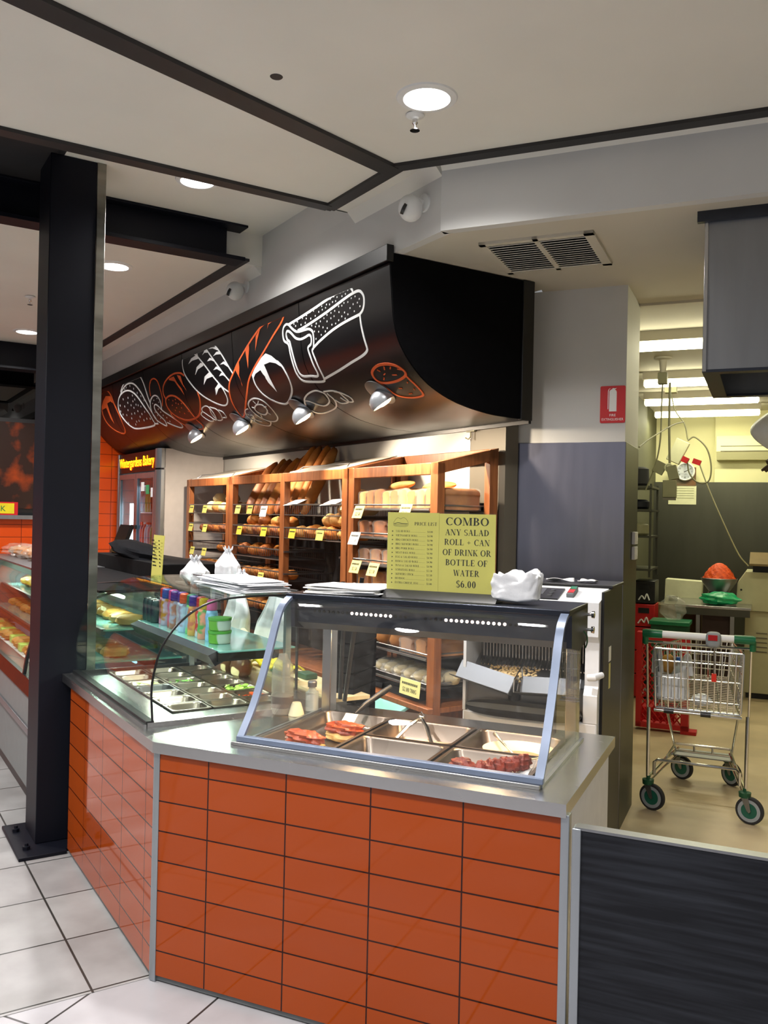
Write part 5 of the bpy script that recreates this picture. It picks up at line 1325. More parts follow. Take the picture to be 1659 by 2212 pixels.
loaf(-1.05, YR + 0.03, YR + 0.27, 0.920, 0.13, 0.085, 'crust_tan', 'bagged loaf right of the round rolls, seen through the hot case', 'bagged loaf through the hot case', 'film_white')
loaf(-0.90, YR + 0.03, YR + 0.37, 0.920, 0.11, 0.095, 'crust_tan', 'bagged brick loaf beside the right post, seen through the hot case', 'bagged loaf through the hot case', 'film')
for k in range(6):
    x = -1.37 + 0.105 * k
    t = T('bagged_rolls', 'bag of white rolls, %s from the left on the lowest shelf of the end rack' % ordn[k], 'bag of rolls', 'A', (x, YR + 0.12, 0.757), 0, 'bagged white rolls')
    part(t, 'rolls', MB().blob((x - 0.01, YR + 0.09, 0.795), (0.052, 0.055, 0.036), None, 14, 9, 0.05, 2, k), M['bun_white'])
    part(t, 'rolls', MB().blob((x + 0.01, YR + 0.20, 0.797), (0.052, 0.055, 0.038), None, 14, 9, 0.05, 2, k + 9), M['bun_white'])
    part(t, 'plastic_bag', MB().blob((x, YR + 0.14, 0.800), (0.062, 0.13, 0.046), None, 22, 14, 0.10, 4, k + 20), M['film_white'])
def folded_tray(x, y, z, rz, label):
    mb = MB()
    Mr = rotm('Z', rz)
    c = Vector((x, y, z))
    for a in (0, 90, 180, 270):
        Ma = Mr @ rotm('Z', a)
        L_ = 0.17 if a % 180 == 0 else 0.12
        d = 0.12 if a % 180 == 0 else 0.17
        q = [(-L_, -d, 0), (L_, -d, 0), (L_ - 0.02, -d + 0.02, 0.035), (-L_ + 0.02, -d + 0.02, 0.035)]
        mb.add([c + Ma @ Vector(p) for p in q] + [c + Ma @ Vector((p[0], p[1] + 0.004, p[2])) for p in q], [(0, 1, 2, 3), (7, 6, 5, 4), (0, 4, 5, 1), (1, 5, 6, 2), (2, 6, 7, 3), (3, 7, 4, 0)])
    mb.rbox(c + Vector((0, 0, 0.003)), (0.34, 0.24, 0.004), Mr)
    thing('baking_tray', label, 'baking tray', 'A', mb, M['black_plastic'], group='black trays on the bottom board')
folded_tray(-1.50, 1.90, 0.666, 4, 'black baking tray at the left of the rack bottom board, lower of two')
folded_tray(-1.49, 1.90, 0.702, 8, 'black baking tray at the left of the rack bottom board, upper of two')
folded_tray(-1.09, 1.895, 0.666, -3, 'black baking tray at the right of the rack bottom board')
thing('teal_tray', 'pale teal plastic tray leaning below the rack bottom board', 'tray', 'A', MB().rbox((-1.12, 1.66, 0.60), (0.36, 0.22, 0.02), rotm('X', 24)), M['teal_glass'], bev=0.004)

# price tickets clipped along the shelf edges
def ticket(x, z, m, label, b, w=0.10, h=0.066, tilt=14, rz=0.0, price=None, y=YR - 0.012):
    t = T('price_ticket', label, 'price ticket', 'A', (x, y, z - h), rz, 'price tickets on the racks')
    Mx = rotm('X', -tilt)
    c = Vector((x, y, z - h / 2))
    part(t, 'card', MB().rbox(c, (w, 0.002, h), Mx), M[m])
    mb = MB()
    def xf(px, pz): return c + Mx @ Vector((px, -0.0018, pz))
    tmp = MB()
    if price: serif(tmp, price, 0, -h * 0.30, h * 0.26, 0, 'c')
    for v in tmp.v: v.y = 0
    mb.v = [xf(v.x, v.z) for v in tmp.v]
    mb.f = list(tmp.f)
    rr_ = random.Random(int(x * 1000))
    xx = -w * 0.40
    while xx < w * 0.36:
        ww = rr_.uniform(0.005, 0.009)
        b0 = len(mb.v)
        mb.v += [xf(xx, h * 0.14), xf(xx + ww, h * 0.14), xf(xx + ww, h * 0.28), xf(xx, h * 0.28)]
        mb.f.append((b0, b0 + 1, b0 + 2, b0 + 3))
        xx += ww + 0.003
    part(t, 'lettering', mb, M['ink'])
TK = [(1, -4.56, 1.765, 'paper_green', 'left'), (1, -4.22, 1.765, 'paper_green', 'right'), (1, -4.57, 1.598, 'paper_green', 'left'), (1, -4.21, 1.598, 'paper_green', 'right'),
      (1, -4.52, 1.39, 'paper_green', 'left'), (1, -4.22, 1.39, 'paper_green', 'right'),
      (2, -3.47, 1.765, 'paper_green', 'left'), (2, -3.23, 1.765, 'paper_green', 'middle'), (2, -2.97, 1.76, 'paper_white', 'right'),
      (2, -3.43, 1.598, 'paper_bright', 'left'), (2, -2.96, 1.598, 'paper_bright', 'right'), (2, -3.46, 1.262, 'paper_green', 'left'), (2, -3.0, 1.255, 'paper_green', 'right'),
      (3, -2.47, 1.598, 'paper_bright', 'left'), (3, -2.05, 1.598, 'paper_green', 'right'), (3, -2.16, 1.20, 'paper_green', 'low'),
      (4, -1.545, 1.765, 'paper_yellow', 'left'), (4, -1.02, 1.775, 'paper_yellow', 'right'), (4, -1.59, 1.60, 'paper_white', 'left'),
      (4, -1.57, 1.425, 'paper_yellow', 'left'), (4, -1.36, 1.42, 'paper_yellow', 'right'), (4, -1.585, 1.262, 'paper_yellow', 'left'), (4, -1.38, 1.252, 'paper_yellow', 'right')]
cname = {'paper_green': 'dull green', 'paper_white': 'white', 'paper_bright': 'bright yellow', 'paper_yellow': 'pale yellow'}
def lvl(z): return 'top' if z > 1.7 else 'second' if z > 1.5 else 'third' if z > 1.36 else 'fourth'
for b, x, z, m, s in TK:
    big = b == 4 or m == 'paper_white'
    ticket(x, z, m, '%s price ticket, %s on the %s shelf, %s' % (cname[m], s, lvl(z), BAYN[b]), b, 0.115 if big else 0.10, 0.082 if big else 0.068, 12 if b < 4 else 20, 0.0,
           '$2.50' if b == 4 and z > 1.7 else '$3.50' if b == 4 else None, YR - 0.016)
ticket(-0.925, 0.792, 'paper_yellow', 'large pale yellow ticket on the lowest shelf edge, seen through the hot case', 4, 0.20, 0.09, 6, 0, '$2.00/700G', YR - 0.022)
for k, (x, z) in enumerate(((-2.555, 1.785), (-1.99, 1.785))):
    thing('blank_card', ['white card lying on the empty top basket, left one', 'white card lying on the empty top basket, right one'][k], 'card', 'A', MB().rbox((x, 1.80, z + 0.004), (0.17, 0.12, 0.002), rotm('X', 22) @ rotm('Z', 8)), M['paper_white'])
# ================================================================== DRINKS FRIDGE (A grid)
fx0, fx1, fy0, fy1, fz = -6.41, -4.964, 1.555, 2.195, 2.30
t = T('drinks_fridge', 'tall two-door glass drinks fridge with a lit scrolling sign on its header', 'fridge', 'A', ((fx0 + fx1) / 2, 1.87, 0))
part(t, 'side_panel', MB().box(fx1 - 0.03, fx1, fy0 + 0.05, fy1, 0.004, fz), M['grey_panel'])
part(t, 'side_panel', MB().box(fx0, fx0 + 0.03, fy0 + 0.05, fy1, 0.004, fz), M['grey_panel'])
part(t, 'back_panel', MB().box(fx0 + 0.03, fx1 - 0.03, fy1 - 0.02, fy1, 0.004, fz), M['wall_white'])
part(t, 'top_panel', MB().box(fx0 + 0.03, fx1 - 0.03, fy0 + 0.05, fy1 - 0.02, fz - 0.03, fz), M['grey_panel'])
part(t, 'base', MB().box(fx0 + 0.03, fx1 - 0.03, fy0 + 0.03, fy1 - 0.02, 0.004, 0.30), M['kick_grey'])
hd = part(t, 'header', MB().box(fx0 + 0.03, fx1 - 0.15, fy0 + 0.01, fy0 + 0.06, 2.095, fz - 0.005), M['black_gloss'])
part(t, 'corner_post', MB().prism([(fx1 - 0.15, fy0 + 0.05), (fx1 - 0.15, fy0 + 0.01), (fx1 - 0.11, fy0 - 0.006), (fx1 - 0.04, fy0 - 0.006), (fx1, fy0 + 0.02), (fx1, fy0 + 0.06)], 'z', 2.115, fz), M['alu_trim'])
part(t, 'corner_post', MB().prism([(fx1 - 0.15, fy0 + 0.05), (fx1 - 0.15, fy0 + 0.01), (fx1 - 0.11, fy0 - 0.006), (fx1 - 0.04, fy0 - 0.006), (fx1, fy0 + 0.02), (fx1, fy0 + 0.06)], 'z', 0.10, 2.098), M['alu_trim'])
part(t, 'corner_post', MB().box(fx0, fx0 + 0.05, fy0 - 0.003, fy0 + 0.05, 0.10, fz), M['alu_trim'], bev=0.004)
mb = MB()
sans(mb, 'Wintergardens Bakery', (fx0 + fx1) / 2 - 0.06, 2.155, 0.098, fy0 + 0.004, 'c', sx=1.02)
lw = max(v.x for v in mb.v) - min(v.x for v in mb.v)
k = 1.20 / lw
mx_ = (max(v.x for v in mb.v) + min(v.x for v in mb.v)) / 2
for v in mb.v: v.x = (fx0 + fx1) / 2 - 0.06 + (v.x - mx_) * k
subpart(hd, t, 'lettering', mb, M['led_yellow'])
mb2 = MB()
mb2.v = [Vector((v.x + 0.010, fy0 + 0.007, v.z - 0.006)) for v in mb.v]
mb2.f = list(mb.f)
subpart(hd, t, 'lettering_edge', mb2, M['led_red'])
dw = (fx1 - 0.15 - (fx0 + 0.05)) / 2
for i in range(2):
    a = fx0 + 0.05 + dw * i
    b = a + dw
    d = part(t, 'door', MB().box(a + 0.004, a + 0.05, fy0 + 0.004, fy0 + 0.045, 0.31, 2.08).box(b - 0.05, b - 0.004, fy0 + 0.004, fy0 + 0.045, 0.31, 2.08).box(a + 0.05, b - 0.05, fy0 + 0.004, fy0 + 0.045, 2.03, 2.08).box(a + 0.05, b - 0.05, fy0 + 0.004, fy0 + 0.045, 0.31, 0.36), M['alu_trim'])
    subpart(d, t, 'pane', MB().box(a + 0.05, b - 0.05, fy0 + 0.018, fy0 + 0.026, 0.36, 2.03), M['fridge_pane'])
    hx = b - 0.03 if i == 0 else a + 0.03
    subpart(d, t, 'handle', MB().box(hx - 0.03, hx + 0.06 if i else hx + 0.03, fy0 - 0.022, fy0 + 0.002, 1.52, 1.56), M['black_plastic'], bev=0.004)
part(t, 'glow_tube', MB().tube([(fx0 + 0.30, fy0 + 0.09, 0.45), (fx0 + 0.30, fy0 + 0.09, 1.78)], 0.035, 12), M['fridge_reflection'])  # glowing tube stands in for the bright white reflection on the left door
part(t, 'glow_tube', MB().tube([(fx1 - 0.42, fy0 + 0.09, 0.45), (fx1 - 0.42, fy0 + 0.09, 1.95)], 0.016, 10), M['blue_tube'])
for z in (0.66, 1.0, 1.34, 1.68):
    part(t, 'wire_shelf', MB().box(fx0 + 0.05, fx1 - 0.05, fy0 + 0.12, fy1 - 0.05, z, z + 0.012), M['wire'])
for k in range(3): part(t, 'sticker', MB().box(fx1 - 0.62 + 0.16 * k, fx1 - 0.52 + 0.16 * k, fy0 + 0.015, fy0 + 0.0172, 1.90 - 0.03 * k, 1.99 - 0.03 * k), [M['paper_white'], M['green_lid'], M['paper_grey']][k])
lamp('fridge_lamp', 'AREA', P('A', -5.5, 1.72, 1.98), 2.0, (0.88, 0.95, 1.0), 0.3, target=P('A', -5.5, 1.9, 1.0))
bt_cols = [('cola_brown', (60, 30, 24)), ('orange_drink', (214, 110, 40)), ('red_drink', (170, 40, 40)), ('water_blue', (150, 190, 210)), ('green_drink', (90, 150, 70))]
for n_, c in bt_cols: mat(n_, c, 0.2, rgb2=tuple(min(255, q + 50) for q in c), scale=9, lo=0.48, hi=0.56, detail=1)
cnt = 0
for si, z in enumerate((1.012, 1.352, 1.692)):
    for k in range(14):
        x = fx0 + 0.12 + k * 0.094
        m = bt_cols[(k // 2 + si) % 5][0]
        t = T('drink_bottle', '%s bottle, %s from the left on the %s fridge shelf' % (m.replace('_', ' '), (ordn + ['thirteenth', 'fourteenth'])[k], ['lower', 'middle', 'upper'][si]), 'bottle', 'A', (x, fy0 + 0.19, z), group='bottles in the drinks fridge')
        part(t, 'body', MB().lathe([(0.030, z), (0.033, z + 0.01), (0.033, z + 0.13), (0.027, z + 0.17), (0.013, z + 0.20), (0.013, z + 0.215)], (x, fy0 + 0.19, 0), 14), M[m])
        part(t, 'cap', MB().lathe([(0.016, z + 0.213), (0.016, z + 0.232), (0.0, z + 0.234)], (x, fy0 + 0.19, 0), 12), M['red_plastic' if k % 3 else 'paper_white'])

# ================================================================== LEFT DISPLAY CASE (A grid), behind and left of the dark column
t = T('pastry_case', 'curved glass pastry case on a grey base, left of and behind the dark column', 'display case', 'A', (-3.8, 0.37, 0))
a, b = -6.2, -1.86
part(t, 'base', MB().box(a, b, -0.045, 0.80, 0.10, 0.445), M['kick_grey'])
part(t, 'front_panel', MB().box(a, b + 0.005, -0.06, -0.045, 0.12, 0.44), mat('panel_grey', (108, 112, 112), 0.5, var=0.04))
part(t, 'plinth', MB().box(a, b, -0.02, 0.78, 0.004, 0.10), M['black_plastic'])
part(t, 'ledge', MB().box(a, b + 0.01, -0.085, 0.80, 0.445, 0.485), M['steel_dull'], bev=0.003)
part(t, 'upstand', MB().prism([(-0.07, 0.485), (0.0, 0.485), (0.02, 0.69), (-0.05, 0.69)], 'x', a, b), M['panel_grey'])
part(t, 'black_sill', MB().prism([(-0.07, 0.64), (0.06, 0.64), (0.06, 0.72), (-0.05, 0.72)], 'x', a, b + 0.005), M['black_gloss'])
lp = [tuple(p) for p in cat_rom([(-0.03, 0.72), (-0.005, 0.90), (0.05, 1.10), (0.14, 1.26), (0.27, 1.35), (0.42, 1.375), (0.74, 1.38)], 4)]
XM = a
lq = [(p[0], 0.66 + (p[1] - 0.66) * 0.80) for p in lp]
part(t, 'front_glass', MB().strip(lq, 'x', XM, b, 0.006), M['pane'], ang=60)
part(t, 'end_glass', MB().prism(lq + [(0.74, 0.66), (0.0, 0.66)], 'x', b - 0.006, b), M['pane'], flat=True)
part(t, 'rib', MB().strip([(p[0] - 0.004, p[1] + 0.004) for p in lq], 'x', b - 0.55, b - 0.52, 0.018), M['black_plastic'], ang=60)
part(t, 'rib', MB().strip([(p[0] - 0.004, p[1] + 0.004) for p in lq], 'x', b - 0.012, b + 0.006, 0.012), M['black_plastic'], ang=60)
part(t, 'top_shelf', MB().box(a, -3.9, 0.25, 0.80, 1.238, 1.252), M['steel_dull'])
part(t, 'top_shelf', MB().box(-3.9, b, 0.25, 0.79, 1.238, 1.250), M['black_matte'])
part(t, 'divider', MB().box(-5.42, -5.40, 0.0, 0.76, 0.66, 1.236), M['kick_grey'])
part(t, 'back_panel', MB().box(a, b, 0.765, 0.78, 0.66, 1.236), M['kick_grey'])
part(t, 'floor_tray', MB().box(a, b - 0.01, 0.0, 0.76, 0.655, 0.67), M['white_panel'])
for z, y0 in ((0.84, 0.20), (1.02, 0.28)):
    part(t, 'glass_shelf', MB().box(a, b - 0.01, y0, 0.74, z, z + 0.008), M['teal_glass'])
    part(t, 'shelf_edge', MB().box(a, b - 0.01, y0 - 0.012, y0 + 0.012, z - 0.022, z + 0.012), M['black_plastic'])
    part(t, 'glow_tube', MB().tube([(a + 0.05, y0 + 0.28, z - 0.014), (b - 0.05, y0 + 0.28, z - 0.014)], 0.008, 8), M['blue_tube'])
part(t, 'glow_tube', MB().tube([(a + 0.05, 0.40, 1.205), (b - 0.05, 0.40, 1.205)], 0.010, 8), M['tube_lens'])
for x in (-5.2, -4.0, -2.9, -2.2): lamp('case_lamp', 'AREA', P('A', x, 0.40, 1.19), 2.6, (0.95, 0.97, 0.90), 0.12)
rn = random.Random(5)
NTH = ordn + ['thirteenth', 'fourteenth', 'fifteenth', 'sixteenth', 'seventeenth', 'eighteenth', 'nineteenth', 'twentieth', 'last']
SH = [('bottom', 0.672, 0.12), ('middle', 0.848, 0.30), ('top', 1.028, 0.38)]
for sn, z, y0 in SH:
    for k in range(21):
        x = -2.02 - 0.158 * k
        yy = y0 + 0.06 + rn.uniform(-0.01, 0.02)
        if sn == 'bottom' and k % 3 == 1:
            thing('cake_slice', 'green iced cake square, %s from the right on the bottom case shelf' % NTH[k], 'cake', 'A', MB().box(x - 0.05, x + 0.05, yy - 0.05, yy + 0.06, z + 0.001, z + 0.055), M['lettuce'], group='pastries in the case', bev=0.006)
        else:
            thing('pastry', 'glazed pastry, %s from the right on the %s case shelf' % (NTH[k], sn), 'pastry', 'A',
                  MB().blob((x, yy + 0.02, z + 0.030), (0.066, 0.082, 0.034), rotm('Z', rn.uniform(-20, 20)), 18, 11, 0.07, 3, k, pw=2.4, flat=-0.028), M['pastry' if k % 4 else 'crust_pale'], group='pastries in the case')
for k in range(6):
    x = -4.20 - 0.33 * k
    t = T('bagged_loaf', 'bagged bread, %s from the right on top of the pastry case' % ordn[k], 'loaf', 'A', (x, 0.50, 1.253), 0, 'bagged breads on the pastry case')
    part(t, 'bread', MB().blob((x, 0.50, 1.300), (0.14, 0.11, 0.046), None, 20, 11, 0.06, 3, k, flat=-0.04), M['crust_tan'])
    part(t, 'plastic_bag', MB().blob((x, 0.50, 1.308), (0.165, 0.135, 0.062), rotm('Z', 12 * k), 26, 15, 0.14, 4, k + 3, flat=-0.05), M['film'])
# poster card with cut-off lettering on the sill of the left window
t = T('poster_card', 'red and yellow starburst card with green lettering on the left window sill', 'sign', 'A', (-6.41, 0.35, 1.633))
part(t, 'card', MB().box(-6.412, -6.404, 0.06, 0.555, 1.633, 1.765), M['red_sign'])
part(t, 'panel', MB().box(-6.404, -6.402, 0.08, 0.52, 1.648, 1.752), M['yellow_plastic'])
mb = MB()
sans(mb, 'LOOK', 0.33, 1.672, 0.055, 0, 'c', xf=lambda px, pz: (-6.4005, px, pz))
part(t, 'lettering', mb, M['green_plastic'])
# hanging dark shapes seen in the left window opening: a wall shelf with jars
t = T('wall_menu_board', 'dark framed picture panel above the sill on the left wall', 'picture', 'A', (-6.43, -0.2, 1.7))
part(t, 'frame', MB().box(-6.449, -6.425, -0.9, 0.90, 1.66, 2.62), M['black_plastic'])
part(t, 'picture', MB().box(-6.425, -6.42, -0.86, 0.86, 1.70, 2.58), mat('food_picture', (46, 30, 24), 0.25, rgb2=(150, 60, 22), scale=4.5, lo=0.5, hi=0.72, detail=5))

# register behind the column, black cloth, price strip
t = T('cash_register', 'black cash register box on a stand behind the dark column', 'cash register', 'A', (-3.0, 0.95, 0))
part(t, 'stand', MB().box(-3.55, -2.57, 0.86, 1.20, 0.004, 1.17), M['black_plastic'])
part(t, 'drawer', MB().box(-4.20, -2.50, 0.80, 1.22, 1.17, 1.355), M['black_matte'], bev=0.006)
part(t, 'screen', MB().rbox((-3.98, 0.95, 1.47), (0.30, 0.03, 0.24), rotm('X', -20)), M['black_gloss'])
thing('black_cloth', 'black cloth bundle lying on the cash register', 'cloth', 'A', MB().blob((-3.42, 0.90, 1.405), (0.52, 0.13, 0.062), rotm('Y', 4), 26, 13, 0.08, 3, 4, flat=-0.04), M['black_cloth'])
t = T('price_strip', 'narrow yellow-green price list strip standing by the cash register', 'price list', 'A', (-2.24, 0.70, 1.205))
part(t, 'card', MB().rbox((-2.25, 0.70, 1.38), (0.21, 0.003, 0.345), rotm('X', -3)), M['paper_green'])
mb = MB()
for k in range(13):
    z = 1.515 - k * 0.0225
    for x, w in ((-2.335, 0.055 + 0.02 * ((k * 7) % 3)), (-2.20, 0.025)):
        b0 = len(mb.v)
        y = 0.697 - (z - 1.38) * 0.0524 - 0.002
        mb.v += [Vector((x, y, z)), Vector((x + w, y, z)), Vector((x + w, y - 0.0004, z + 0.008)), Vector((x, y - 0.0004, z + 0.008))]
        mb.f.append((b0, b0 + 1, b0 + 2, b0 + 3))
part(t, 'lettering', mb, M['ink'])
part(t, 'foot', MB().box(-2.33, -2.17, 0.66, 0.74, 1.18, 1.208), M['black_plastic'])
part(t, 'stem', MB().box(-2.26, -2.24, 0.69, 0.71, 0.004, 1.18), M['black_plastic'])

# ================================================================== PRICE SIGN ON THE HOT CASE (B grid)
sx0, sx1, sy, sz0, sz1 = 0.662, 1.098, 0.55, 1.398, 1.717
t = T('price_sign', 'two-page lime green price list and combo sign in a clear holder on the hot case', 'sign', 'B', (0.88, sy, 1.389))
part(t, 'base', MB().prism([(sy - 0.05, 1.389), (sy + 0.05, 1.389), (sy + 0.012, 1.418), (sy - 0.012, 1.418)], 'x', sx0 - 0.012, sx1 + 0.018), M['black_plastic'])
part(t, 'holder', MB().box(sx0 - 0.003, sx1 + 0.003, sy - 0.005, sy - 0.0035, sz0 + 0.012, sz1 + 0.002), M['pane_clear'])
p1 = part(t, 'price_page', MB().box(sx0, 0.8745, sy - 0.003, sy, sz0 + 0.012, sz1), M['paper_green'])
p2 = part(t, 'combo_page', MB().box(0.8755, sx1, sy - 0.003, sy, sz0 + 0.012, sz1 - 0.002), M['paper_green'])
ty = sy - 0.0032
mb = MB()
for s, z, h, sxx in (('COMBO', 1.672, 0.029, 1.36), ('ANY SALAD', 1.634, 0.0225, 1.17), ('ROLL + CAN', 1.597, 0.0225, 1.12), ('OF DRINK OR', 1.558, 0.0228, 1.08), ('BOTTLE OF', 1.520, 0.0225, 1.14), ('WATER', 1.481, 0.0225, 1.10), ('$6.00', 1.438, 0.0255, 1.10)):
    serif(mb, s, (0.8755 + sx1) / 2, z, h, ty, 'c', sxx)
subpart(p2, t, 'lettering', mb, M['ink'])
mb = MB()
serif(mb, 'PRICE LIST', 0.866, 1.668, 0.0122, ty, 'r', 1.18)
items = [('SALAD ROLL', '$4.00'), ('VIETNAMESE ROLL', '$4.90'), ('BBQ CHICKEN ROLL', '$4.90'), ('BBQ SKEWERS ROLL', '$4.90'), ('BBQ PORK ROLL', '$4.90'), ('MEAT BALL ROLL', '$4.90'), ('EGG & SALAD ROLL', '$4.90'), ('HAM & SALAD ROLL', '$4.90'), ('TUNA & SALAD ROLL', '$4.90'), ('SCHNITZEL ROLL', '$5.50'), ('SKEWERS STICK', '$3.50'), ('HOTDOG', '$3.50'), ('EXTRA CHEESE, EGG', '$1.00')]
GL['Z'] = (0.66, [('p', [(0.06, 0.955), (0.58, 0.955), (0.58, 1.0), (0.06, 1.0)]), ('p', [(0.04, 0.0), (0.6, 0.0), (0.6, 0.045), (0.04, 0.045)]), ('p', [(0.04, 0.0), (0.2, 0.0), (0.58, 1.0), (0.42, 1.0)])])
for k, (n_, pr) in enumerate(items):
    z = 1.6405 - k * 0.0166
    mb.add([(0.681, ty, z), (0.687, ty, z + 0.003), (0.681, ty, z + 0.006)], [(0, 1, 2)])
    w = serif(mb, n_, 0.697, z, 0.0074, ty, 'l', 1.12)
    serif(mb, pr, 0.850, z, 0.0072, ty, 'r', 1.12)
    x = 0.700 + w
    while x < 0.820:
        mb.add([(x, ty, z), (x + 0.0012, ty, z), (x + 0.0012, ty, z + 0.0012), (x, ty, z + 0.0012)], [(0, 1, 2, 3)])
        x += 0.0032
subpart(p1, t, 'lettering', mb, M['ink'])
mb = MB()
def wire2(pts, w=0.0012):
    for a, b in zip(pts, pts[1:]):
        a, b = Vector(a), Vector(b)
        d = (b - a).normalized()
        n = Vector((-d.y, d.x)) * w / 2
        q = [a + n, a - n, b - n, b + n]
        mb.add([(v.x, ty, v.y) for v in q], [(0, 1, 2, 3)])
wire2([tuple(p) for p in cat_rom([(0.690, 1.664), (0.686, 1.672), (0.692, 1.686), (0.704, 1.696), (0.716, 1.692), (0.728, 1.697), (0.740, 1.690), (0.748, 1.676), (0.744, 1.664), (0.718, 1.662), (0.690, 1.664)], 4)])
wire2([tuple(p) for p in cat_rom([(0.688, 1.672), (0.705, 1.676), (0.722, 1.674), (0.746, 1.673)], 4)], 0.003)
wire2([(0.690, 1.668), (0.744, 1.668)], 0.002)
subpart(p1, t, 'roll_drawing', mb, M['ink_soft'])

# ================================================================== PAPER BAGS AND PLASTIC BAGS
def sheet(fr, x0, x1, y0, y1, z, rz, name, label, group, th=0.004, curl=0.006, seed=0, m='paper_grey'):
    cx, cy = (x0 + x1) / 2, (y0 + y1) / 2
    Mr = rotm('Z', rz)
    def fn(u, v):
        q = Mr @ Vector(((u - 0.5) * (x1 - x0), (v - 0.5) * (y1 - y0), 0))
        return (cx + q.x, cy + q.y, z + th / 2 + curl * (0.5 + 0.5 * math.sin(u * 5 + seed) * math.cos(v * 4 + seed * 1.7)))
    thing(name, label, 'paper bag', fr, MB().grid(fn, 12, 8), M[m], group=group, solid=th)
for k in range(8):
    sheet('A', -0.72 + 0.006 * ((k * 5) % 4), -0.245 + 0.012 * ((k * 3) % 4), 0.40 + 0.01 * (k % 3), 0.62, 1.364 + 0.0066 * k, (-4, 3, 0, 6, -2, 4, 1, -3)[k], 'paper_bag', 'flat white paper bag, %s from the bottom of the stack on the salad case' % ordn[k], 'paper bags on the salad case', 0.004, 0.003, k)
for k in range(5):
    sheet('B', 0.33 + 0.012 * (k % 3), 0.64 + 0.01 * ((k * 2) % 3), 0.47, 0.72, 1.389 + 0.006 * k, (6, 2, -3, 4, 0)[k], 'paper_bag', 'flat white paper bag, %s from the bottom of the stack on the hot case' % ordn[k], 'paper bags on the hot case', 0.004, 0.004 + 0.002 * (k == 4), k + 3, 'paper_white')
def knotted_bag(fr, x, y, z, w, d, h, label, seed, group=None, handles=True):
    """plastic carry bag: a lumpy sack with a gathered, knotted neck"""
    mb = MB()
    rn_ = random.Random(seed)
    ph = [rn_.uniform(0, 6.28) for _ in range(6)]
    nu, nv = 30, 22
    def fn(u, v):
        a = 2 * math.pi * u
        t_ = v
        r = (1 - 0.0 * t_) * (math.sin(min(1, t_ * 5) * math.pi / 2)) * (1.0 if t_ < 0.45 else max(0.16, 1 - (t_ - 0.45) * 1.9) if t_ < 0.86 else 0.16 + (t_ - 0.86) * 1.8)
        fold = 1 + 0.10 * math.sin(5 * a + ph[0] + 3 * t_) + 0.07 * math.sin(9 * a + ph[1] + 5 * t_) + 0.05 * math.sin(2 * a + ph[2])
        return (x + w / 2 * r * fold * math.cos(a) + 0.02 * math.sin(4 * t_ + ph[3]) * w, y + d / 2 * r * fold * math.sin(a), z + h * t_ + 0.012 * math.sin(7 * a + ph[4]) * t_)
    mb.grid(fn, nu, nv)
    return thing('carry_bag', label, 'plastic bag', fr, mb, M['plastic_bag'], group=group)
def hanging_bags(fr, x, y, z, w, h, label, seed):
    """a bunch of limp carry bags on a hook: a folded sheet drawn together at the top"""
    rn_ = random.Random(seed)
    ph = [rn_.uniform(0, 6.28) for _ in range(6)]
    def fn(u, v):
        a = 2 * math.pi * u
        wd = w * (0.22 + 0.78 * min(1, v * 1.7)) / 2
        dp = 0.018 + 0.045 * v
        f = 1 + 0.30 * math.sin(6 * a + ph[0] + 2 * v) + 0.18 * math.sin(11 * a + ph[1])
        return (x + wd * math.cos(a) * (1 + 0.12 * math.sin(5 * v + ph[2])) + 0.03 * math.sin(3 * v + ph[3]), y + dp * math.sin(a) * f, z - h * v * (1 + 0.10 * math.sin(2 * a + ph[4])))
    return thing('hanging_bags', label, 'plastic bag', fr, MB().grid(fn, 40, 18), M['plastic_bag'])
knotted_bag('A', -1.63, 0.72, 1.30, 0.26, 0.14, 0.15, 'white knotted carry bag standing behind the salad case, below the left rack', 3)
knotted_bag('A', -1.14, 0.72, 1.355, 0.20, 0.10, 0.165, 'white upright carry bag on the salad case rail, in front of the first rack post', 5)
knotted_bag('A', -0.93, 0.71, 1.355, 0.12, 0.08, 0.06, 'small white crumpled bag left of the paper bag stack', 9)
t = T('bag_shelf', 'narrow steel shelf behind the salad case carrying a carry bag', 'shelf', 'A', (-1.63, 0.72, 0.90))
part(t, 'plate', MB().box(-1.80, -1.47, 0.665, 0.80, 1.290, 1.300), M['steel_dull'])
part(t, 'leg', MB().box(-1.78, -1.76, 0.77, 0.79, 0.004, 1.29), M['steel_dull'])
part(t, 'leg', MB().box(-1.51, -1.49, 0.77, 0.79, 0.004, 1.29), M['steel_dull'])
hanging_bags('A', -1.36, 0.86, 1.30, 0.30, 0.26, 'white carry bags hanging behind the salad case, left bunch', 2)
hanging_bags('A', -0.86, 0.86, 1.335, 0.32, 0.28, 'white carry bags hanging behind the salad case, right bunch', 6)
t = T('bag_rail', 'thin rail behind the salad case with carry bags hung on it', 'rail', 'A', (-1.1, 0.86, 0.87))
part(t, 'bar', MB().tube([(-1.50, 0.87, 1.32), (-0.62, 0.87, 1.335)], 0.006), M['wire_dark'])
for x in (-1.50, -0.62): part(t, 'upright', MB().tube([(x, 0.87, 0.868), (x, 0.87, 1.335)], 0.007), M['wire_dark'])
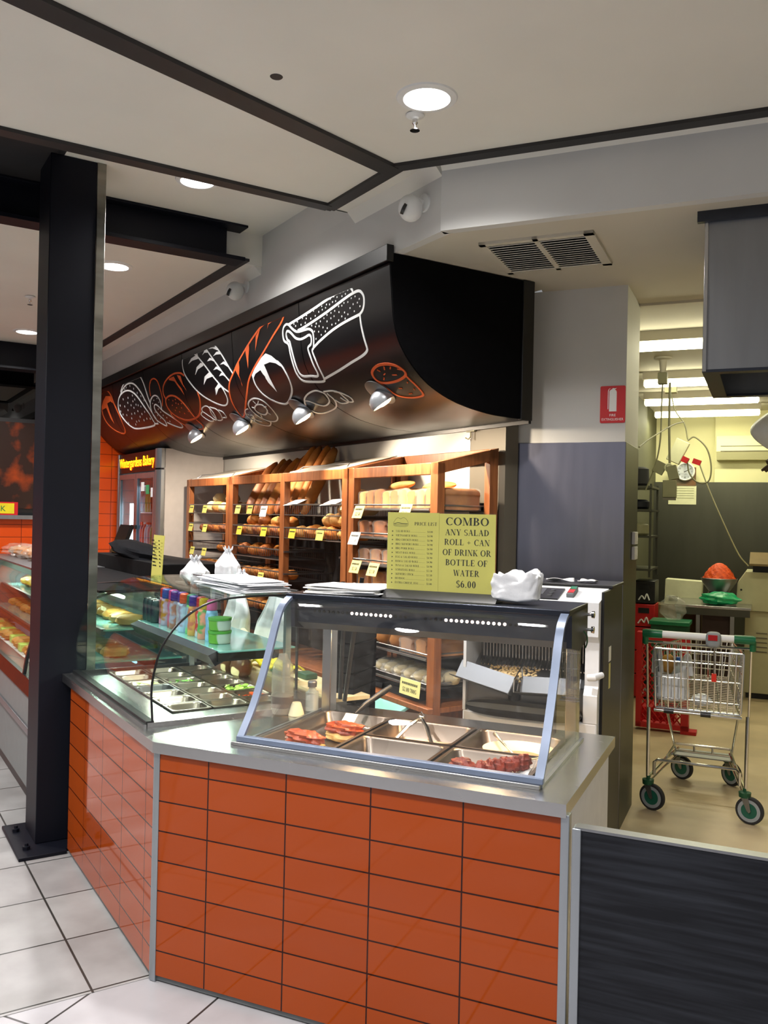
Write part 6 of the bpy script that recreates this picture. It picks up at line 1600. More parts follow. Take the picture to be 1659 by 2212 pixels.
def flat_white_bag():
    # puffy open bundle of white bags on the hot case beside the sign
    from mathutils import noise
    def fn(u, v):
        a = 2 * math.pi * u
        e = 0.62
        cx = math.copysign(abs(math.cos(a)) ** e, math.cos(a))
        cy = math.copysign(abs(math.sin(a)) ** e, math.sin(a))
        r = math.sin(min(1, v * 9) * math.pi / 2) * (1 if v < 0.55 else math.cos((v - 0.55) / 0.45 * math.pi / 2) ** 0.6)
        p = Vector((cx * r, cy * r, v * 1.6))
        n1 = noise.noise(p * 2.1 + Vector((3, 1, 7)))
        n2 = noise.noise(p * 5.5) * 0.5
        f = 1 + (0.10 * n1 + 0.16 * n2) * min(1, v * 2.2)
        top = 0.105 + 0.022 * (cx * r) * 0.4 + 0.03 * n1
        return (1.172 + 0.088 * cx * r * f + 0.006 * v, 0.575 + 0.062 * cy * r * f, 1.389 + top * min(1, v / 0.62) * (1 + 0.08 * n2 * v) + (0.018 * max(0, v - 0.62)))
    thing('bag_bundle', 'puffy bundle of white plastic bags on the hot case, right of the price sign', 'plastic bag', 'B', MB().grid(fn, 60, 34), M['plastic_bag'])
flat_white_bag()
t = T('serving_tongs', 'black-handled serving tongs standing behind the paper bag stack', 'tongs', 'A', (0.06, 0.86, 1.30))
t.o.location = P('A', -0.28, 0.90, 0.876)
t.pos = Vector((-0.28, 0.90, 0.876))
part(t, 'arm', MB().tube([(-0.28, 0.92, 0.88), (-0.30, 0.94, 1.20), (-0.33, 0.95, 1.40)], 0.010, 8), M['black_plastic'])
part(t, 'arm', MB().tube([(-0.24, 0.92, 0.88), (-0.20, 0.94, 1.20), (-0.16, 0.95, 1.43)], 0.010, 8), M['black_plastic'])

t = T('crate_stack', 'narrow black slatted crate tower standing behind the hot case', 'crate', 'B', (0.24, 1.15, 0.004))
for k in range(17):
    z = 0.006 + 0.069 * k
    part(t, 'crate', MB().box(0.183, 0.290, 1.05, 1.30, z, z + 0.064), M['black_matte'], bev=0.004)
# ================================================================== BREAD SLICER (B grid)
q0, q1 = 0.684, 1.325
t = T('bread_slicer', 'white enamelled bread slicing machine behind the hot case', 'bread slicer', 'B', (1.0, 1.75, 0.004))
yf = 1.45
part(t, 'lower_body', MB().box(q0, q1, yf, 2.05, 0.004, 0.775), M['white_enamel'], bev=0.008)
part(t, 'side_pillar', MB().prism([(yf, 0.775), (yf, 0.90), (yf + 0.03, 0.94), (yf + 0.03, 1.14), (yf, 1.17), (yf, 1.325), (yf + 0.06, 1.335), (1.72, 1.374), (1.72, 0.775)], 'x', 1.262, q1), M['white_enamel'], flat=True)
part(t, 'side_pillar', MB().box(q0, q0 + 0.014, yf, 2.0, 0.775, 1.30), M['white_enamel'])
part(t, 'rear_body', MB().box(q0, q1 + 0.002, 1.72, 2.06, 0.775, 1.372), M['black_plastic'], bev=0.004)
part(t, 'rear_body', MB().box(q1 + 0.001, q1 + 0.014, yf + 0.06, 2.06, 0.02, 1.372), M['black_plastic'], bev=0.003)
part(t, 'top_lid', MB().box(q0 - 0.004, q1 + 0.02, 1.715, 2.07, 1.372, 1.388), M['black_plastic'], bev=0.004)
co = part(t, 'console', MB().prism([(yf, 1.300), (yf + 0.02, 1.318), (1.72, 1.374), (1.72, 1.16), (yf, 1.16)], 'x', q0, 1.262), M['white_enamel'], flat=True)
def slope(x, y): return (x, y, 1.318 + (y - yf - 0.02) * 0.056 / 0.25)
def plate(x0, x1, y0, y1, up):
    vs = [Vector(slope(x, y)) for x, y in ((x0, y0), (x1, y0), (x1, y1), (x0, y1))]
    return MB().add(vs + [v + Vector((0, 0, up)) for v in vs], [(3, 2, 1, 0), (4, 5, 6, 7), (0, 1, 5, 4), (1, 2, 6, 5), (2, 3, 7, 6), (3, 0, 4, 7)])
cp = subpart(co, t, 'control_panel', plate(0.96, 1.125, 1.50, 1.665, 0.006), M['black_plastic'])
subpart(co, t, 'display', plate(0.985, 1.04, 1.56, 1.65, 0.0075), M['steel_dull'])
for y in (1.55, 1.59, 1.63):
    subpart(co, t, 'button', MB().lathe([(0.012, 0.0), (0.012, 0.009), (0.0, 0.010)], slope(1.075, y), 14), M['steel_dull'])
sw = subpart(co, t, 'switch', plate(1.155, 1.19, 1.545, 1.66, 0.020), M['kick_grey'], bev=0.003)
subpart(co, t, 'switch_green', plate(1.158, 1.187, 1.615, 1.655, 0.0225), M['green_plastic'])
subpart(co, t, 'switch_red', plate(1.158, 1.187, 1.56, 1.605, 0.0225), M['red_plastic'])
# cutting chamber: dark recess, comb of blades, crumbs
part(t, 'chamber', MB().box(q0 + 0.014, 1.262, 1.69, 1.70, 0.80, 1.16).box(q0 + 0.014, 1.262, yf + 0.02, 1.70, 1.140, 1.16), M['kick_grey'])
part(t, 'chamber_floor', MB().prism([(yf + 0.03, 0.92), (1.70, 1.03), (1.70, 0.80), (yf + 0.03, 0.80)], 'x', q0 + 0.014, 1.262), M['steel_dull'], flat=True)
for k in range(34):
    x = q0 + 0.055 + k * 0.0163
    part(t, 'blade', MB().box(x, x + 0.0045, 1.600, 1.635, 1.02, 1.15), M['steel_dull'])
for k in range(34):
    x = q0 + 0.055 + k * 0.0163
    part(t, 'comb_tooth', MB().add([(x, 1.585, 1.015), (x + 0.008, 1.585, 1.015), (x + 0.008, 1.54, 0.985), (x, 1.54, 0.985), (x, 1.585, 1.021), (x + 0.008, 1.585, 1.021), (x + 0.008, 1.54, 0.991), (x, 1.54, 0.991)], [(3, 2, 1, 0), (4, 5, 6, 7), (0, 1, 5, 4), (1, 2, 6, 5), (2, 3, 7, 6), (3, 0, 4, 7)]), M['chrome'])
mb = MB()
rn = random.Random(3)
for k in range(260):
    x = rn.triangular(0.75, 1.06, 0.86)
    y = rn.uniform(yf + 0.03, 1.60)
    mb.blob((x, y, 0.927 + (y - yf - 0.03) * 0.44 + 0.004 * rn.random()), (0.009, 0.005, 0.005), rotm('Z', rn.uniform(0, 180)), 5, 4)
thing('bread_crumbs', 'pile of bread crumbs in the chamber of the slicer', 'crumbs', 'B', mb, M['crumb'], kind='stuff')
def scoop(x0, y0, z0, L_, rz, tilt, label, mirror):
    t2 = T('slice_tray', label, 'tray', 'B', (x0, y0, z0), 0, 'stainless slice trays on the slicer')
    Mr = rotm('Z', rz) @ rotm('Y', tilt)
    prof = [(0.05, 0.075), (-0.005, 0.0), (-0.11, 0.03)]
    mb = MB()
    vs = []
    for xx in (0, L_):
        for off in (0, 0.004):
            vs += [Vector((x0, y0, z0)) + Mr @ Vector((xx, p[0], p[1] + off)) for p in prof]
    mb.add(vs, [(0, 1, 7, 6), (1, 2, 8, 7), (4, 3, 9, 10), (5, 4, 10, 11), (0, 6, 9, 3), (2, 5, 11, 8), (0, 3, 4, 1), (1, 4, 5, 2), (6, 7, 10, 9), (7, 8, 11, 10)])
    part(t2, 'sheet', mb, M['tray_steel'], flat=True)
    e = 0 if mirror else L_
    g = [Vector((x0, y0, z0)) + Mr @ Vector((e, p[0], p[1])) for p in ((0.05, 0.075), (-0.005, 0.0), (-0.11, 0.03), (-0.10, 0.085), (0.04, 0.125))]
    if mirror:
        part(t2, 'end_wire', MB().tube([g[2], g[3], g[4], g[0]], 0.003, 6), M['chrome'])
    else:
        d = Mr @ Vector((0.003, 0, 0))
        part(t2, 'end_plate', MB().add([v for v in g[:3]] + [g[0] + Vector((0, 0, 0.03)) - (g[0] - g[2]) * 0.3] + [v + d for v in g[:3]] + [g[0] + Vector((0, 0, 0.03)) - (g[0] - g[2]) * 0.3 + d], [(0, 1, 2, 3), (7, 6, 5, 4), (0, 4, 5, 1), (1, 5, 6, 2), (2, 6, 7, 3), (3, 7, 4, 0)]), M['steel'], flat=True)
scoop(0.655, 1.42, 0.935, 0.29, 0, 13, 'stainless slice tray tilted down to the right, at the left of the slicer', False)
scoop(0.975, 1.42, 0.880, 0.275, 0, -2, 'stainless slice tray lying level at the right of the slicer', True)
part(t, 'pivot', MB().tube([(0.935, 1.47, 0.80), (0.935, 1.47, 0.885)], 0.03, 12), M['black_plastic'])
for x in (0.945, 0.985): part(t, 'guide_wire', MB().tube([(x, 1.47, 0.87), (x + 0.006, 1.49, 0.945)], 0.003, 6), M['chrome'])
oval = []
for k in range(28):
    a = 2 * math.pi * k / 28
    oval.append((0.985 + 0.275 * math.copysign(abs(math.cos(a)) ** 0.6, math.cos(a)), 0.805 + 0.040 * math.copysign(abs(math.sin(a)) ** 0.75, math.sin(a))))
part(t, 'foot_channel', MB().prism(oval, 'y', yf - 0.030, yf + 0.01), M['black_plastic'], flat=True)
part(t, 'channel_lip', MB().prism([(p[0], 0.805 + (p[1] - 0.805) * 0.35 + 0.008) for p in oval], 'y', yf - 0.034, yf - 0.028), M['kick_grey'], flat=True)
part(t, 'lever', MB().tube([(1.285, yf - 0.012, 0.985), (1.315, yf - 0.02, 0.99), (1.342, yf + 0.02, 0.998)], [0.016, 0.018, 0.014], 12), M['white_enamel'])
part(t, 'rating_label', MB().box(q1 + 0.013, q1 + 0.016, 1.66, 1.72, 1.03, 1.10), M['paper_white'])
part(t, 'warning_label', MB().box(q1 + 0.013, q1 + 0.016, 1.67, 1.71, 0.90, 1.02), M['paper_yellow'])
for k, (x, w, rz) in enumerate(((1.06, 0.14, 12), (1.20, 0.09, -6))):
    sheet('B', x - w / 2, x + w / 2, 1.82, 1.88, 1.389, rz, 'paper_scrap', ['crumpled white paper scrap on the slicer lid, larger one', 'small white paper scrap at the right of the slicer lid'][k], None, 0.003, 0.016, k)

# ================================================================== FIRE EXTINGUISHER SIGN
t = T('fire_sign', 'red fire extinguisher sign on the white column', 'sign', 'B', (1.228, 2.32, 2.242))
fs0, fs1, fz0, fz1 = 1.160, 1.296, 2.242, 2.446
part(t, 'plate', MB().prism(rrect(fs0, fs1, fz0, fz1, 0.008), 'y', 2.321, 2.3265), M['red_sign'], flat=True)
mb = MB()
yy = 2.3205
ex = [(1.209, 2.305), (1.249, 2.305), (1.249, 2.412), (1.246, 2.420), (1.238, 2.426), (1.244, 2.428), (1.248, 2.434), (1.240, 2.432), (1.228, 2.434), (1.224, 2.428), (1.216, 2.425), (1.210, 2.418), (1.209, 2.412)]
mb.add([(p[0], yy, p[1]) for p in ex], [tuple(range(len(ex)))])
hs = cat_rom([(1.226, 2.432), (1.212, 2.432), (1.204, 2.418), (1.203, 2.38), (1.203, 2.318)], 4)
for a, b in zip(hs, hs[1:]):
    mb.add([(a.x - 0.002, yy, a.y), (a.x + 0.002, yy, a.y), (b.x + 0.002, yy, b.y), (b.x - 0.002, yy, b.y)], [(0, 1, 2, 3)])
part(t, 'extinguisher_symbol', mb, M['sign_white'])
mb = MB()
sans(mb, 'FIRE', 1.228, 2.278, 0.0135, yy)
sans(mb, 'EXTINGUISHER', 1.228, 2.255, 0.0135, yy, sx=0.90)
part(t, 'lettering', mb, M['sign_white'])
for z0, z1 in ((1.568, 1.640), (1.480, 1.555)):
    t = T('dispenser_switch', ['upper', 'lower'][z0 < 1.5] + ' white switch box on the kitchen side of the steel column', 'switch', 'B', (1.306, 2.66, z0))
    part(t, 'box', MB().box(1.305, 1.325, 2.60, 2.72, z0, z1), M['white_panel'], bev=0.003)
    part(t, 'rocker', MB().box(1.324, 1.329, 2.65, 2.68, z0 + 0.02, z1 - 0.02), M['paper_white'])

# ================================================================== EXHAUST HOOD
t = T('exhaust_hood', 'large brushed steel exhaust hood hanging from the kitchen ceiling at the right edge', 'exhaust hood', 'B', (2.4, 1.7, 2.33))
hx = 1.765
part(t, 'front_sheet', MB().box(hx, 3.2, 1.283, 1.293, 2.335, ZS), M['steel_dull'])
part(t, 'side_sheet', MB().box(hx, hx + 0.012, 1.293, 2.09, 2.335, ZS), M['steel_dull'])
part(t, 'back_sheet', MB().box(hx, 3.2, 2.08, 2.09, 2.335, ZS), M['steel_dull'])
part(t, 'edge_trim', MB().box(hx - 0.006, hx + 0.010, 1.276, 1.296, 2.332, 2.96), M['steel'], bev=0.002)
part(t, 'bottom_lip', MB().box(hx - 0.006, 3.2, 1.278, 1.340, 2.328, 2.340).box(hx - 0.006, hx + 0.06, 1.34, 2.09, 2.328, 2.340).box(hx + 0.06, 3.2, 2.03, 2.092, 2.328, 2.340), M['steel_dark'])
part(t, 'filter', MB().prism([(1.40, 2.345), (1.98, 2.62), (1.98, 2.64), (1.40, 2.365)], 'x', hx + 0.10, 3.15), M['kick_grey'], flat=True)
part(t, 'inner_lining', MB().box(hx + 0.02, 3.18, 1.30, 2.07, 2.70, 2.71), M['steel_dark'])
part(t, 'ceiling_flange', MB().box(hx - 0.035, 3.2, 1.262, 1.29, 2.955, ZS), M['steel_dark'])

# ================================================================== KITCHEN
def tube_light(x0, x1, y, z, label, e):
    t = T('fluorescent_light', label, 'ceiling light', 'B', ((x0 + x1) / 2, y, z), 0, 'kitchen fluorescent lights')
    part(t, 'batten', MB().box(x0 - 0.02, x1 + 0.02, y - 0.03, y + 0.03, z + 0.035, ZS - 0.001), M['soffit_paint'])
    part(t, 'tube', MB().tube([(x0, y, z), (x1, y, z)], 0.032, 12), M['tube_lens'])
    for x in (x0 - 0.012, x1): part(t, 'end_holder', MB().box(x, x + 0.012, y - 0.02, y + 0.02, z - 0.02, z + 0.036), M['paper_white'])
    L_ = bpy.data.lights.new('tube_lamp', 'AREA')
    L_.shape = 'RECTANGLE'
    L_.size, L_.size_y = x1 - x0, 0.06
    L_.energy = e
    L_.color = (1.0, 0.97, 0.66)
    o = bpy.data.objects.new('tube_lamp', L_)
    COL.objects.link(o)
    o.location = P('B', (x0 + x1) / 2, y, z - 0.04)
    o.rotation_euler = (0, 0, ROT['B'])
tube_light(1.02, 2.55, 3.58, 2.895, 'fluorescent tube light nearest the shop, top one in the kitchen', 9)
tube_light(1.03, 2.25, 5.25, 2.895, 'second fluorescent tube light into the kitchen', 8)
tube_light(0.88, 1.92, 6.50, 2.895, 'third fluorescent tube light into the kitchen', 8)
tube_light(0.86, 1.92, 7.55, 2.895, 'farthest fluorescent tube light, by the end wall with the clock', 14)
tube_light(2.9, 4.2, 6.50, 2.895, 'fluorescent tube light deep right in the kitchen behind the hood', 7)

t = T('wall_clock', 'round white clock on the far kitchen wall', 'clock', 'B', (1.13, 8.205, 2.21))
cx_, cz_, yk = 1.130, 2.300, 8.205
part(t, 'rim', MB().lathe([(0.098, 0.0), (0.108, 0.0), (0.110, 0.02), (0.100, 0.035), (0.092, 0.03), (0.090, 0.01)], (cx_, yk, cz_), 40, rotm('X', 90)), M['paper_white'])
part(t, 'face', MB().lathe([(0.0, 0.012), (0.094, 0.012)], (cx_, yk, cz_), 40, rotm('X', 90)), M['clock_face'])
mb = MB()
for k in range(12):
    a = R(30 * k)
    sans(mb, str(k or 12), cx_ + 0.072 * math.sin(a), cz_ + 0.072 * math.cos(a) - 0.009, 0.018, yk - 0.0135)
part(t, 'numerals', mb, M['ink'])
def hand(ang, L_, w, y):
    a = R(ang)
    d, n = Vector((math.sin(a), math.cos(a))), Vector((math.cos(a), -math.sin(a)))
    c = Vector((cx_, cz_))
    q = [c - d * 0.015 + n * w, c - d * 0.015 - n * w, c + d * L_ - n * w * 0.6, c + d * L_ + n * w * 0.6]
    return MB().add([(p.x, y, p.y) for p in q], [(0, 1, 2, 3)])
part(t, 'hour_hand', hand(64, 0.046, 0.004, yk - 0.015), M['ink'])
part(t, 'minute_hand', hand(60, 0.070, 0.003, yk - 0.016), M['ink'])
t = T('wall_calendar', 'white paper calendar hanging below the kitchen clock', 'calendar', 'B', (1.10, 8.22, 1.915))
part(t, 'pages', MB().box(0.945, 1.256, 8.218, 8.226, 1.915, 2.135), M['cream_box'])
part(t, 'picture', MB().box(0.955, 1.250, 8.212, 8.218, 2.135, 2.35), mat('calendar_picture', (92, 86, 66), 0.6, rgb2=(120, 76, 40), scale=5))
mb = MB()
for k in range(5): mb.add([(0.98, 8.2165, 2.10 - 0.028 * k), (1.23, 8.2165, 2.10 - 0.028 * k), (1.23, 8.2165, 2.104 - 0.028 * k), (0.98, 8.2165, 2.104 - 0.028 * k)], [(0, 1, 2, 3)])
part(t, 'printed_lines', mb, M['ink_soft'])
t = T('air_conditioner', 'cream wall-mounted air conditioner on the far kitchen pier', 'air conditioner', 'B', (1.9, 8.24, 2.43))
part(t, 'casing', MB().prism([(8.245, 2.43), (8.245, 2.70), (8.08, 2.70), (8.05, 2.66), (8.05, 2.52), (8.12, 2.43)], 'x', 1.475, 2.35), M['wall_cream'], flat=True)
part(t, 'outlet_slot', MB().box(1.52, 2.31, 8.046, 8.052, 2.520, 2.528), M['grey_brown'])
part(t, 'outlet_slot', MB().box(1.52, 2.31, 8.044, 8.052, 2.578, 2.584), M['grey_brown'])

# ceiling rods, hanging socket boxes and cords
def cord(pts, r, n=6): return MB().tube(cat_rom(pts, 6), r, n)
t = T('hanging_socket', 'grey socket box tilted on a hanging cord, red plugs in it, under the kitchen ceiling', 'socket box', 'B', (1.44, 5.6, 2.2))
y = 5.6
def kb(px, pz, yy=5.6): return (px, yy, pz)
SC_ = [(1.18, 2.31), (1.47, 2.50)]
part(t, 'ceiling_rose', MB().box(1.16, 1.26, y - 0.05, y + 0.05, 2.86, ZS - 0.001), M['cream_machine'])
part(t, 'cord', cord([kb(1.21, 2.86), kb(1.25, 2.7), kb(1.33, 2.58), kb(1.36, 2.44)], 0.006), M['grey_box'])
part(t, 'box', MB().rbox(kb(1.28, 2.335), (0.12, 0.08, 0.21), rotm('Y', 26)), M['cream_box'], bev=0.006)
part(t, 'plug', MB().rbox(kb(1.34, 2.26), (0.06, 0.07, 0.05), rotm('Y', 26)), M['red_plastic'])
part(t, 'plug', MB().rbox(kb(1.44, 2.24), (0.07, 0.05, 0.045), rotm('Y', 20)), M['red_plastic'])
part(t, 'loop_cord', cord([kb(1.36, 2.43), kb(1.42, 2.46), kb(1.52, 2.36), kb(1.56, 2.20), kb(1.54, 2.07), kb(1.45, 2.06), kb(1.38, 2.14), kb(1.36, 2.25)], 0.007), M['grey_box'])
part(t, 'supply_cord', cord([kb(1.46, 2.23), kb(1.54, 2.0, 5.7), kb(1.66, 1.70, 5.9), kb(1.78, 1.42, 6.2), kb(1.86, 1.30, 6.5)], 0.006), M['cream_box'])
t = T('hanging_isolator', 'brown-grey switch boxes hanging on a twisted cord in the kitchen', 'switch box', 'B', (1.18, 4.6, 2.0))
y = 4.6
part(t, 'ceiling_plate', MB().lathe([(0.07, ZS - 0.001), (0.07, ZS - 0.012), (0.03, ZS - 0.02), (0.022, ZS - 0.12)], (1.245, y, 0), 20), M['soffit_paint'])
part(t, 'junction_box', MB().box(1.21, 1.28, y - 0.035, y + 0.035, 2.79, 2.88), M['grey_box'], bev=0.004)
part(t, 'cord', cord([(1.245, y, 2.79), (1.24, y, 2.62), (1.235, y, 2.35), (1.20, y, 2.15), (1.13, y, 1.95)], 0.006), M['grey_box'])
part(t, 'twisted_cord', cord([(1.30, y, 2.80), (1.30, y, 2.5), (1.305, y, 2.3), (1.31, y, 2.15)], 0.009), M['grey_box'])
part(t, 'ring', MB().lathe([(0.03, -0.005), (0.036, 0), (0.03, 0.005), (0.024, 0), (0.03, -0.005)], (1.305, y - 0.02, 2.13), 18, rotm('X', 80)), M['cream_box'])
part(t, 'small_box', MB().rbox((1.235, y, 2.13), (0.085, 0.03, 0.095), rotm('Y', 28)), M['grey_box'], bev=0.003)
part(t, 'socket', MB().rbox((1.335, y - 0.01, 2.09), (0.075, 0.06, 0.11), rotm('Y', -14)), M['grey_box'], bev=0.003)
part(t, 'large_box', MB().box(1.265, 1.365, y - 0.06, y + 0.02, 1.895, 2.03), M['grey_box'], bev=0.004)
part(t, 'large_box_base', MB().box(1.268, 1.360, y - 0.06, y + 0.02, 1.875, 1.893), M['grey_brown'])
thing('power_cord', 'thin cord running diagonally from the kitchen ceiling rods to the steel column', 'cord', 'B', cord([(1.40, 4.7, 2.50), (1.36, 4.2, 2.42), (1.31, 3.3, 2.24), (1.306, 2.84, 2.15)], 0.005), M['grey_box'])
# hanging white bag and brown glove by the hood
t = T('hanging_sack', 'white plastic sack with a brown rubber glove hanging at the right edge, below the hood', 'plastic sack', 'B', (2.02, 2.9, 1.99))
rn_ph = [0.4, 1.7, 2.9]
part(t, 'hook', MB().tube([(2.06, 2.9, 2.50), (2.06, 2.9, 2.34), (2.045, 2.9, 2.33)], 0.006), M['black_plastic'])
part(t, 'sack', MB().grid(lambda u, v: (2.065 + (0.02 + 0.13 * math.sin(math.pi * min(1, v * 0.95 + 0.08)) ** 1.2) * math.cos(2 * math.pi * u) * (1 + 0.09 * math.sin(10 * math.pi * u + 3 * v)), 2.9 + (0.02 + 0.09 * math.sin(math.pi * min(1, v * 0.95 + 0.08))) * math.sin(2 * math.pi * u), 2.35 - 0.25 * v), 36, 16), M['plastic_bag'])
part(t, 'glove', MB().tube([(2.10, 2.9, 2.12), (2.06, 2.89, 2.07), (2.02, 2.88, 2.045)], [0.03, 0.034, 0.028], 12), M['skin_brown'])
for k in range(4):
    part(t, 'glove_finger', MB().tube([(2.04 + 0.012 * k, 2.88 - 0.01 * k, 2.05 - 0.004 * k), (2.005 + 0.016 * k, 2.87 - 0.01 * k, 2.022 - 0.004 * k), (1.985 + 0.020 * k, 2.865 - 0.01 * k, 2.008 - 0.006 * k)], [0.012, 0.011, 0.007], 8), M['skin_brown'])

# prep table with carrot bowl, dough machine, boxes, bins, crates
t = T('prep_table', 'stainless prep table deep in the kitchen carrying a bowl of grated carrot', 'table', 'B', (1.6, 6.55, 0.004))
part(t, 'tabletop', MB().box(1.225, 1.90, 6.15, 6.95, 0.90, 0.925), M['steel'], bev=0.003)
part(t, 'apron', MB().box(1.235, 1.89, 6.155, 6.17, 0.835, 0.90), M['steel_kitchen'])
for x in (1.245, 1.42, 1.72):
    part(t, 'leg', MB().box(x, x + 0.035, 6.16, 6.195, 0.004, 0.90), M['steel_dull'])
part(t, 'dark_cupboard', MB().box(1.47, 1.715, 6.22, 6.8, 0.10, 0.84), mat('cupboard_brown', (48, 28, 26), 0.6))
t = T('mixing_bowl', 'steel bowl heaped with bright orange grated carrot on the prep table', 'bowl', 'B', (1.60, 6.55, 0.93))
part(t, 'bowl', MB().lathe([(0.07, 1.03), (0.09, 1.03), (0.155, 1.12), (0.170, 1.165), (0.166, 1.168), (0.15, 1.125), (0.085, 1.04)], (1.60, 6.55, 0), 36), M['steel_dull'])
thing('carrot_heap', 'tall heap of grated orange carrot in the steel bowl', 'carrot', 'B', MB().grid(lambda u, v: (1.60 + 0.158 * (1 - v) * math.cos(2 * math.pi * u) * (1 + 0.05 * math.sin(40 * u + 31 * v)), 6.55 + 0.158 * (1 - v) * math.sin(2 * math.pi * u), 1.15 + 0.165 * (1 - (1 - v) ** 1.9) + 0.009 * math.sin(70 * u + 23 * v) * (1 - v)), 60, 18), M['carrot'], kind='stuff')
thing('bowl_stand', 'upturned steel dish carrying the carrot bowl', 'dish', 'B', MB().lathe([(0.13, 0.926), (0.12, 0.96), (0.10, 1.028), (0.0, 1.029)], (1.60, 6.55, 0), 28), M['steel_dull'])
def bag_lump(fr, c, rad, m, label, name, cat, seed):
    thing(name, label, cat, fr, MB().blob(c, rad, None, 34, 20, 0.10, 3.5, seed, flat=-rad[2] * 0.85), M[m])
bag_lump('B', (1.62, 6.30, 0.985), (0.17, 0.10, 0.062), 'green_bag', 'bright green plastic bag lying on the prep table edge', 'green_bag', 'plastic bag', 5)
t = T('carton', 'large white printed carton behind the prep table', 'box', 'B', (1.22, 7.05, 0.70))
part(t, 'box', MB().rbox((1.235, 7.05, 0.975), (0.36, 0.22, 0.26), rotm('Y', 2)), M['cream_box'], bev=0.003)
part(t, 'printed_label', MB().rbox((1.14, 6.938, 0.91), (0.09, 0.003, 0.05), rotm('Y', 2)), M['ink_soft'])
thing('storage_box', 'brown storage box under the white carton', 'box', 'B', MB().box(0.90, 1.42, 6.9, 7.2, 0.004, 0.845), M['brown_box'], bev=0.004)
t = T('dough_machine', 'cream enamelled dough machine at the right edge of the kitchen', 'dough machine', 'B', (2.3, 6.9, 0.004))
part(t, 'upper_casing', MB().prism([(1.755, 0.86), (1.765, 1.12), (1.84, 1.235), (2.9, 1.235), (2.9, 0.86)], 'y', 6.60, 7.2), M['cream_machine'], flat=True)
part(t, 'lower_casing', MB().box(1.835, 2.9, 6.64, 7.2, 0.06, 0.855), M['cream_machine'], bev=0.004)
part(t, 'kick', MB().box(1.86, 2.88, 6.68, 7.18, 0.004, 0.06), M['black_plastic'])
part(t, 'tray_top', MB().prism([(6.50, 1.30), (6.9, 1.40), (6.9, 1.42), (6.50, 1.32)], 'x', 1.87, 2.9), M['brown_box'], flat=True)
part(t, 'hopper', MB().box(1.90, 2.9, 6.62, 7.1, 1.236, 1.31), M['black_plastic'])
for k in range(5): part(t, 'vent_slot', MB().box(1.94, 2.04, 6.632, 6.641, 0.46 + 0.045 * k, 0.468 + 0.045 * k), M['grey_brown'])
part(t, 'screw', MB().lathe([(0.010, 0.0), (0.010, 0.006), (0.0, 0.007)], (1.80, 6.6, 1.06), 10, rotm('X', 90)), M['black_plastic'])
t = T('storage_bin', 'dark green plastic bin standing by the prep table', 'bin', 'B', (1.21, 6.0, 0.004))
part(t, 'bin', MB().prism([(1.075, 0.004), (1.345, 0.004), (1.375, 0.76), (1.05, 0.76)], 'y', 5.82, 6.1), M['green_dark'], flat=True)
part(t, 'rim', MB().box(1.035, 1.39, 5.80, 6.12, 0.755, 0.79), M['green_plastic'], bev=0.004)
bag_lump('B', (1.23, 5.96, 0.90), (0.11, 0.10, 0.12), 'film_white', 'knotted clear rubbish bag sitting in the green bin', 'rubbish_bag', 'plastic bag', 8)
for k in range(5):
    z = 0.02 + 0.225 * k
    dark = k == 4
    t = T('drink_crate', '%s drink crate, %s from the floor in the stack by the kitchen wall' % ('black' if dark else 'red', ordn[k]), 'crate', 'B', (0.955, 6.25, z), 0, 'stacked drink crates')
    part(t, 'body', MB().box(0.86, 1.05, 6.10, 6.42, z, z + 0.215), M['black_plastic' if dark else 'red_plastic'], bev=0.006)
    part(t, 'hand_hole', MB().box(0.90, 1.00, 6.094, 6.10, z + 0.13, z + 0.18), M['void_black'])
    part(t, 'script_mark', MB().tube(cat_rom([(0.90, 6.096, z + 0.03), (0.93, 6.096, z + 0.07), (0.955, 6.096, z + 0.04), (0.975, 6.096, z + 0.09), (1.0, 6.096, z + 0.03)], 4), 0.007, 6), M['sign_white'])
t = T('wall_shelves', 'dark shelves with odds and ends behind the steel column', 'shelf', 'B', (0.86, 6.2, 1.2))
for z in (1.24, 1.55, 1.80, 2.02):
    part(t, 'shelf', MB().box(0.785, 1.03, 5.9, 6.5, z, z + 0.02), M['steel_kitchen'])
for x, y in ((0.80, 5.92), (1.005, 5.92), (0.80, 6.46), (1.005, 6.46)): part(t, 'upright', MB().box(x, x + 0.02, y, y + 0.02, 1.18, 2.06), M['steel_kitchen'])
t2 = [('storage_jar', (0.90, 6.0, 2.041), (0.09, 0.09, 0.16), 'void_black', 'black jug on the top dark shelf behind the column'), ('storage_tub', (0.90, 6.0, 1.571), (0.10, 0.10, 0.10), 'grey_box', 'grey tub on the middle dark shelf behind the column'), ('storage_tub', (0.90, 6.0, 1.821), (0.11, 0.10, 0.07), 'steel_blue_black', 'blue-black tub on the upper dark shelf behind the column')]
for n_, c, rd, m, l in t2: thing(n_, l, 'container', 'B', MB().lathe([(rd[0] * 0.8, c[2]), (rd[0], c[2] + 0.02), (rd[0] * 0.95, c[2] + rd[2]), (rd[0] * 0.6, c[2] + rd[2] + 0.02), (0, c[2] + rd[2] + 0.02)], (c[0], c[1], 0), 20), M[m])
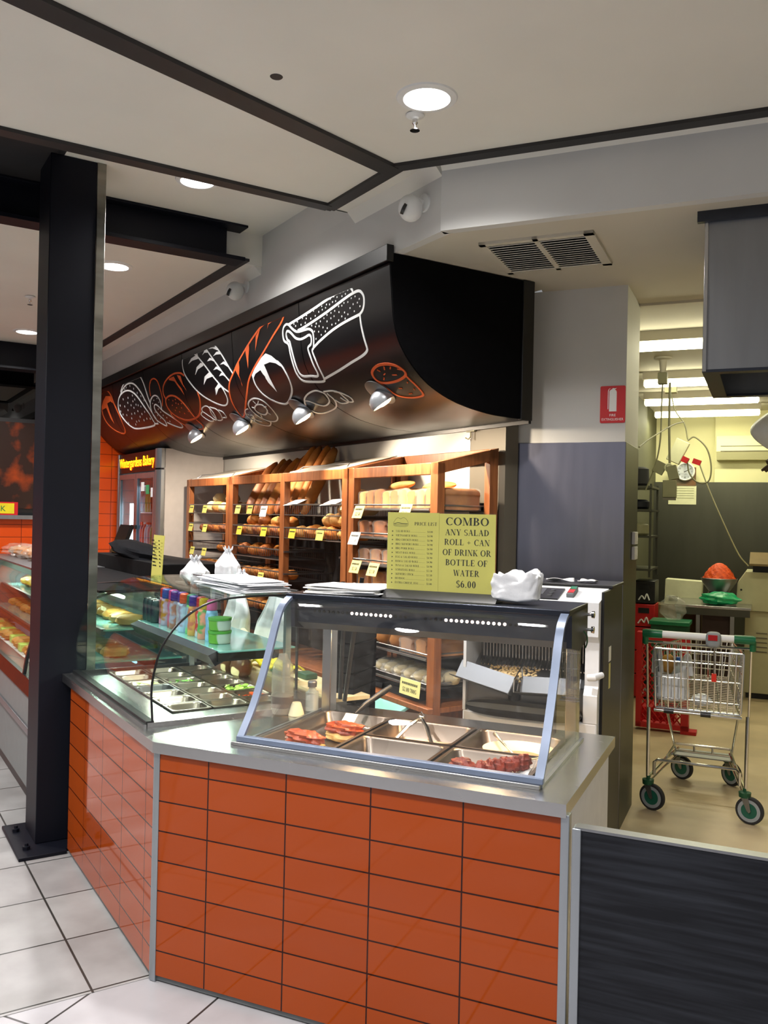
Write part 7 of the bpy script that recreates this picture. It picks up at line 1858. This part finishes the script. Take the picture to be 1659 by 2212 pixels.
# red slatted crate standing on edge behind the trolley
t = T('slatted_crate', 'large red plastic lattice crate standing on edge behind the trolley', 'crate', 'B', (1.27, 4.85, 0.004), R(-16))
cr = M['red_plastic']
part(t, 'rim', MB().box(1.06, 1.47, 4.80, 4.90, 0.74, 0.80).box(1.06, 1.10, 4.80, 4.90, 0.03, 0.74).box(1.41, 1.47, 4.80, 4.90, 0.03, 0.74).box(1.06, 1.47, 4.80, 4.90, 0.03, 0.07), cr)
mb = MB()
for k in range(-14, 12):
    for sgn in (1, -1):
        pts = []
        x0, z0 = 1.10, 0.07
        w_, h_ = 0.31, 0.67
        c_ = k * 0.05
        seg = []
        for i in range(33):
            zz_ = h_ * i / 32
            xx = c_ + zz_ * 0.8 if sgn > 0 else w_ - c_ - zz_ * 0.8
            if 0 <= xx <= w_: seg.append((x0 + xx, 4.83, z0 + zz_))
        if len(seg) > 1: mb.tube([seg[0], seg[-1]], 0.006, 4)
part(t, 'lattice', mb, cr)
part(t, 'foot', MB().box(1.41, 1.53, 4.80, 4.92, 0.004, 0.03), cr)
thing('floor_mat', 'dark red low dolly under the lattice crate', 'dolly', 'B', MB().box(1.08, 1.35, 4.98, 5.25, 0.004, 0.16), cr, bev=0.006)
# sink corner seen through the gap beside the racks
t = T('hand_basin', 'small white hand basin in the passage beside the racks', 'basin', 'B', (0.52, 3.45, 1.38))
part(t, 'bowl', MB().box(0.44, 0.60, 3.36, 3.545, 1.52, 1.66), M['white_panel'], bev=0.01)
part(t, 'tap', MB().tube([(0.55, 3.42, 1.46), (0.55, 3.38, 1.50), (0.58, 3.36, 1.50)], 0.008), M['black_plastic'])
part(t, 'shelf', MB().box(0.46, 0.66, 3.38, 3.545, 1.40, 1.43), M['steel_kitchen'])

# ================================================================== SHOPPING TROLLEY (local grid along B, turned a little)
trz = R(7.0)
t = T('shopping_trolley', 'chrome wire shopping trolley with a green and white handle on the kitchen floor', 'shopping trolley', 'B', (1.665, 2.80, 0.004), trz)
ox, oy, oz = 1.665, 2.80, 0.004
def tl(x, y, z): return (ox + x, oy + y, z)
ch = M['chrome']
# frame: x half width .265 at the handle end, narrowing forward (y grows away from the viewer)
wr, wf = 0.262, 0.150
for sgn in (-1, 1):
    part(t, 'frame_leg', MB().tube([tl(sgn * 0.272, 0.02, 0.60), tl(sgn * 0.268, 0.0, 0.20), tl(sgn * 0.265, 0.0, 0.165)], 0.011, 10), ch)
    part(t, 'frame_leg', MB().tube([tl(sgn * 0.225, 0.42, 0.60), tl(sgn * 0.175, 0.62, 0.24), tl(sgn * 0.165, 0.70, 0.19)], 0.008, 8), ch)
    part(t, 'side_bar', MB().tube([tl(sgn * 0.262, 0.02, 0.19), tl(sgn * 0.205, 0.38, 0.215), tl(sgn * 0.160, 0.74, 0.20)], 0.010, 8), ch)
    part(t, 'side_bar', MB().tube([tl(sgn * 0.255, 0.02, 0.165), tl(sgn * 0.195, 0.40, 0.18), tl(sgn * 0.150, 0.74, 0.17)], 0.007, 8), ch)
    part(t, 'handle_arm', MB().tube([tl(sgn * 0.285, -0.02, 1.03), tl(sgn * 0.285, 0.0, 0.96), tl(sgn * 0.278, 0.02, 0.60)], 0.007, 8), ch)
part(t, 'lower_rack', MB().tube([tl(-0.235, 0.03, 0.20), tl(-0.235, 0.03, 0.275), tl(-0.215, 0.03, 0.292), tl(0.215, 0.03, 0.292), tl(0.235, 0.03, 0.275), tl(0.235, 0.03, 0.20)], 0.010, 8), ch)
part(t, 'lower_rack', MB().tube([tl(-0.20, 0.40, 0.22), tl(-0.165, 0.58, 0.27), tl(0.165, 0.58, 0.27), tl(0.20, 0.40, 0.22)], 0.008, 8).tube([tl(-0.165, 0.58, 0.225), tl(0.165, 0.58, 0.225)], 0.008, 8).tube([tl(-0.05, 0.58, 0.27), tl(-0.05, 0.58, 0.225)], 0.007, 6).tube([tl(0.06, 0.58, 0.27), tl(0.06, 0.58, 0.225)], 0.007, 6), ch)
part(t, 'hitch_plate', MB().box(ox - 0.17, ox + 0.17, oy + 0.56, oy + 0.74, 0.195, 0.202), M['steel_dull'])
# handle
part(t, 'handle', MB().tube([tl(-0.20, -0.04, 1.045), tl(0.20, -0.04, 1.045)], 0.021, 16), M['sign_white'])
for sgn in (-1, 1):
    part(t, 'handle_grip', MB().tube([tl(sgn * 0.195, -0.04, 1.045), tl(sgn * 0.29, -0.04, 1.045), tl(sgn * 0.302, -0.038, 1.043)], [0.024, 0.026, 0.024], 16).tube([tl(sgn * 0.292, -0.04, 1.045), tl(sgn * 0.292, -0.02, 0.985)], 0.018, 10), M['green_plastic'])
part(t, 'lower_bar', MB().tube([tl(-0.28, -0.025, 0.995), tl(0.28, -0.025, 0.995)], 0.008, 8), ch)
lk = part(t, 'coin_lock', MB().blob(tl(0.085, -0.055, 1.035), (0.042, 0.036, 0.046), None, 18, 12, pw=3.4), M['tyre_grey'])
lb = MB().box(ox + 0.058, ox + 0.108, oy - 0.095, oy - 0.089, 1.035, 1.066)
subpart(lk, t, 'label', lb, M['red_plastic'])
part(t, 'lock_chain', MB().tube([tl(0.09, -0.06, 0.99), tl(0.092, -0.045, 0.92), tl(0.09, -0.035, 0.84)], 0.005, 6), M['wire'])
part(t, 'chain_key', MB().box(ox + 0.078, ox + 0.104, oy - 0.05, oy - 0.034, 0.795, 0.84), mat('tag_red', (232, 52, 36), 0.4))
# basket
zt_, zb_ = 0.955, 0.605
def near(u, v): return tl((-0.245 + 0.49 * u) * (1 - 0.05 * (1 - v)), 0.0 + 0.02 * (1 - v), zb_ + (zt_ - zb_) * v)
mb = MB()
for k in range(14): mb.tube([near(k / 13, 0), near(k / 13, 1)], 0.0046, 6)
for v in (0.0, 0.17, 0.52, 0.80, 1.0): mb.tube([near(0, v), near(1, v)], 0.004 if v not in (0, 1) else 0.006, 6)
part(t, 'rear_gate', mb, ch)
def far(u, v): return tl((-0.16 + 0.32 * u) * (0.86 + 0.14 * v), 0.70 + 0.06 * v, zb_ + 0.10 + (zt_ - zb_ - 0.13) * v)
mb = MB()
for k in range(11): mb.tube([far(k / 10, 0), far(k / 10, 1)], 0.0032, 5)
for v in (0, 0.2, 0.4, 0.6, 0.8, 1): mb.tube([far(0, v), far(1, v)], 0.0036, 5)
part(t, 'front_grid', mb, ch)
mb = MB()
for k in range(22):
    f = k / 21
    a_, b_ = Vector(near(0.02, 0)).lerp(Vector(far(0, 0)), f), Vector(near(0.98, 0)).lerp(Vector(far(1, 0)), f)
    mb.tube([a_, b_], 0.0030, 5)
for u in (0.02, 0.25, 0.5, 0.75, 0.98): mb.tube([near(u, 0), far((u - 0.02) / 0.96, 0)], 0.0036, 5)
part(t, 'bottom_grid', mb, ch)
for u in (0, 1):
    mb = MB()
    for k in range(13):
        f = k / 12
        mb.tube([Vector(near(u, 0)).lerp(Vector(far(u, 0)), f), Vector(near(u, 1)).lerp(Vector(far(u, 1)), f)], 0.003, 5)
    for v in (0.33, 0.66, 1.0): mb.tube([near(u, v), far(u, v)], 0.0036 if v < 1 else 0.006, 6)
    part(t, 'side_grid', mb, ch)
    sg = -1 if u == 0 else 1
    part(t, 'side_panel', MB().add([Vector(near(u, v)).lerp(Vector(far(u, v)), f) + Vector((sg * o_, 0, 0)) for o_ in (0.004, 0.007) for f, v in ((0.0, 0.02), (0.26, 0.02), (0.26, 0.99), (0.0, 0.99))], [(0, 1, 2, 3), (7, 6, 5, 4), (0, 4, 5, 1), (1, 5, 6, 2), (2, 6, 7, 3), (3, 7, 4, 0)]), M['tyre_grey'])
part(t, 'basket_rim', MB().tube([near(0, 1.02), near(0.04, 1.1), near(0.96, 1.1), near(1, 1.02)], 0.006, 8), ch)
part(t, 'base_bar', MB().tube([near(-0.02, -0.05), near(1.02, -0.05)], 0.010, 10), ch)
for u in (0.16, 0.60): part(t, 'bar_clip', MB().tube([near(u - 0.06, -0.05), near(u + 0.06, -0.05)], 0.015, 10), M['wire_dark'])
# casters
def caster(x, y, big, rz):
    Mz = rotm('Z', rz)
    c = Vector(tl(x, y, 0.080))
    r = 0.077
    cs = part(t, 'caster', MB().lathe([(0.024, 0.158), (0.032, 0.150), (0.034, 0.178), (0.012, 0.185), (0.012, 0.20), (0.0, 0.20)], (ox + x, oy + y, 0), 16), M['green_dark'])
    off = Mz @ Vector((0.028, 0, 0))
    w = c + off
    Mw = Mz @ rotm('X', 90)
    subpart(cs, t, 'tyre', MB().lathe([(0.060, -0.015), (0.072, -0.015), (r, -0.009), (r, 0.009), (0.072, 0.015), (0.060, 0.015), (0.060, -0.015)], w, 32, Mw), M['rubber'])
    subpart(cs, t, 'wheel_ring', MB().lathe([(0.044, -0.0165), (0.062, -0.0165), (0.062, 0.0165), (0.044, 0.0165), (0.044, -0.0165)], w, 28, Mw), M['tyre_grey'])
    subpart(cs, t, 'hub', MB().lathe([(0.0, -0.014), (0.046, -0.014), (0.046, 0.014), (0.0, 0.014)], w, 24, Mw), M['hub_green'])
    for sg in (-1, 1):
        a_ = [Vector(p) for p in ((-0.022, 0, 0.085), (0.022, 0, 0.085), (0.040, 0, 0.0), (0.030, 0, -0.010), (0.018, 0, 0.0))]
        vs = [c + Mz @ Vector((p.x, sg * 0.020, p.z)) for p in a_] + [c + Mz @ Vector((p.x, sg * 0.023, p.z)) for p in a_]
        subpart(cs, t, 'fork', MB().add(vs, [(0, 1, 2, 3, 4), (9, 8, 7, 6, 5), (0, 5, 6, 1), (1, 6, 7, 2), (2, 7, 8, 3), (3, 8, 9, 4), (4, 9, 5, 0)]), M['steel_dull'], flat=True)
caster(-0.265, 0.0, True, -20)
caster(0.265, 0.0, True, -16)
caster(-0.160, 0.74, False, -25)
caster(0.150, 0.74, False, -40)
# shopping left in the trolley
Rt = Matrix.Rotation(trz, 3, 'Z')
def inb(x, y, z):
    q = Rt @ Vector((x, y, 0))
    return Vector((ox + q.x, oy + q.y, z))
def open_bag(c, w, d, h, seed, name, label):
    rn_ = random.Random(seed)
    ph = [rn_.uniform(0, 6.28) for _ in range(5)]
    tt = T(name, label, 'plastic bag', 'B', tuple(c), trz)
    def fn(u, v):
        a = 2 * math.pi * u
        r = math.sin(min(1, v * 6) * math.pi / 2) * (1 - 0.16 * v)
        e = 0.6
        cx, cy = math.copysign(abs(math.cos(a)) ** e, math.cos(a)), math.copysign(abs(math.sin(a)) ** e, math.sin(a))
        f = 1 + 0.05 * math.sin(7 * a + ph[0]) + 0.03 * math.sin(12 * a + 5 * v + ph[1])
        return (c[0] + w / 2 * r * cx * f, c[1] + d / 2 * r * cy * f, c[2] + h * v + 0.02 * math.sin(2 * a + ph[2]) * v)
    mbx = MB().grid(fn, 36, 16)
    part(tt, 'sack', mbx, M['plastic_bag'])
    return tt
c = inb(-0.135, 0.15, 0.622)
tt = open_bag(c, 0.20, 0.16, 0.19, 3, 'carry_bag', 'white supermarket carry bag with loop handles at the left of the trolley basket')
for dx in (-0.085, 0.085):
    hz = 0.30 if dx < 0 else 0.27
    part(tt, 'handle', MB().tube(cat_rom([(c[0] + dx - 0.02, c[1] - 0.02, c[2] + 0.17), (c[0] + dx - 0.012, c[1] - 0.02, c[2] + hz), (c[0] + dx + 0.010, c[1] - 0.02, c[2] + hz + 0.01), (c[0] + dx + 0.024, c[1] - 0.02, c[2] + 0.17)], 5), [0.014] * 16, 8), M['plastic_bag'])
b_ = inb(-0.10, 0.14, 0.67)
t3 = T('water_bottle', 'plastic water bottle with a blue cap in the carry bag in the trolley', 'bottle', 'B', tuple(b_), trz)
part(t3, 'body', MB().lathe([(0.03, 0.67), (0.034, 0.68), (0.034, 0.80), (0.026, 0.84), (0.012, 0.865), (0.012, 0.875)], (b_[0], b_[1], 0), 18), M['salt_glass'])
part(t3, 'cap', MB().lathe([(0.015, 0.873), (0.016, 0.895), (0.0, 0.896)], (b_[0], b_[1], 0), 14), mat('cap_sky', (50, 110, 200), 0.4))
g_ = inb(-0.165, 0.17, 0.80)
thing('snack_bag', 'golden snack packet in the carry bag in the trolley', 'snack packet', 'B', MB().blob(g_ + Vector((0, 0, 0.045)), (0.05, 0.03, 0.055), None, 16, 10, 0.1, 3, 2), M['pastry'])
bag_lump('B', inb(0.03, 0.12, 0.652), (0.055, 0.04, 0.036), 'plastic_bag', 'small crumpled white bag on the trolley basket floor', 'small_bag', 'plastic bag', 14)
